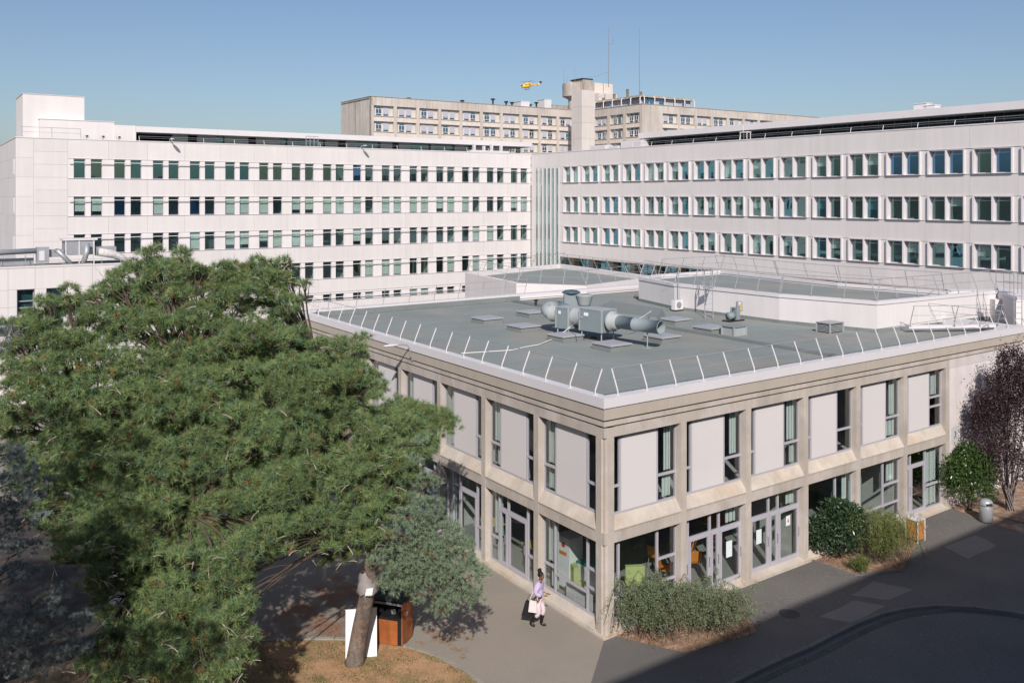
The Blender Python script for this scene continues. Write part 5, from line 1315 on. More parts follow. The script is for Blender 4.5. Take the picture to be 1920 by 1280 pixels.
PADS = [(-12.69, 27.81, 10.29, 0.46, 0.28), (-7.68, 20.31, 3.15, 0.61, 0.31), (-5.88, 28.59, 8.56, 0.42, 0.29), (-12.05, 27.57, 9.39, 0.6, 0.37), (-9.8, 23.25, 4.93, 0.68, 0.4), (-5.98, 23.91, 6.08, 0.54, 0.36), (-9.85, 28.63, 10.39, 0.9, 0.63), (-3.91, 24.7, 5.34, 0.6, 0.39), (-8.49, 25.94, 6.61, 0.72, 0.46), (-9.81, 26.95, 9.63, 0.65, 0.34), (-10.59, 24.33, 5.61, 0.64, 0.34), (-11.71, 24.64, 6.96, 0.57, 0.33), (-9.17, 22.94, 3.71, 0.56, 0.29), (-6.17, 20.31, 3.28, 0.25, 0.14), (-14.77, 27.42, 8.67, 0.79, 0.47), (-9.67, 27.57, 11.12, 0.39, 0.2), (-4.85, 26.8, 7.94, 0.59, 0.4), (-10.17, 25.66, 8.21, 0.56, 0.4), (-15.06, 27.8, 9.41, 0.34, 0.18), (-9.01, 26.84, 8.51, 0.87, 0.59), (-11.98, 23.48, 5.95, 0.7, 0.39), (-14.24, 25.87, 6.54, 0.39, 0.27), (-11.57, 25.85, 8.77, 0.6, 0.35), (-7.54, 23.71, 4.44, 0.68, 0.46), (-9.39, 21.29, 2.6, 0.68, 0.44), (-7.04, 27.93, 10.85, 0.37, 0.23), (-6.22, 23.25, 5.57, 0.68, 0.46), (-6.45, 20.99, 3.2, 0.33, 0.23), (-6.38, 25.5, 7.75, 0.79, 0.51), (-5.25, 26.0, 5.87, 0.7, 0.47), (-7.23, 25.22, 5.89, 0.78, 0.49), (-7.86, 28.07, 9.78, 0.7, 0.48), (-5.03, 24.55, 5.68, 0.51, 0.28), (-6.68, 19.78, 2.95, 0.27, 0.15), (-12.11, 23.58, 4.88, 0.32, 0.17), (-9.35, 21.99, 3.16, 0.46, 0.31), (-11.97, 24.06, 6.17, 0.59, 0.32), (-4.6, 27.57, 6.94, 0.35, 0.18), (-5.89, 23.77, 4.94, 0.58, 0.3), (-3.31, 24.36, 6.4, 0.35, 0.19), (-6.73, 24.24, 6.73, 0.54, 0.36), (-5.44, 26.81, 7.05, 0.76, 0.5), (-9.07, 23.15, 5.53, 0.57, 0.32), (-7.63, 27.83, 10.42, 0.7, 0.5), (-5.08, 23.6, 4.9, 0.72, 0.49), (-7.95, 21.01, 3.81, 0.5, 0.35), (-11.6, 24.11, 5.62, 0.69, 0.4), (-7.32, 26.42, 7.12, 0.84, 0.53), (-11.82, 28.13, 10.41, 0.66, 0.41), (-9.84, 21.27, 2.56, 0.29, 0.16), (-11.93, 26.2, 7.99, 0.83, 0.54), (-5.79, 23.56, 5.72, 0.75, 0.54), (-5.3, 23.88, 4.37, 0.38, 0.21), (-6.72, 22.17, 4.61, 0.64, 0.4), (-7.68, 25.04, 5.78, 0.56, 0.37), (-4.17, 24.77, 6.08, 0.53, 0.29), (-11.62, 26.0, 6.88, 0.74, 0.5), (-4.44, 27.72, 7.29, 0.3, 0.21), (-10.36, 28.17, 11.27, 0.42, 0.26), (-13.76, 27.75, 9.58, 0.85, 0.56), (-5.02, 28.18, 8.5, 0.46, 0.3), (-7.83, 22.87, 4.06, 0.52, 0.28), (-7.99, 28.13, 11.15, 0.34, 0.21), (-8.15, 24.54, 5.42, 0.68, 0.41), (-12.41, 27.59, 9.01, 0.59, 0.41), (-4.11, 24.36, 4.56, 0.65, 0.44), (-13.94, 25.25, 6.01, 0.34, 0.17), (-8.12, 20.43, 3.36, 0.6, 0.37), (-7.44, 19.95, 2.78, 0.27, 0.16), (-5.77, 24.6, 6.68, 0.56, 0.33), (-5.52, 26.24, 6.62, 0.73, 0.48), (-12.95, 26.47, 8.64, 0.81, 0.41), (-10.42, 25.14, 7.86, 0.81, 0.51), (-13.85, 26.71, 9.17, 0.59, 0.42), (-7.77, 26.22, 9.31, 0.73, 0.48), (-8.0, 19.85, 2.77, 0.2, 0.13), (-13.87, 25.29, 8.09, 0.52, 0.37), (-10.72, 28.06, 9.77, 0.7, 0.5), (-8.93, 25.62, 7.41, 0.66, 0.34), (-11.27, 23.37, 5.02, 0.65, 0.42), (-6.57, 23.1, 3.89, 0.21, 0.1), (-8.17, 22.61, 3.27, 0.5, 0.32), (-9.17, 25.32, 7.99, 0.71, 0.51), (-12.55, 25.75, 7.51, 0.73, 0.43), (-9.73, 23.76, 5.76, 0.64, 0.34), (-11.48, 24.48, 6.3, 0.58, 0.34), (-13.79, 25.82, 6.4, 0.56, 0.3), (-6.08, 22.96, 4.58, 0.28, 0.15), (-7.25, 23.37, 5.41, 0.64, 0.42), (-8.73, 25.76, 8.17, 0.64, 0.37), (-11.65, 25.67, 6.34, 0.75, 0.46), (-8.28, 22.84, 3.86, 0.62, 0.42), (-8.98, 22.3, 4.68, 0.46, 0.27), (-6.9, 20.52, 2.85, 0.53, 0.3), (-10.51, 27.33, 8.93, 0.57, 0.37), (-12.08, 27.93, 9.97, 0.72, 0.42), (-11.33, 27.67, 11.21, 0.51, 0.32), (-10.08, 25.19, 6.71, 0.64, 0.41), (-7.54, 27.53, 9.21, 0.78, 0.42), (-12.2, 28.8, 10.99, 0.55, 0.32), (-7.6, 25.66, 8.42, 0.55, 0.31), (-11.08, 24.58, 6.07, 0.62, 0.44), (-14.26, 27.58, 9.77, 0.32, 0.18), (-7.63, 21.66, 3.02, 0.58, 0.32), (-6.04, 25.1, 7.11, 0.68, 0.46), (-7.16, 22.05, 3.31, 0.57, 0.33), (-7.91, 23.99, 6.25, 0.77, 0.5), (-13.52, 25.64, 7.17, 0.69, 0.4), (-6.82, 24.06, 4.81, 0.54, 0.31), (-8.88, 27.12, 9.41, 0.68, 0.36), (-7.96, 22.01, 4.65, 0.46, 0.24), (-9.93, 22.81, 3.79, 0.73, 0.49), (-3.74, 24.54, 4.37, 0.25, 0.14), (-14.49, 25.99, 7.51, 0.27, 0.18), (-10.67, 27.74, 10.88, 0.77, 0.53), (-9.82, 26.85, 8.3, 0.58, 0.34), (-8.14, 27.46, 10.38, 0.84, 0.43), (-8.34, 21.75, 3.89, 0.58, 0.34), (-8.81, 24.52, 5.75, 0.69, 0.49), (-6.92, 21.89, 4.05, 0.54, 0.36), (-8.33, 23.43, 4.58, 0.62, 0.39), (-12.49, 24.0, 6.18, 0.54, 0.29), (-10.22, 22.86, 5.3, 0.51, 0.31), (-9.38, 24.7, 7.5, 0.78, 0.43), (-8.39, 24.15, 6.77, 0.67, 0.37), (-8.03, 21.45, 3.25, 0.47, 0.27), (-4.38, 24.23, 4.31, 0.45, 0.28), (-13.22, 24.07, 5.98, 0.37, 0.23), (-13.11, 27.8, 9.38, 0.59, 0.39), (-12.76, 23.66, 5.78, 0.39, 0.27), (-6.95, 22.82, 3.32, 0.33, 0.17), (-5.87, 26.5, 8.4, 0.62, 0.41), (-6.33, 20.99, 3.9, 0.33, 0.2), (-9.32, 24.38, 6.54, 0.58, 0.32), (-7.15, 21.05, 2.96, 0.51, 0.33), (-7.9, 22.95, 3.36, 0.51, 0.35), (-10.35, 22.08, 4.39, 0.32, 0.2), (-8.42, 26.7, 7.52, 0.59, 0.38), (-3.56, 24.61, 5.12, 0.32, 0.21), (-4.57, 24.04, 4.18, 0.23, 0.14), (-10.5, 22.16, 4.8, 0.65, 0.37), (-8.88, 27.82, 9.9, 0.84, 0.55), (-9.23, 23.63, 6.16, 0.75, 0.49), (-13.51, 28.31, 9.9, 0.56, 0.34), (-3.21, 24.31, 6.06, 0.32, 0.23), (-10.6, 25.67, 8.61, 0.69, 0.42), (-5.39, 27.42, 7.52, 0.75, 0.38), (-9.15, 24.69, 5.23, 0.6, 0.37), (-8.5, 28.93, 10.88, 0.47, 0.29), (-9.74, 27.18, 8.86, 0.71, 0.37), (-11.25, 28.4, 11.39, 0.26, 0.14), (-13.91, 25.57, 6.97, 0.52, 0.37), (-5.73, 25.73, 8.04, 0.59, 0.41), (-4.42, 24.85, 5.2, 0.57, 0.3), (-10.82, 23.32, 5.42, 0.69, 0.44), (-6.54, 20.77, 3.57, 0.42, 0.26), (-8.85, 19.89, 2.91, 0.35, 0.19), (-9.71, 23.32, 5.4, 0.69, 0.48), (-7.44, 24.7, 7.25, 0.71, 0.5), (-6.86, 27.39, 10.26, 0.43, 0.22), (-8.8, 21.6, 2.35, 0.67, 0.47), (-3.88, 24.63, 6.86, 0.43, 0.27), (-6.39, 23.24, 4.14, 0.27, 0.19), (-8.83, 23.38, 3.93, 0.52, 0.31), (-3.51, 25.02, 5.49, 0.5, 0.3), (-10.27, 24.72, 6.33, 0.7, 0.41), (-10.32, 25.35, 7.2, 0.54, 0.32), (-5.32, 27.52, 8.25, 0.67, 0.39), (-9.07, 23.73, 4.32, 0.67, 0.34), (-12.75, 25.44, 6.55, 0.54, 0.39), (-11.6, 26.91, 8.03, 0.66, 0.46), (-8.76, 23.85, 5.05, 0.68, 0.43), (-7.29, 24.45, 6.66, 0.58, 0.31), (-9.73, 22.26, 4.88, 0.51, 0.37), (-12.79, 24.55, 5.21, 0.47, 0.24), (-3.63, 24.13, 4.75, 0.29, 0.15), (-11.38, 27.21, 9.64, 0.77, 0.47), (-8.57, 27.96, 10.92, 0.42, 0.24), (-13.12, 25.67, 7.94, 0.58, 0.34), (-13.3, 27.03, 10.26, 0.29, 0.19), (-13.06, 26.16, 9.21, 0.55, 0.3), (-11.15, 29.16, 11.19, 0.33, 0.18), (-13.65, 25.38, 6.04, 0.54, 0.33), (-7.45, 20.71, 2.72, 0.48, 0.26), (-14.82, 26.75, 8.67, 0.25, 0.17), (-6.19, 27.34, 8.76, 0.5, 0.33), (-9.32, 27.28, 9.83, 0.68, 0.44), (-6.97, 26.15, 7.95, 0.62, 0.35), (-7.48, 21.31, 3.57, 0.45, 0.31), (-3.4, 24.7, 5.25, 0.22, 0.16), (-14.14, 25.29, 6.97, 0.3, 0.18), (-11.16, 25.23, 7.59, 0.6, 0.4), (-7.62, 29.03, 10.91, 0.33, 0.19), (-6.47, 26.0, 8.3, 0.82, 0.53), (-8.29, 19.73, 3.0, 0.32, 0.18), (-5.86, 22.96, 4.67, 0.26, 0.18), (-8.33, 26.62, 8.38, 0.63, 0.35), (-6.45, 25.17, 6.35, 0.72, 0.44), (-9.0, 22.3, 3.19, 0.72, 0.41), (-6.66, 24.44, 7.07, 0.52, 0.29), (-13.81, 26.82, 10.19, 0.27, 0.14), (-13.51, 24.83, 7.71, 0.59, 0.37), (-5.66, 22.84, 4.89, 0.34, 0.21), (-9.24, 25.57, 6.94, 0.65, 0.33), (-8.91, 27.39, 10.99, 0.3, 0.21), (-13.35, 25.66, 8.59, 0.56, 0.39), (-6.21, 20.11, 3.16, 0.3, 0.17), (-8.84, 20.34, 2.41, 0.2, 0.13), (-4.79, 27.36, 8.25, 0.45, 0.26), (-9.83, 25.9, 6.56, 0.58, 0.37), (-7.96, 23.61, 4.28, 0.57, 0.32), (-6.77, 24.67, 5.56, 0.57, 0.4), (-7.16, 28.04, 9.57, 0.46, 0.23), (-7.72, 19.73, 3.05, 0.35, 0.23), (-5.65, 23.92, 4.42, 0.32, 0.19), (-14.07, 25.21, 6.28, 0.3, 0.16), (-7.11, 23.88, 5.78, 0.55, 0.34), (-9.13, 22.35, 4.31, 0.52, 0.35), (-11.06, 27.98, 10.37, 0.66, 0.35), (-10.12, 27.63, 10.38, 0.58, 0.41), (-5.79, 25.57, 7.43, 0.67, 0.42), (-14.55, 26.15, 8.52, 0.25, 0.17), (-7.54, 21.14, 2.12, 0.28, 0.15), (-9.13, 21.64, 2.86, 0.61, 0.39), (-9.17, 20.64, 3.52, 0.19, 0.12), (-3.68, 24.47, 6.04, 0.51, 0.32), (-6.67, 22.59, 3.78, 0.24, 0.15), (-6.51, 27.3, 8.95, 0.4, 0.23), (-9.68, 28.4, 10.98, 0.25, 0.14), (-14.52, 26.32, 9.11, 0.26, 0.13), (-9.11, 22.89, 5.17, 0.54, 0.38), (-3.95, 23.95, 4.27, 0.32, 0.21), (-8.79, 27.74, 11.06, 0.27, 0.19), (-12.2, 27.79, 10.91, 0.26, 0.14), (-5.37, 24.21, 6.13, 0.52, 0.33), (-4.84, 25.23, 4.3, 0.66, 0.37), (-12.88, 26.72, 7.93, 0.6, 0.41), (-11.62, 27.02, 9.05, 0.64, 0.36), (-8.34, 24.45, 4.85, 0.77, 0.54), (-4.88, 27.68, 7.15, 0.45, 0.28), (-4.47, 24.42, 5.91, 0.51, 0.3), (-4.14, 25.01, 7.2, 0.28, 0.2), (-7.62, 27.52, 10.89, 0.49, 0.32), (-12.02, 23.64, 5.26, 0.45, 0.23), (-9.53, 23.02, 3.44, 0.5, 0.33), (-12.23, 26.21, 8.78, 0.56, 0.29), (-6.27, 23.23, 4.31, 0.24, 0.14), (-12.42, 24.66, 7.49, 0.53, 0.36), (-9.97, 21.87, 4.28, 0.31, 0.22), (-9.72, 22.21, 3.06, 0.24, 0.15), (-6.64, 22.87, 4.75, 0.49, 0.26), (-12.11, 27.21, 10.68, 0.35, 0.25), (-6.32, 19.82, 2.93, 0.28, 0.2), (-9.55, 20.86, 2.59, 0.21, 0.11), (-10.43, 23.3, 4.18, 0.51, 0.36), (-5.97, 22.56, 5.08, 0.55, 0.3), (-10.35, 24.61, 6.81, 0.56, 0.33), (-14.31, 25.65, 7.2, 0.29, 0.16), (-9.21, 25.26, 5.97, 0.54, 0.3), (-4.9, 24.29, 5.33, 0.72, 0.51), (-13.47, 25.36, 8.05, 0.56, 0.39), (-6.94, 20.09, 2.63, 0.26, 0.16), (-7.67, 27.47, 8.64, 0.8, 0.44), (-4.54, 27.23, 7.82, 0.36, 0.19), (-5.05, 24.07, 4.15, 0.31, 0.2), (-6.66, 22.22, 2.76, 0.2, 0.12), (-6.72, 22.43, 4.11, 0.41, 0.29), (-9.34, 20.42, 3.14, 0.21, 0.12), (-14.55, 26.47, 8.25, 0.45, 0.27), (-12.16, 24.7, 7.08, 0.54, 0.3), (-10.01, 22.29, 3.71, 0.32, 0.2), (-9.87, 25.4, 7.9, 0.52, 0.35), (-7.05, 28.89, 10.59, 0.37, 0.2), (-12.81, 26.6, 9.12, 0.56, 0.38), (-6.66, 26.32, 9.17, 0.51, 0.28), (-6.66, 26.96, 10.01, 0.34, 0.18), (-12.28, 26.4, 7.15, 0.66, 0.42), (-14.03, 26.47, 9.57, 0.45, 0.31), (-8.18, 26.16, 8.95, 0.61, 0.41), (-13.12, 25.56, 6.2, 0.56, 0.31), (-6.53, 21.83, 3.29, 0.23, 0.16), (-11.33, 22.64, 4.98, 0.3, 0.17), (-3.87, 24.54, 6.48, 0.53, 0.32), (-8.79, 27.72, 10.64, 0.64, 0.33), (-5.26, 27.66, 8.8, 0.28, 0.18), (-11.99, 22.87, 5.52, 0.25, 0.17), (-9.7, 27.97, 9.21, 0.66, 0.46), (-3.59, 24.56, 6.95, 0.28, 0.17), (-6.68, 26.88, 9.36, 0.29, 0.17), (-8.66, 20.85, 2.2, 0.21, 0.14), (-11.24, 24.39, 5.64, 0.5, 0.34), (-12.51, 23.49, 5.63, 0.23, 0.14), (-10.57, 26.7, 9.6, 0.62, 0.35), (-3.64, 23.93, 5.07, 0.32, 0.22), (-11.51, 23.46, 4.5, 0.43, 0.26), (-4.71, 23.51, 4.29, 0.29, 0.15), (-12.58, 24.34, 4.79, 0.23, 0.15), (-12.35, 26.96, 9.89, 0.58, 0.29), (-3.57, 24.98, 6.61, 0.36, 0.23), (-7.86, 24.78, 6.46, 0.54, 0.31), (-4.63, 27.39, 8.8, 0.27, 0.14), (-10.11, 23.58, 6.29, 0.54, 0.36), (-12.95, 28.44, 10.51, 0.27, 0.16), (-15.0, 27.27, 9.27, 0.37, 0.26), (-10.32, 22.55, 5.02, 0.67, 0.47), (-6.96, 20.94, 3.35, 0.48, 0.34), (-5.44, 24.25, 5.34, 0.52, 0.34), (-8.41, 25.31, 7.72, 0.53, 0.38), (-11.18, 23.43, 3.97, 0.24, 0.14), (-7.81, 28.98, 11.06, 0.27, 0.15), (-3.1, 24.43, 5.75, 0.28, 0.19), (-9.92, 21.77, 4.12, 0.21, 0.12), (-11.1, 26.08, 6.95, 0.57, 0.32), (-4.68, 27.79, 8.45, 0.26, 0.15), (-11.8, 24.27, 6.53, 0.52, 0.27), (-5.88, 25.1, 6.14, 0.54, 0.36), (-9.72, 21.48, 2.81, 0.3, 0.2), (-9.59, 21.47, 2.97, 0.23, 0.16), (-3.98, 24.94, 7.07, 0.25, 0.13), (-9.6, 21.16, 2.01, 0.29, 0.16), (-10.54, 28.96, 10.7, 0.6, 0.41), (-6.92, 23.83, 5.26, 0.51, 0.36), (-8.31, 25.18, 7.32, 0.55, 0.35), (-6.48, 22.0, 3.76, 0.2, 0.11), (-5.69, 26.48, 9.08, 0.31, 0.18), (-10.01, 27.95, 11.24, 0.26, 0.15), (-9.52, 22.7, 4.7, 0.47, 0.33), (-12.73, 27.27, 10.35, 0.25, 0.14), (-8.01, 20.39, 2.49, 0.19, 0.12), (-10.48, 27.16, 8.35, 0.68, 0.35), (-7.71, 20.02, 2.71, 0.21, 0.13), (-7.12, 21.98, 4.38, 0.46, 0.29), (-11.49, 28.22, 9.97, 0.61, 0.43), (-11.94, 23.82, 4.83, 0.43, 0.26), (-6.5, 19.91, 2.74, 0.2, 0.12), (-15.22, 27.1, 8.64, 0.23, 0.16), (-15.01, 26.87, 9.36, 0.21, 0.14), (-14.99, 26.79, 9.63, 0.32, 0.18), (-14.95, 27.08, 9.6, 0.26, 0.16), (-14.31, 26.76, 9.94, 0.27, 0.14), (-15.1, 28.22, 9.58, 0.26, 0.15), (-14.08, 27.21, 10.26, 0.32, 0.19), (-13.39, 27.21, 10.6, 0.29, 0.18), (-13.58, 28.62, 10.27, 0.24, 0.17), (-12.98, 29.06, 10.89, 0.21, 0.1), (-11.3, 27.79, 11.6, 0.3, 0.21), (-11.29, 28.65, 11.73, 0.24, 0.15), (-10.75, 29.32, 11.53, 0.3, 0.2), (-10.35, 28.25, 11.69, 0.21, 0.15), (-8.89, 27.54, 11.24, 0.32, 0.23), (-8.94, 29.02, 11.11, 0.28, 0.19), (-8.38, 28.19, 11.19, 0.23, 0.12), (-7.99, 28.31, 11.4, 0.27, 0.14), (-7.74, 28.63, 11.26, 0.29, 0.16), (-7.14, 28.29, 11.39, 0.23, 0.15), (-7.16, 28.8, 11.13, 0.25, 0.13), (-6.31, 27.41, 10.74, 0.22, 0.15), (-6.62, 28.34, 10.21, 0.21, 0.13), (-6.37, 27.02, 9.43, 0.25, 0.16), (-5.42, 28.52, 8.87, 0.21, 0.14), (-5.25, 28.98, 8.69, 0.22, 0.15), (-4.82, 28.94, 8.88, 0.29, 0.17), (-4.39, 27.94, 7.85, 0.33, 0.23), (-4.21, 27.99, 7.37, 0.24, 0.15), (-4.04, 26.35, 7.57, 0.28, 0.14), (-3.61, 24.95, 7.16, 0.24, 0.16), (-3.0, 24.58, 6.11, 0.24, 0.13), (-3.07, 24.34, 5.35, 0.2, 0.12), (-3.16, 24.72, 4.96, 0.26, 0.14), (-3.42, 23.89, 4.4, 0.25, 0.16), (-3.68, 24.3, 4.07, 0.24, 0.16), (-4.21, 24.41, 3.73, 0.23, 0.15), (-4.6, 24.39, 3.68, 0.2, 0.14), (-5.08, 24.77, 3.48, 0.29, 0.16), (-5.4, 23.53, 4.18, 0.19, 0.13), (-5.48, 22.19, 4.72, 0.16, 0.09), (-6.42, 22.09, 3.52, 0.24, 0.17), (-6.19, 21.17, 3.2, 0.2, 0.11), (-6.08, 21.2, 3.03, 0.17, 0.11), (-6.01, 20.6, 2.9, 0.18, 0.12), (-6.0, 19.73, 3.08, 0.21, 0.13), (-6.29, 20.32, 2.57, 0.22, 0.14), (-9.08, 19.73, 2.66, 0.2, 0.1), (-9.39, 19.78, 3.12, 0.23, 0.15), (-10.07, 21.28, 2.6, 0.15, 0.1), (-9.37, 20.21, 3.34, 0.15, 0.09), (-9.97, 22.28, 3.02, 0.25, 0.17), (-9.68, 21.45, 3.47, 0.25, 0.15), (-10.45, 22.74, 3.24, 0.25, 0.14), (-10.3, 21.88, 3.94, 0.24, 0.16), (-11.46, 22.86, 4.19, 0.23, 0.15), (-11.61, 22.89, 4.57, 0.16, 0.09), (-11.62, 22.47, 5.19, 0.22, 0.15), (-12.81, 24.04, 4.9, 0.23, 0.14), (-13.64, 24.51, 5.41, 0.17, 0.09), (-13.74, 24.49, 5.72, 0.18, 0.11)]
PADS_GREY = [(-3.3, 25.37, 4.99, 0.69, 0.52), (-2.47, 24.59, 4.81, 0.61, 0.46), (-2.9, 24.5, 4.27, 0.79, 0.59), (-2.05, 24.75, 4.03, 0.77, 0.58), (-3.31, 24.35, 3.6, 0.61, 0.45), (-2.63, 24.72, 3.16, 0.89, 0.67), (-1.67, 24.59, 3.36, 0.86, 0.64), (-1.17, 24.67, 2.96, 0.55, 0.41), (-2.21, 24.89, 2.5, 0.71, 0.53), (-1.44, 24.4, 2.57, 0.49, 0.36), (-3.14, 24.65, 2.83, 0.55, 0.41), (-1.01, 24.43, 2.56, 0.3, 0.23), (-1.88, 24.43, 2.2, 0.33, 0.25), (-2.44, 25.74, 5.18, 0.42, 0.31), (-1.47, 24.85, 3.7, 0.46, 0.35), (-2.31, 24.35, 3.75, 0.61, 0.45), (-2.57, 25.54, 6.45, 0.25, 0.19), (-2.77, 25.3, 5.92, 0.35, 0.26), (-2.41, 25.48, 5.41, 0.28, 0.21)]
PADS_BACK = [(-7.02, 30.24, 7.48, 1.1, 0.62), (-8.84, 26.61, 4.93, 0.92, 0.62), (-6.85, 30.83, 6.17, 1.01, 0.59), (-10.73, 28.75, 7.74, 1.08, 0.57), (-12.9, 29.18, 6.7, 1.18, 0.54), (-9.69, 31.96, 4.55, 0.86, 0.47), (-10.68, 26.6, 5.37, 0.97, 0.58), (-3.23, 28.27, 5.85, 0.9, 0.46), (-3.25, 27.74, 5.6, 1.07, 0.53), (-3.63, 28.53, 5.57, 1.0, 0.61), (-10.82, 26.88, 5.91, 0.87, 0.47), (-13.09, 27.96, 6.43, 0.99, 0.55), (-6.17, 27.01, 5.92, 0.87, 0.54), (-6.32, 26.87, 5.8, 1.01, 0.52), (-12.23, 27.04, 4.8, 1.17, 0.56), (-11.54, 27.42, 6.27, 1.18, 0.46), (-11.51, 30.4, 6.58, 1.1, 0.54), (-7.2, 27.62, 6.38, 1.08, 0.63), (-5.69, 29.86, 7.24, 0.95, 0.49), (-8.31, 27.44, 7.05, 0.94, 0.63), (-6.87, 29.15, 7.93, 0.87, 0.48), (-3.62, 30.07, 5.98, 1.08, 0.65), (-7.72, 29.45, 7.56, 1.1, 0.47), (-7.88, 28.51, 8.17, 1.15, 0.62), (-11.92, 31.64, 3.76, 0.88, 0.58), (-6.25, 28.92, 7.59, 0.88, 0.55), (-8.66, 28.87, 8.25, 0.93, 0.47), (-9.85, 29.28, 7.79, 1.02, 0.55), (-4.08, 27.85, 6.35, 1.1, 0.52), (-6.58, 29.25, 7.35, 0.89, 0.45), (-8.5, 30.35, 7.48, 0.81, 0.46), (-9.41, 32.17, 3.59, 0.88, 0.46), (-6.86, 31.58, 5.38, 1.14, 0.49), (-5.67, 30.26, 6.78, 1.18, 0.55), (-8.39, 27.69, 6.44, 0.97, 0.63), (-12.79, 28.63, 5.82, 1.12, 0.59), (-5.98, 27.89, 6.39, 1.02, 0.59), (-6.92, 31.89, 3.64, 0.98, 0.49), (-10.37, 31.29, 4.8, 1.19, 0.63), (-11.71, 28.18, 6.1, 0.9, 0.45), (-7.94, 27.22, 6.79, 0.82, 0.62), (-6.0, 28.56, 7.51, 0.84, 0.46), (-8.21, 28.03, 7.66, 1.04, 0.57), (-8.92, 31.64, 4.39, 0.86, 0.64), (-2.89, 29.59, 5.82, 1.2, 0.5), (-6.02, 30.87, 5.42, 1.18, 0.55), (-8.41, 31.81, 4.19, 0.82, 0.52), (-5.19, 30.41, 6.9, 0.93, 0.49), (-12.34, 30.91, 5.71, 0.96, 0.65), (-7.43, 32.1, 3.2, 0.9, 0.61), (-11.76, 28.47, 6.62, 0.84, 0.58), (-12.21, 28.86, 6.47, 1.18, 0.64), (-5.39, 28.34, 6.28, 0.98, 0.54), (-10.68, 31.03, 5.36, 0.89, 0.64), (-10.53, 27.72, 7.22, 0.93, 0.63), (-3.7, 30.48, 4.68, 0.86, 0.57), (-7.15, 28.15, 7.4, 0.98, 0.64), (-5.22, 30.84, 5.6, 1.17, 0.58), (-11.9, 30.61, 5.51, 1.17, 0.48), (-3.21, 29.9, 6.01, 1.16, 0.51), (-5.94, 28.33, 7.74, 0.85, 0.63), (-5.6, 28.7, 6.42, 0.96, 0.58), (-10.35, 27.34, 6.19, 0.87, 0.5), (-3.6, 27.53, 4.74, 0.83, 0.57), (-6.05, 30.66, 5.64, 0.94, 0.61), (-7.81, 27.66, 6.51, 1.18, 0.52), (-12.29, 31.25, 5.23, 1.19, 0.61), (-11.09, 30.99, 5.64, 0.94, 0.47), (-12.56, 28.7, 5.86, 0.96, 0.51), (-12.85, 28.06, 6.08, 0.83, 0.47)]
pine = thing('pine_tree', 'large spreading pine with leaning trunk filling the left half of the courtyard', 'tree', (-4.54, 26.03, 0))
allp = PADS+PADS_BACK
C, Ax, I = pad_tufts(allp, 50)
print('tufts', len(C))
tint = rs.uniform(0, 1, (len(C), 1))
padt = rs.uniform(.88, 1.12, (len(allp), 1))[I]*rs.uniform(.75, 1.25, (len(C), 1))
G1 = np.array([.150, .235, .095]); G2 = np.array([.235, .295, .110]); G3 = np.array([.120, .215, .115])
cl = np.where(tint < .5, G1+(G2-G1)*tint*2, G3+(G2-G3)*(tint-.5)*2)*padt
brown = rs.uniform(0, 1, len(C)) < .014
cl[brown] = np.array([.30, .17, .07])
yel = rs.uniform(0, 1, len(C)) < .05
cl[yel] = np.array([.16, .155, .055])
P, cc = needles(C, Ax, 34, .185, .0145, .95, cl)
leaf_object('crown', P, cc, NEEDLE, pine)
# grey-green lower bough on the right
C, Ax, I = pad_tufts(PADS_GREY, 95)
cl = np.array([.24, .315, .205])*rs.uniform(.8, 1.2, (len(C), 1))
br = rs.uniform(0, 1, len(C)) < .02; cl[br] = np.array([.30, .15, .06])
P, cc = needles(C, Ax, 30, .11, .010, .9, cl)
leaf_object('grey_green_bough', P, cc, NEEDLE, pine)
# trunks
tb = MB()
tb.tube([(-4.55, 25.95, -.1), (-4.5, 25.9, .15), (-4.33, 25.75, 1.1), (-4.12, 25.55, 2.1), (-3.95, 25.3, 3.0), (-3.95, 25.5, 4.2), (-4.6, 26.7, 5.6), (-5.4, 27.6, 7.2), (-6.2, 28.2, 8.4)],
        [.31, .26, .235, .215, .20, .19, .17, .13, .07], 12)
tr = tb.build('trunk', BARK, pine, None, True)
t2 = MB().tube([(-10.3, 25.0, -.1), (-10.2, 25.0, .3), (-10.0, 25.1, 2.2), (-9.8, 25.6, 4.4), (-9.6, 26.2, 6.6), (-9.5, 26.8, 8.0)], [.42, .34, .30, .24, .15, .06], 12).build('trunk', BARK, pine, None, True)
lb = MB(); stems = [Vector((-4.6, 26.7, 5.6)), Vector((-5.4, 27.6, 7.2)), Vector((-6.2, 28.2, 8.3)), Vector((-4.0, 25.45, 4.0)), Vector((-10.0, 25.1, 2.8)), Vector((-9.8, 25.4, 4.4)), Vector((-9.6, 25.7, 6.6)), Vector((-9.5, 26.8, 7.9)), Vector((-7.5, 27.5, 7.0)), Vector((-12.5, 26.5, 6.0)), Vector((-8.5, 24.0, 5.0))]
for i, p in enumerate(allp+PADS_GREY):
    q = Vector(p[:3]); q.z -= p[4]*.35
    s_ = min(stems, key=lambda s: (s-q).length+max(0, s.z-q.z)*1.2)
    pts = limb(lb, s_, q, .03+.006*(q-s_).length, .014, .05)
    for j in range(5):     # side shoots carrying the pad
        a = rnd.uniform(0, 6.28); e = q+Vector((math.cos(a)*p[3]*.8, math.sin(a)*p[3]*.8, rnd.uniform(-.1, .35)))
        limb(lb, pts[3].lerp(q, rnd.random()), e, .018, .007, .08, 4, 3)
lb.build('limbs', STEM, pine)['kind'] = 'stuff'
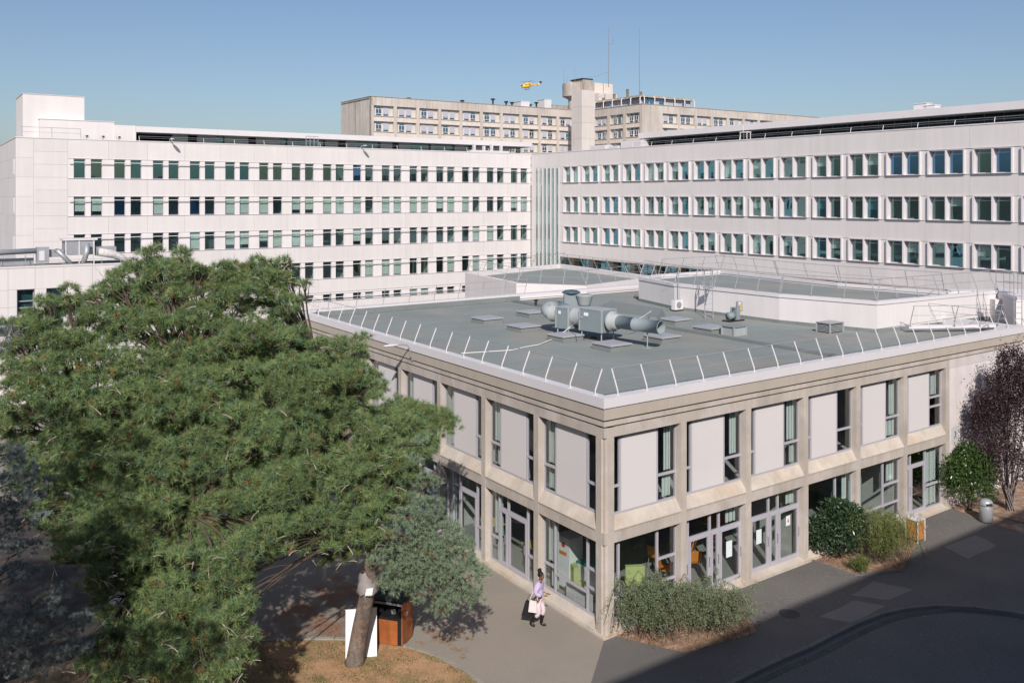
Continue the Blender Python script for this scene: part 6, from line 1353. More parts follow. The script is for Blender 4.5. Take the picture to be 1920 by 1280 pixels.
# pale bare twigs showing between the pads
tw_ = MB(); 
for p in PADS:
    for j in range(1):
        a = rnd.uniform(3.4, 6.0); c = Vector(p[:3])+Vector((math.cos(a)*p[3]*.7, math.sin(a)*p[3]*.8, rnd.uniform(-.1, .35)*p[4]*3-.1))
        e = c+Vector((rnd.uniform(-.3, .3), rnd.uniform(-.25, .1), rnd.uniform(-.2, .3)))
        pts = limb(tw_, c, e, .016, .006, .1, 4, 3)
        limb(tw_, pts[1], e+Vector((rnd.uniform(-.25, .25), -.1, rnd.uniform(-.1, .2))), .008, .004, .1, 4, 2)
tw_.build('bare_twigs', TWIG, pine)['kind'] = 'stuff'
# plastic bag tied round the trunk
pb = thing('plastic_bag', 'grey plastic bag with a white sheet wrapped round the leaning pine trunk', 'bag', (-4.0, 25.2, 2.3))
V = []; nb = 14
for i, (z, r_) in enumerate([(2.25, .27), (2.32, .31), (2.5, .28), (2.65, .26), (2.8, .245), (2.9, .23)]):
    for j in range(nb):
        a = 2*math.pi*j/nb; rr = r_*(1+.08*math.sin(j*3+i*2)+rnd.uniform(-.03, .03)); V.append((-4.09+.05*(z-2.1)+rr*math.cos(a), 25.5-.15*(z-2.1)+rr*math.sin(a), z+.04*math.sin(j*2)))
obj('bag_skin', V, [(i*nb+j, i*nb+(j+1) % nb, (i+1)*nb+(j+1) % nb, (i+1)*nb+j) for i in range(5) for j in range(nb)], PLASTIC, pb, None, True)
obj('white_sheet', [(-4.10, 25.13, 2.30), (-3.90, 25.15, 2.31), (-3.87, 25.15, 2.52), (-4.06, 25.13, 2.50)], [(0, 1, 2, 3)], PAPER, pb)
# white board leaning behind the trunk
wb = thing('board', 'white board leaning behind the foot of the leaning pine trunk', 'board', (-4.5, 26.3, 0))
fb_ = Fr((-4.781, 26.150), ((-4.057, 26.271)[0]-(-4.781, 26.150)[0], (-4.057, 26.271)[1]-(-4.781, 26.150)[1]))
fl = (Vector((-4.057, 26.271))-Vector((-4.781, 26.150))).length
W = fb_.M @ Matrix.Translation((0, .0, .03)) @ Matrix.Rotation(R(-14), 4, 'X')
MB().box(-.05, fl+.12, 0, .03, 0, 1.30).build('panel', BOARDW, wb, W)
MB().box(-.06, fl+.13, -.004, .034, 1.30, 1.32).build('edge_strip', METALW, wb, W)
# counter/cabinet of orange wood with black top
fk = Fr((-4.114, 27.056), ((-3.298, 26.800)[0]-(-4.114, 27.056)[0], (-3.298, 26.800)[1]-(-4.114, 27.056)[1]))
lk_ = (Vector((-3.298, 26.800))-Vector((-4.114, 27.056))).length
ck = thing('outdoor_cupboard', 'orange wooden cupboard with black top and recessed black shelf beside the pine trunk', 'cupboard', (*fk.o, 0))
Wk = fk.M
MB().box(-.25, lk_, .02, .75, .06, .80).build('body', BLACK, ck, Wk)
MB().box(-.22, lk_-.12, -.0, .02, .06, .78).build('front_panel', WOOD, ck, Wk)
MB().box(lk_, lk_+.03, .02, .78, .03, 1.28).build('side_panel', WOOD, ck, Wk)
MB().box(-.28, -.25, .02, .78, .03, 1.28).build('side_panel', WOOD, ck, Wk)
MB().box(-.25, lk_, .05, .78, .80, .84).build('shelf', BLACK, ck, Wk)
MB().box(-.25, lk_, .55, .78, .84, 1.22).build('back_panel', BLACK, ck, Wk)
MB().extr([(.22, 1.24), (.22, 1.28), (.82, 1.34), (.82, 1.30)], -.30, lk_+.05).build('top', mat('black_felt_top', (.045, .05, .05), .8, .2, 3.), ck, Wk)
MB().box(-.25, lk_, .20, .23, 1.14, 1.20).build('front_rail', ALUD, ck, Wk)
for x_ in (.05, .45, .85): MB().lathe([(.07, .845), (.08, .93), (.0, .93)], (x_, .35), 10).build('hob', ALUD, ck, Wk)

# blue cedar at the left edge; off-frame crown pads added to shade the ground
cedar = thing('blue_cedar', 'blue-grey cedar boughs reaching in at the left picture edge, below the pine, with an unseen crown added for shade', 'tree', (-13.705, 25.734, 0.000))
CP = [(-9.65, 11.9, 6.15, 1.16, 0.5), (-16.62, 18.32, 9.35, 1.05, 0.5), (-14.97, 16.25, 5.97, 1.19, 0.5), (-15.94, 13.96, 9.5, 0.84, 0.5), (-15.1, 17.45, 4.96, 0.89, 0.5), (-14.54, 12.96, 5.11, 0.8, 0.5), (-10.13, 12.3, 5.39, 1.03, 0.5), (-17.01, 14.29, 9.54, 0.99, 0.5), (-9.74, 10.89, 12.3, 1.12, 0.5), (-13.31, 17.38, 5.85, 1.2, 0.5), (-9.89, 11.58, 7.76, 0.97, 0.5), (-15.52, 17.15, 10.69, 0.88, 0.5), (-11.59, 10.18, 5.25, 0.99, 0.5), (-17.31, 14.67, 12.36, 0.92, 0.5), (-15.94, 10.5, 4.87, 0.81, 0.5), (-14.93, 16.09, 8.53, 1.16, 0.5), (-11.97, 16.52, 10.55, 1.13, 0.5), (-10.73, 11.5, 11.58, 1.06, 0.5), (-11.98, 16.6, 5.48, 1.17, 0.5), (-13.91, 16.2, 10.08, 0.92, 0.5), (-16.56, 11.24, 6.73, 0.87, 0.5), (-14.84, 12.47, 12.15, 1.18, 0.5), (-12.79, 18.04, 5.85, 0.97, 0.5), (-13.56, 16.95, 4.39, 0.88, 0.5), (-16.01, 11.0, 11.83, 1.14, 0.5), (-11.6, 17.09, 6.76, 1.05, 0.5), (-11.36, 18.31, 4.46, 1.05, 0.5), (-11.41, 15.65, 4.27, 0.92, 0.5), (-14.57, 18.05, 10.97, 0.88, 0.5), (-14.62, 10.1, 10.34, 1.2, 0.5), (-15.74, 15.42, 4.81, 0.93, 0.5), (-15.69, 16.19, 11.57, 1.12, 0.5), (-12.89, 12.28, 9.07, 0.92, 0.5), (-10.65, 12.13, 7.23, 1.2, 0.5), (-10.75, 13.5, 8.34, 0.82, 0.5), (-14.28, 16.57, 8.06, 0.92, 0.5), (-7.68, 10.65, 8.81, 1.15, 0.5), (-15.41, 12.53, 8.36, 0.9, 0.5), (-12.7, 16.52, 8.98, 1.05, 0.5), (-13.64, 14.55, 10.53, 1.09, 0.5), (-13.48, 10.7, 11.34, 0.82, 0.5), (-16.12, 15.78, 10.7, 0.91, 0.5), (-16.88, 10.37, 11.48, 1.15, 0.5), (-7.23, 10.16, 10.21, 1.01, 0.5), (-17.1, 13.68, 7.39, 1.18, 0.5), (-14.18, 12.23, 4.55, 0.94, 0.5), (-13.19, 13.13, 6.37, 1.2, 0.5), (-15.94, 12.92, 5.26, 1.09, 0.5), (-10.65, 14.59, 9.44, 1.0, 0.5), (-13.86, 17.79, 7.79, 0.9, 0.5), (-9.82, 11.15, 4.92, 1.07, 0.5), (-14.85, 14.92, 9.43, 1.19, 0.5), (-16.74, 12.99, 4.6, 1.16, 0.5), (-14.98, 10.46, 8.13, 0.9, 0.5), (-16.24, 14.23, 4.98, 1.05, 0.5), (-10.04, 13.6, 8.88, 1.19, 0.5), (-11.55, 10.85, 4.77, 0.88, 0.5), (-15.84, 14.0, 10.61, 1.03, 0.5), (-11.21, 10.62, 5.54, 0.85, 0.5), (-9.46, 13.04, 11.65, 0.98, 0.5), (-16.48, 17.0, 12.31, 1.08, 0.5), (-12.73, 12.97, 6.21, 0.84, 0.5), (-11.16, 16.71, 7.95, 1.01, 0.5), (-16.68, 17.0, 6.89, 1.0, 0.5), (-16.06, 18.01, 6.89, 0.82, 0.5), (-10.48, 13.65, 7.91, 0.97, 0.5), (-10.56, 15.91, 12.26, 1.14, 0.5), (-10.27, 14.5, 4.4, 1.16, 0.5), (-13.73, 17.67, 10.1, 1.13, 0.5), (-16.45, 12.88, 8.21, 0.8, 0.5), (-11.71, 10.82, 9.43, 0.88, 0.5), (-10.09, 15.38, 8.41, 0.95, 0.5), (-9.86, 12.66, 10.29, 0.91, 0.5), (-12.37, 17.87, 11.73, 0.89, 0.5), (-9.46, 12.8, 8.15, 1.05, 0.5), (-15.4, 12.54, 8.5, 0.87, 0.5), (-14.99, 18.01, 8.25, 0.81, 0.5), (-15.47, 15.15, 6.67, 1.08, 0.5), (-14.12, 16.11, 4.98, 1.03, 0.5), (-15.96, 10.58, 7.28, 1.1, 0.5), (-17.42, 12.03, 6.93, 1.18, 0.5), (-9.83, 12.34, 8.86, 0.84, 0.5), (-13.65, 15.21, 6.38, 1.05, 0.5), (-10.27, 11.84, 5.91, 1.18, 0.5), (-13.86, 11.3, 8.52, 1.19, 0.5), (-16.51, 11.51, 5.07, 1.08, 0.5), (-15.54, 14.75, 7.47, 1.15, 0.5), (-14.32, 10.99, 4.67, 1.06, 0.5), (-10.97, 11.85, 10.67, 1.17, 0.5), (-10.53, 16.58, 10.63, 1.14, 0.5), (-16.18, 15.29, 11.07, 1.17, 0.5), (-15.38, 14.16, 8.99, 1.16, 0.5), (-15.15, 16.69, 11.96, 1.09, 0.5), (-14.22, 15.8, 5.4, 0.82, 0.5), (-12.64, 13.77, 4.89, 1.08, 0.5), (-15.14, 14.9, 5.58, 1.11, 0.5), (-13.85, 14.5, 12.02, 1.09, 0.5), (-13.24, 12.5, 9.31, 1.17, 0.5), (-10.06, 11.86, 7.57, 1.13, 0.5), (-11.5, 14.9, 9.68, 1.1, 0.5), (-16.94, 17.15, 7.62, 1.13, 0.5), (-15.73, 17.98, 9.27, 1.03, 0.5), (-14.16, 16.59, 4.19, 0.99, 0.5), (-11.33, 13.45, 5.27, 0.83, 0.5), (-13.54, 16.2, 9.4, 0.84, 0.5), (-9.41, 14.59, 5.13, 0.95, 0.5), (-11.1, 12.01, 9.82, 0.85, 0.5), (-9.28, 13.21, 4.19, 0.81, 0.5), (-8.71, 13.41, 7.93, 0.88, 0.5), (-14.75, 16.73, 11.31, 1.11, 0.5), (-9.88, 17.55, 8.21, 0.46, 0.16), (-9.58, 17.41, 7.53, 0.45, 0.16), (-9.45, 17.95, 7.72, 0.3, 0.11), (-9.88, 17.48, 6.89, 0.52, 0.18), (-9.52, 17.67, 6.5, 0.39, 0.14), (-10.97, 19.72, 5.11, 0.59, 0.21), (-10.29, 19.98, 4.53, 0.44, 0.15), (-10.5, 19.28, 4.27, 0.55, 0.19), (-9.65, 19.9, 3.45, 0.39, 0.14), (-10.18, 19.77, 3.22, 0.51, 0.18), (-11.08, 19.71, 3.37, 0.59, 0.21), (-9.35, 19.5, 4.28, 0.3, 0.11), (-10.01, 17.81, 8.34, 0.39, 0.14), (-9.38, 17.32, 8.17, 0.29, 0.1), (-9.69, 17.43, 7.88, 0.45, 0.16), (-9.56, 17.95, 7.4, 0.28, 0.1), (-9.97, 17.74, 7.21, 0.46, 0.16), (-8.91, 17.01, 7.38, 0.18, 0.06), (-9.59, 17.62, 6.99, 0.3, 0.1), (-9.56, 17.0, 6.86, 0.31, 0.11), (-10.92, 19.85, 5.29, 0.23, 0.08), (-9.57, 19.49, 4.0, 0.33, 0.12), (-9.8, 19.26, 4.51, 0.28, 0.1), (-9.54, 19.89, 3.51, 0.26, 0.09), (-10.57, 19.84, 3.66, 0.39, 0.14), (-10.89, 19.59, 3.2, 0.38, 0.13), (-9.89, 19.66, 4.91, 0.18, 0.06), (-10.97, 19.41, 4.67, 0.38, 0.13), (-10.32, 19.59, 3.02, 0.33, 0.12)]
C, Ax, I = pad_tufts(CP, 110)
Ax = unit(Ax*np.array([1, 1, .35]))
cl = np.array([.24, .28, .265])*rs.uniform(.65, 1.25, (len(C), 1))
P, cc = needles(C, Ax, 26, .085, .009, .8, cl)
leaf_object('crown', P, cc, NEEDLE, cedar)
cb = MB(); base = Vector((-14.469, 24.700, 2.000)); cb.tube([(base.x-1.2, base.y, -.1), (base.x-1.2, base.y, 4), (base.x-1.1, base.y, 8)], [.3, .22, .1], 10); cb.build('trunk', STEM, cedar); cbl = MB()
for p in CP: limb(cbl, (p[0]-.5, p[1]+.1, max(1, p[2]-.3)), p[:3], .03, .01, .05)
cbl.build('limbs', STEM, cedar)['kind'] = 'stuff'

# leafy shrubs
def leaves(C, L, w, colr, droop=.0, updir=None):
    N = len(C); d = unit(rs.normal(size=(N, 3))+np.array([0, 0, -droop]))
    if updir is not None: d = unit(d*.7+updir)
    s = unit(np.cross(d, rs.normal(size=(N, 3))))
    ln = L*rs.uniform(.7, 1.2, (N, 1)); ww = w*rs.uniform(.8, 1.2, (N, 1))/2
    nrm = np.cross(d, s)
    return np.stack([C, C+d*ln*.5+s*ww+nrm*ln*.06, C+d*ln, C+d*ln*.5-s*ww+nrm*ln*.06], axis=1), colr
def shrub(name, label, cat, base, blobs, n, L, w, c1, c2, m, droop=0, stems=8, stem_m=None, rare=None, spiky=0, grp=None):
    t = thing(name, label, cat, base, grp)
    tot = sum(b[3]*b[4] for b in blobs); Cs = []; Us = []
    for (x, y, z, r, h_) in blobs:
        k = int(n*r*h_/tot); v = unit(rs.normal(size=(k, 3))); v[:, 2] = np.where(v[:, 2] < -.5, -v[:, 2], v[:, 2])
        rad = rs.uniform(.35, 1.0, (k, 1))**.6*(1+rs.normal(size=(k, 1))*.07)
        if spiky: rad = rad*(1+spiky*(rs.uniform(0, 1, (k, 1))**6))
        p = v*rad*np.array([r, r, h_])+np.array([x, y, z]); p = p[p[:, 2] > .04]
        Cs.append(p); Us.append(v[:len(p)])
    C = np.concatenate(Cs)
    ti = rs.uniform(0, 1, (len(C), 1)); cl = np.array(c1)+(np.array(c2)-np.array(c1))*ti
    if rare:
        q = rs.uniform(0, 1, len(C)) < rare[1]; cl[q] = np.array(rare[0])
    P, cc = leaves(C, L, w, cl, droop, np.concatenate(Us)*.4 if not droop else None)
    leaf_object('foliage', P, cc, m, t)
    b = MB()
    for i in range(stems):
        x, y, z, r, h_ = blobs[i % len(blobs)]
        a = rnd.uniform(0, 6.28); e = (x+math.cos(a)*r*.75, y+math.sin(a)*r*.75, z+h_*rnd.uniform(.2, .85))
        limb(b, (base[0]+rnd.uniform(-.15, .15), base[1]+rnd.uniform(-.15, .15), 0), e, .03, .008, .08, 5, 4)
    b.build('stems', stem_m or STEM, t)
    return t
def arching(name, label, base, span, n_stems, n_leaf, L, w, c1, c2, hh, reach, grp=None):
    """shrub of many thin arching shoots, leaves along each"""
    t = thing(name, label, 'shrub', base, grp); sb = MB(); Cs = []
    for i in range(n_stems):
        ox, oy = base[0]+rnd.gauss(0, span), base[1]+rnd.gauss(0, span*.6)
        a = rnd.uniform(0, 6.28); rr = reach*rnd.uniform(.35, 1.0); top = hh*rnd.uniform(.55, 1.05); end = top*rnd.uniform(.1, .85)
        pts = []
        for j in range(7):
            s = j/6; z = top*math.sin(min(1, s*1.35)*math.pi/2)*(1 if s < .7 else 1)-(top-end)*max(0, s-.55)**1.5*3.0
            pts.append(Vector((ox+math.cos(a)*rr*s, oy+math.sin(a)*rr*s, max(.03, z))))
        if i % 3 == 0: sb.tube(pts, [.008]*6+[.003], 3, False)
        m_ = n_leaf//n_stems
        for j in range(m_):
            s = rnd.uniform(.15, 1)*6; k = min(5, int(s)); p = pts[k].lerp(pts[k+1], s-k)
            Cs.append((p.x+rnd.gauss(0, .035), p.y+rnd.gauss(0, .035), max(.02, p.z+rnd.gauss(0, .035))))
    C = np.array(Cs); ti = rs.uniform(0, 1, (len(C), 1)); cl = np.array(c1)+(np.array(c2)-np.array(c1))*ti
    P, cc = leaves(C, L, w, cl); leaf_object('foliage', P, cc, LEAF, t); sb.build('shoots', STEM, t)
arching('cotoneaster_shrub', 'grey-green arching shrub against the front corner of the low building', (4.330, 27.617, 0.000), .42, 260, 30000, .042, .026, (.12, .165, .085), (.27, .32, .19), 1.75, 1.25, 'arching shrubs by the front corner')
arching('cotoneaster_shrub', 'grey-green arching shrub half in shadow, right neighbour of the one at the building corner', (6.204, 27.958, 0.000), .45, 240, 26000, .042, .026, (.12, .165, .085), (.28, .33, .20), 1.45, 1.35, 'arching shrubs by the front corner')
def sp(px_, py_, z, r, h_): pass
x, y, z = (12.209, 33.550, 0.000)
shrub('laurel_bush', 'dark glossy laurel bush in front of the fourth bay of the right facade', 'bush', (x, y, 0), [(x-.1, y+.1, .85, .95, .95), (x+.3, y, 1.2, .75, .85), (x-.6, y+.1, .7, .65, .7), (x+.0, y+.3, 1.5, .6, .6)], 9000, .15, .055, (.025, .055, .022), (.06, .10, .05), LEAFG, rare=((.16, .20, .15), .06))
x, y, z = (13.655, 33.205, 0.000)
arching('feathery_shrub', 'yellow-green feathery shrub right beside the dark laurel bush', (x, y, 0), .40, 300, 34000, .055, .014, (.15, .20, .05), (.26, .30, .09), 1.9, 1.0)
x, y, z = (12.446, 32.259, 0.000)
arching('low_shrub', 'small low yellow-green shrub at the bed edge in front of the laurel bush', (x, y, 0), .15, 60, 4000, .05, .016, (.11, .15, .035), (.18, .22, .07), .55, .4)
x, y, z = (19.653, 38.711, 0.000)
shrub('laurel_bush', 'green laurel bush against the white wall below the number plaque', 'bush', (x, y, 0), [(x, y, 1.2, 1.0, 1.2), (x-.55, y+.1, 1.5, .7, .8), (x+.4, y, 1.7, .75, .8), (x, y+.1, 2.2, .55, .6)], 9000, .15, .055, (.035, .08, .02), (.095, .15, .045), LEAFG, spiky=.25, rare=((.2, .25, .1), .05))
x, y, z = (21.298, 38.579, 0.000)
shrub('purple_plum_tree', 'dark purple-leaved tree in front of the white wall at the right picture edge', 'tree', (x, y, 0),
      [(x, y, 3.3, 1.5, 2.2), (x-.9, y, 3.5, .8, 1.3), (x+.3, y, 4.9, 1.0, 1.6), (x+.9, y+.2, 3.8, 1.3, 2.3), (x-.3, y, 1.8, 1.2, 1.1), (x+.1, y, 6.1, .6, 1.0), (x+1.2, y, 5.7, .9, 1.5), (x-1.25, y, 4.0, .35, 1.1), (x-.75, y, 5.0, .35, 1.0), (x-.3, y, 5.9, .3, .9)],
      33000, .085, .05, (.036, .020, .026), (.078, .040, .046), LEAF, spiky=.55, stems=22, stem_m=mat('grey_branch', (.22, .19, .18), .9, .1, 3.), rare=((.20, .15, .15), .06))

# grass blades and fallen needles on the lawn bed
def scatter(n, poly_, zf):
    poly_ = np.array(poly_); lo = poly_.min(0); hi = poly_.max(0); out = []
    while sum(len(o) for o in out) < n:
        p = rs.uniform(lo, hi, (n*2, 2)); ins = np.zeros(len(p), bool)
        for a, b in zip(poly_, np.roll(poly_, -1, 0)):
            cnd = ((a[1] > p[:, 1]) != (b[1] > p[:, 1]))
            xx = (b[0]-a[0])*(p[:, 1]-a[1])/((b[1]-a[1]) if b[1] != a[1] else 1e-9)+a[0]
            ins ^= cnd & (p[:, 0] < xx)
        out.append(p[ins])
    p = np.concatenate(out)[:n]; return np.column_stack([p, np.full(n, zf)])
lawn_poly = [p for p in le]+[(-2, 20), (-15, 20)]
def snoise(p, s, seed=0):
    return (np.sin(p[:, 0]*s+seed)*np.cos(p[:, 1]*s*1.3+seed*2)+np.sin(p[:, 0]*s*2.7+p[:, 1]*s*1.9+seed)*.6+np.sin(p[:, 0]*s*.6-p[:, 1]*s*4.1)*.4)
g_ = scatter(60000, lawn_poly, .02)
k_ = snoise(g_, 2.3, 1)+rs.normal(size=len(g_))*.6
gg = g_[k_ > .35]
N = len(gg); dd = unit(rs.normal(size=(N, 3))*np.array([.5, .5, .1])+np.array([0, 0, .7])); ss = unit(np.cross(dd, rs.normal(size=(N, 3))))*.009
P = np.stack([gg-ss, gg+ss, gg+dd*rs.uniform(.03, .07, (N, 1))], axis=1)
o = leaf_object('grass', P, np.array([.10, .145, .045])*rs.uniform(.7, 1.3, (N, 1)), LEAF); o['kind'] = 'stuff'; o['label'] = 'thin grass tufts on the dry lawn under the pine'; o['category'] = 'grass'
def litter(name, pts, label, c=(.34, .19, .09), L=.09, w=.009):
    N = len(pts); a = rs.uniform(0, 6.28, N); d = np.column_stack([np.cos(a), np.sin(a), rs.uniform(-.02, .15, N)])*L; s = np.column_stack([-np.sin(a), np.cos(a), np.zeros(N)])*w/2
    P = np.stack([pts-s, pts+s, pts+d], axis=1)
    o = leaf_object(name, P, np.array(c)*rs.uniform(.6, 1.35, (N, 1)), LEAF); o['kind'] = 'stuff'; o['label'] = label; o['category'] = 'litter'
ll = scatter(26000, lawn_poly, .03); kk = snoise(ll, 1.7, 3)+rs.normal(size=len(ll))*.8
litter('fallen_needles', ll[kk > -.3], 'dry orange pine needles lying on the lawn', (.40, .24, .11))
pav = [(-7.930, 27.350), (-7.147, 30.195), (-6.126, 32.351), (-4.498, 31.673), (-3.531, 27.121), (-5.861, 27.516)]
ll = scatter(26000, pav, .012); kk = snoise(ll, 2.1, 4)+rs.normal(size=len(ll))*.5
litter('fallen_needles', ll[kk > .0], 'orange pine needle litter drifted on the asphalt north of the lawn kerb', (.45, .22, .12))
pav2 = [(-2.987, 27.284), (-2.205, 28.666), (-1.137, 27.450), (-1.394, 26.180), (-1.848, 26.030)]
ll = scatter(2200, pav2, .012); kk = snoise(ll, 2.6, 7)+rs.normal(size=len(ll))*.3
litter('fallen_needles', ll[kk > .35], 'small drifts of orange pine needles on the open path right of the cupboard', (.50, .27, .13))
for i, bed in enumerate(([(3.097, 27.550), (5.100, 26.518), (7.563, 27.787), (7.454, 29.995), tuple(A(2, -.1)[:2]), tuple(A(.2, -.1)[:2])], [(11.035, 33.303), (12.113, 31.986), (13.974, 32.351), (16.995, 36.823), tuple(A(14.9, -.1)[:2]), tuple(A(10.2, -.1)[:2])])):
    litter('bark_chips', scatter(3500, bed, .02), ['bark chips in the bed at the building corner', 'bark chips in the bed with the laurel bush'][i], (.42, .26, .17), .06, .03)

deb = [tuple(A(1, -.6)[:2]), (7.844, 27.617), (13.869, 31.673), (20.046, 36.823), tuple(A(19, -.2)[:2])]
ll = scatter(900, deb, .014)
litter('small_debris', ll, 'pale crumbs and dry leaf bits on the forecourt asphalt', (.50, .46, .38), .035, .022)
ll = scatter(700, [(4.270, 24.886), (8.933, 27.958), (18.255, 32.820), (14.293, 25.162)], .016)
litter('small_debris', ll, 'pale crumbs and dry leaf bits on the shaded road', (.42, .40, .33), .035, .022)
mh = thing('manhole_cover', 'round iron manhole cover in the shaded forecourt asphalt', 'manhole', (8.933, 29.033, 0.000))
mhx, mhy = (8.933, 29.033)
MB().lathe([(.34, 0), (.34, .012), (.30, .014), (.0, .014)], (mhx, mhy), 20).build('cover', mat('cast_iron', (.05, .05, .052), .6, .1, 3.), mh)
MB().lathe([(.38, 0), (.38, .008), (.345, .008)], (mhx, mhy), 20).build('frame', KERB, mh)
# ================================================================== street furniture
x, y, z = (15.779, 35.274, 0.000)
sb_ = thing('slatted_bin', 'small orange slatted litter bin beside the yellow-green shrub', 'litter bin', (x, y, 0), None, ROT); W = WM[sb_]
for i in range(6): MB().box(-.24+i*.085, -.24+i*.085+.06, -.24, -.215, .1, .82).build('slat', SLATW, sb_, W)
for i in range(6): MB().box(.215, .24, -.24+i*.085, -.24+i*.085+.06, .1, .82).build('slat', SLATW, sb_, W)
for i in range(6): MB().box(-.24, -.215, -.24+i*.085, -.24+i*.085+.06, .1, .82).build('slat', SLATW, sb_, W)
for sx in (-1, 1):
    for sy in (-1, 1): MB().box(sx*.25-.02, sx*.25+.02, sy*.25-.02, sy*.25+.02, 0, .88).build('corner_post', METALW, sb_, W)
MB().box(-.2, .2, -.2, .2, .1, .8).build('liner', BLACK, sb_, W); MB().box(-.27, .27, -.27, .27, .84, .87).build('rim', METALW, sb_, W)
x, y, z = (19.593, 37.247, 0.000)
lb_ = thing('litter_bin', 'grey metal cylinder litter bin with domed lid near the laurel at the white wall', 'litter bin', (x, y, 0)); W = WM[lb_]
MB().lathe([(.24, .04), (.26, .05), (.26, .68), (.25, .70)], k=20).build('body', GALV, lb_, W, True)
MB().lathe([(.27, .70), (.275, .74), (.24, .86), (.16, .94), (.05, .97)], k=20).build('lid', GALV, lb_, W, True)
MB().lathe([(.18, 0), (.18, .05)], k=16).build('foot', DARK, lb_, W); MB().box(-.12, .12, -.275, -.24, .74, .83).build('opening', DARK, lb_, W)
pi_ = thing('downpipe', 'grey pipe stub standing by the fourth pillar of the left facade', 'pipe', FR_L.p(-10.6, -.25, 0))
MB().tube([(-10.6, -.25, 0), (-10.6, -.25, 1.35)], .07, 8).build('pipe', GALV, pi_, FR_L.M, True); MB().tube([(-10.6, -.25, 1.33), (-10.6, -.25, 1.42)], .085, 8).build('collar', GALV, pi_, FR_L.M)

# ================================================================== PERSON
def skin(name, verts, edges, radii, m, parent, world, sub=2, root=0):
    me = bpy.data.meshes.new(name); me.from_pydata(verts, edges, []); me.materials.append(m)
    o = link(bpy.data.objects.new(name, me), parent, world)
    md = o.modifiers.new('skin', 'SKIN')
    for i, v in enumerate(me.skin_vertices[0].data):
        r_ = radii[i]; v.radius = r_ if isinstance(r_, tuple) else (r_, r_); v.use_root = (i == root)
    s = o.modifiers.new('sub', 'SUBSURF'); s.levels = sub; s.render_levels = sub
    md.use_smooth_shade = True
    return o
SKIN = mat('brown_skin', (.20, .105, .07), .55, .05, 6.)
HAIR = mat('black_hair', (.012, .010, .010), .5, .2, 30.)
LAV = mat('lavender_sweater', (.50, .42, .60), .9, .05, 8., bump=.3)
PINK = mat('pale_pink_trousers', (.66, .56, .60), .9, .05, 8., bump=.2)
BOOT = mat('black_leather', (.015, .013, .014), .35, .1, 8.)
TOTE = mat('white_tote', (.70, .64, .65), .9, .04, 6.)
px_, py_, _ = (0.833, 28.167, 0.000)
FACE = R(-22)     # walks towards the right, a little towards the viewer
pe = thing('person', 'person in a lavender sweater and pale trousers with black boots walking past the corner window', 'person', (px_, py_, 0), None, FACE)
W = WM[pe]
# local: +x forward, y left, z up; height 1.68
bv = [(0, 0, .90), (.01, 0, 1.05), (.02, 0, 1.22), (.03, 0, 1.36), (.05, 0, 1.43), (.075, 0, 1.50),        # 0-5 pelvis..neck
      (.03, .17, 1.36), (-.03, .23, 1.13), (.14, .20, 1.00),                                            # 6-8 left arm
      (.03, -.17, 1.36), (-.02, -.24, 1.13), (.18, -.18, 1.04),                                         # 9-11 right arm
      (.0, .09, .86), (.13, .10, .50), (.05, .10, .10), (.17, .10, .03),                                # 12-15 left leg
      (.0, -.09, .86), (.05, -.10, .48), (-.22, -.10, .16), (-.14, -.10, .04)]                          # 16-19 right leg
be = [(0, 1), (1, 2), (2, 3), (3, 4), (4, 5), (3, 6), (6, 7), (7, 8), (3, 9), (9, 10), (10, 11), (0, 12), (12, 13), (13, 14), (14, 15), (0, 16), (16, 17), (17, 18), (18, 19)]
br_ = [.10, .085, .09, .09, .05, .046, .036, .032, .032, .036, .032, .032, .085, .058, .042, .035, .085, .058, .042, .035]
body = skin('body', bv, be, br_, SKIN, pe, W)
# head with face, ears
hd = MB().ell((.09, 0, 1.60), (.088, .072, .108), 20, 14).ell((.172, 0, 1.585), (.020, .016, .026), 8, 6).ell((.09, .073, 1.595), (.018, .010, .028), 8, 6).ell((.09, -.073, 1.595), (.018, .010, .028), 8, 6).ell((.12, 0, 1.525), (.045, .045, .035), 10, 6)
hd.build('head', SKIN, pe, W, True)
MB().ell((.170, 0, 1.552), (.010, .022, .006), 8, 5).build('mouth', mat('lips', (.22, .06, .06), .5, .02), pe, W, True)
for s in (-1, 1): MB().ell((.160, s*.028, 1.612), (.010, .013, .007), 8, 5).build('eye', BLACK, pe, W, True)
hr = MB().ell((.065, 0, 1.635), (.098, .086, .100), 18, 12).ell((.03, 0, 1.745), (.065, .065, .060), 14, 8)
for i in range(26):
    a = rnd.uniform(0, 6.28); q = rnd.uniform(0, 1.4); c = (.03+.06*math.cos(a)*math.sin(q), .06*math.sin(a)*math.sin(q), 1.75+.055*math.cos(q))
    hr.tube([c, (c[0]+.03*math.cos(a), c[1]+.03*math.sin(a), c[2]+rnd.uniform(-.01, .04))], [.012, .003], 4)
hr.build('hair', HAIR, pe, W, True)
# sweater
skin('sweater', [(.0, 0, .94), (.01, 0, 1.08), (.02, 0, 1.22), (.03, 0, 1.35), (.045, 0, 1.41), (.03, .18, 1.355), (-.03, .235, 1.13), (.125, .205, 1.01), (.03, -.18, 1.355), (-.02, -.245, 1.13), (.165, -.19, 1.05)],
     [(0, 1), (1, 2), (2, 3), (3, 4), (3, 5), (5, 6), (6, 7), (3, 8), (8, 9), (9, 10)], [.165, .16, .155, .155, .08, .11, .09, .055, .11, .09, .055], LAV, pe, W)
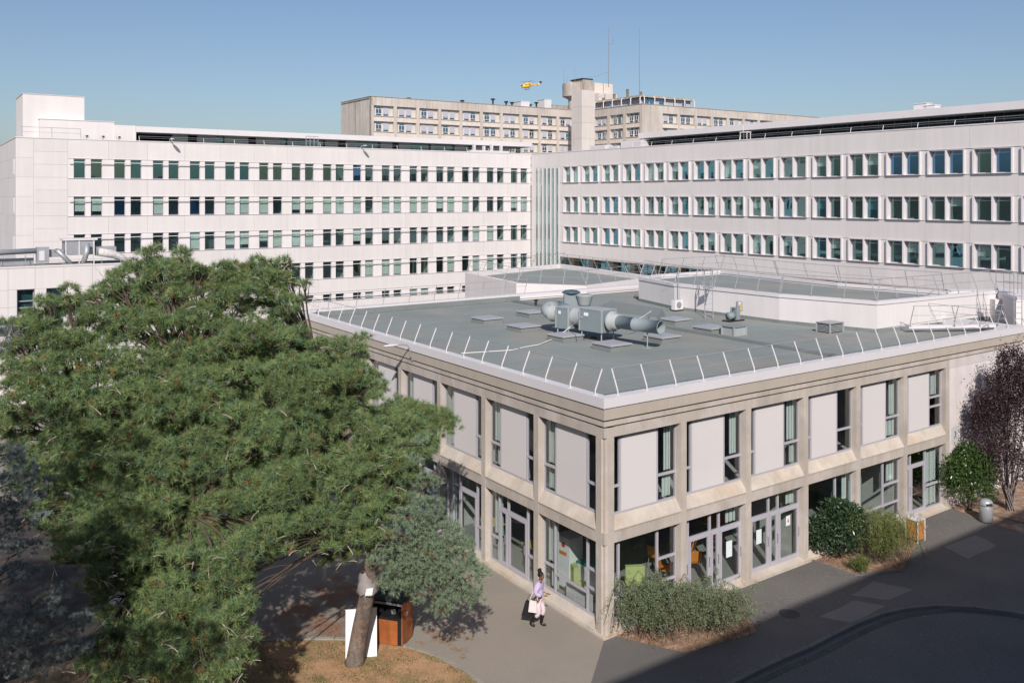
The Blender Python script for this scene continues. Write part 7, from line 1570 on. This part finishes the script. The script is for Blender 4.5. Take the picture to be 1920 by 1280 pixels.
# trousers down to the boots
skin('trousers', [(0, 0, .96), (0, 0, .88), (.0, .09, .84), (.13, .10, .50), (.08, .10, .34), (.0, -.09, .84), (.05, -.10, .48), (-.06, -.10, .33)],
     [(0, 1), (1, 2), (2, 3), (3, 4), (1, 5), (5, 6), (6, 7)], [.14, .135, .105, .082, .070, .105, .082, .070], PINK, pe, W)
skin('boot', [(.095, .10, .38), (.055, .10, .12), (.07, .10, .055), (.15, .10, .045), (.22, .10, .04)], [(0, 1), (1, 2), (2, 3), (3, 4)], [.068, .052, .05, .045, .032], BOOT, pe, W)
skin('boot', [(-.05, -.10, .37), (-.215, -.10, .18), (-.22, -.10, .11), (-.15, -.10, .07), (-.08, -.10, .04)], [(0, 1), (1, 2), (2, 3), (3, 4)], [.068, .052, .05, .045, .032], BOOT, pe, W)
# hands with fingers
def hand(c, d, s):
    c = Vector(c); d = Vector(d).normalized(); side = Vector((0, 0, 1)).cross(d).normalized(); dn = d.cross(side)
    vs = [c-d*.02, c+d*.05]; es = [(0, 1)]; rr = [(.028, .018), (.034, .015)]
    for k in range(4):
        b0 = c+d*.075+side*(.027-.018*k); b1 = b0+d*.030-dn*.004; b2 = b1+d*(.028-.004*abs(k-1.4))-dn*.016; n0 = len(vs)
        vs += [b0, b1, b2]; es += [(1, n0), (n0, n0+1), (n0+1, n0+2)]; rr += [.0085, .0078, .0062]
    n0 = len(vs); vs += [c+d*.03+side*.038*s, c+d*.065+side*.055*s]; es += [(0, n0), (n0, n0+1)]; rr += [.010, .0075]
    skin('hand', [tuple(v) for v in vs], es, rr, SKIN, pe, W, 1)
hand((.185, .20, .985), (1, -.1, .0), -1)
hand((.225, -.17, 1.055), (1, .25, .25), 1)
# bags
bgw = thing('tote_bag', 'white tote bag hanging at the hip of the walking person', 'bag', (px_, py_, .6), None, FACE)
MB().add([(-.24, -.27, .56), (.04, -.27, .57), (.03, -.25, .90), (-.20, -.25, .91), (-.23, -.31, .55), (.05, -.31, .56), (.02, -.28, .91), (-.19, -.28, .92)], BF).build('bag_body', TOTE, bgw, W)
MB().tube([(.05, -.26, .94), (.03, -.22, 1.25), (-.08, -.20, 1.25), (-.18, -.26, .94)], .012, 5).build('strap', TOTE, bgw, W)
bgb = thing('shoulder_bag', 'black bag carried behind the white tote by the walking person', 'bag', (px_, py_, .5), None, FACE)
MB().add([(-.50, -.22, .34), (-.10, -.20, .36), (-.12, -.06, .72), (-.42, -.08, .74), (-.50, .02, .34), (-.10, .02, .36), (-.12, .0, .72), (-.40, .0, .78)], BF).build('bag_body', BOOT, bgb, W)
MB().tube([(-.38, -.06, .76), (-.25, -.10, 1.02), (-.14, -.06, .72)], .012, 5).build('strap', BOOT, bgb, W)

# ================================================================== HELICOPTER
HD = 530.
hx_, hz_ = (989-960)/1690*HD, 13.4+(370-161.5)/1690*HD
he = thing('helicopter', 'small yellow helicopter flying above the far beige block', 'helicopter', (hx_, HD, hz_), None, R(188))
Wh = WM[he] @ Matrix.Rotation(R(3), 4, 'Y')
# local +x is the nose direction after the turn
V = []; prof = [(3.9, -.5, .05), (3.6, -.45, .55), (3.0, -.25, .95), (2.0, .0, 1.25), (.6, .15, 1.38), (-.8, .25, 1.35), (-1.8, .45, 1.0), (-2.6, .65, .5), (-3.0, .75, .32)]
k = 14
for x_, zc_, r_ in prof:
    for j in range(k):
        a = 2*math.pi*j/k; V.append((x_, r_*.78*math.cos(a), zc_+r_*math.sin(a)))
Fs = [(i*k+j, i*k+(j+1) % k, (i+1)*k+(j+1) % k, (i+1)*k+j) for i in range(len(prof)-1) for j in range(k)]
hb_ = obj('fuselage', V, Fs+[tuple(range(k))[::-1], tuple((len(prof)-1)*k+j for j in range(k))], HELY, he, Wh, True)
MB().ell((-.3, 0, 1.6), (1.7, .6, .42), 14, 8).build('engine_cowling', HELY, he, Wh, True)
MB().tube([(-2.6, 0, .65), (-7.0, 0, .85)], [.30, .17], 10).build('tail_boom', HELY, he, Wh, True)
MB().add([(-6.5, -.06, .7), (-7.2, -.06, .75), (-8.3, -.06, 2.5), (-7.7, -.06, 2.5), (-6.5, .06, .7), (-7.2, .06, .75), (-8.3, .06, 2.5), (-7.7, .06, 2.5)], BF).build('tail_fin', HELY, he, Wh)
MB().box(-6.6, -5.9, -1.5, 1.5, .78, .86).build('tailplane', HELY, he, Wh)
for s in (-1, 1):
    MB().box(-6.7, -5.8, s*1.5-.04, s*1.5+.04, .2, 1.2).build('end_plate', HELY, he, Wh)
    MB().tube([(1.9, s*1.1, -2.0), (1.6, s*1.1, -2.1), (-1.2, s*1.1, -2.1)], .07, 6).build('skid', BLACK, he, Wh)
    for x_ in (1.0, -.7): MB().tube([(x_, s*.5, -1.0), (x_, s*1.1, -2.1)], .05, 5).build('skid_strut', BLACK, he, Wh)
    for xa, xb in ((1.5, .5), (.3, -.5), (-.7, -1.4)): MB().box(xb, xa, s*.95-.07, s*.95+.07, .15, .85).build('side_window', BLACK, he, Wh)
MB().ell((2.85, 0, .1), (1.05, .78, .62), 14, 8).build('windscreen', BLACK, he, Wh, True)
MB().tube([(-.2, 0, 1.9), (-.2, 0, 2.45)], .14, 8).build('rotor_mast', ALUD, he, Wh)
for a in (20, 110, 200, 290):
    c_, s_ = math.cos(R(a)), math.sin(R(a)); L_ = 5.4
    V = [(-.2+c_*.2-s_*.15, s_*.2+c_*.15, 2.40), (-.2+c_*.2+s_*.15, s_*.2-c_*.15, 2.40), (-.2+c_*L_+s_*.15, s_*L_-c_*.15, 2.62), (-.2+c_*L_-s_*.15, s_*L_+c_*.15, 2.62)]
    obj('rotor_blade', V+[(x, y, z+.05) for x, y, z in V], BF, BLACK, he, Wh)
MB().lathe([(.75, -.04), (.75, .04)], k=12).build('tail_rotor', BLACK, he, Wh @ Matrix.Translation((-7.9, .14, 1.9)) @ Matrix.Rotation(R(90), 4, 'X'))
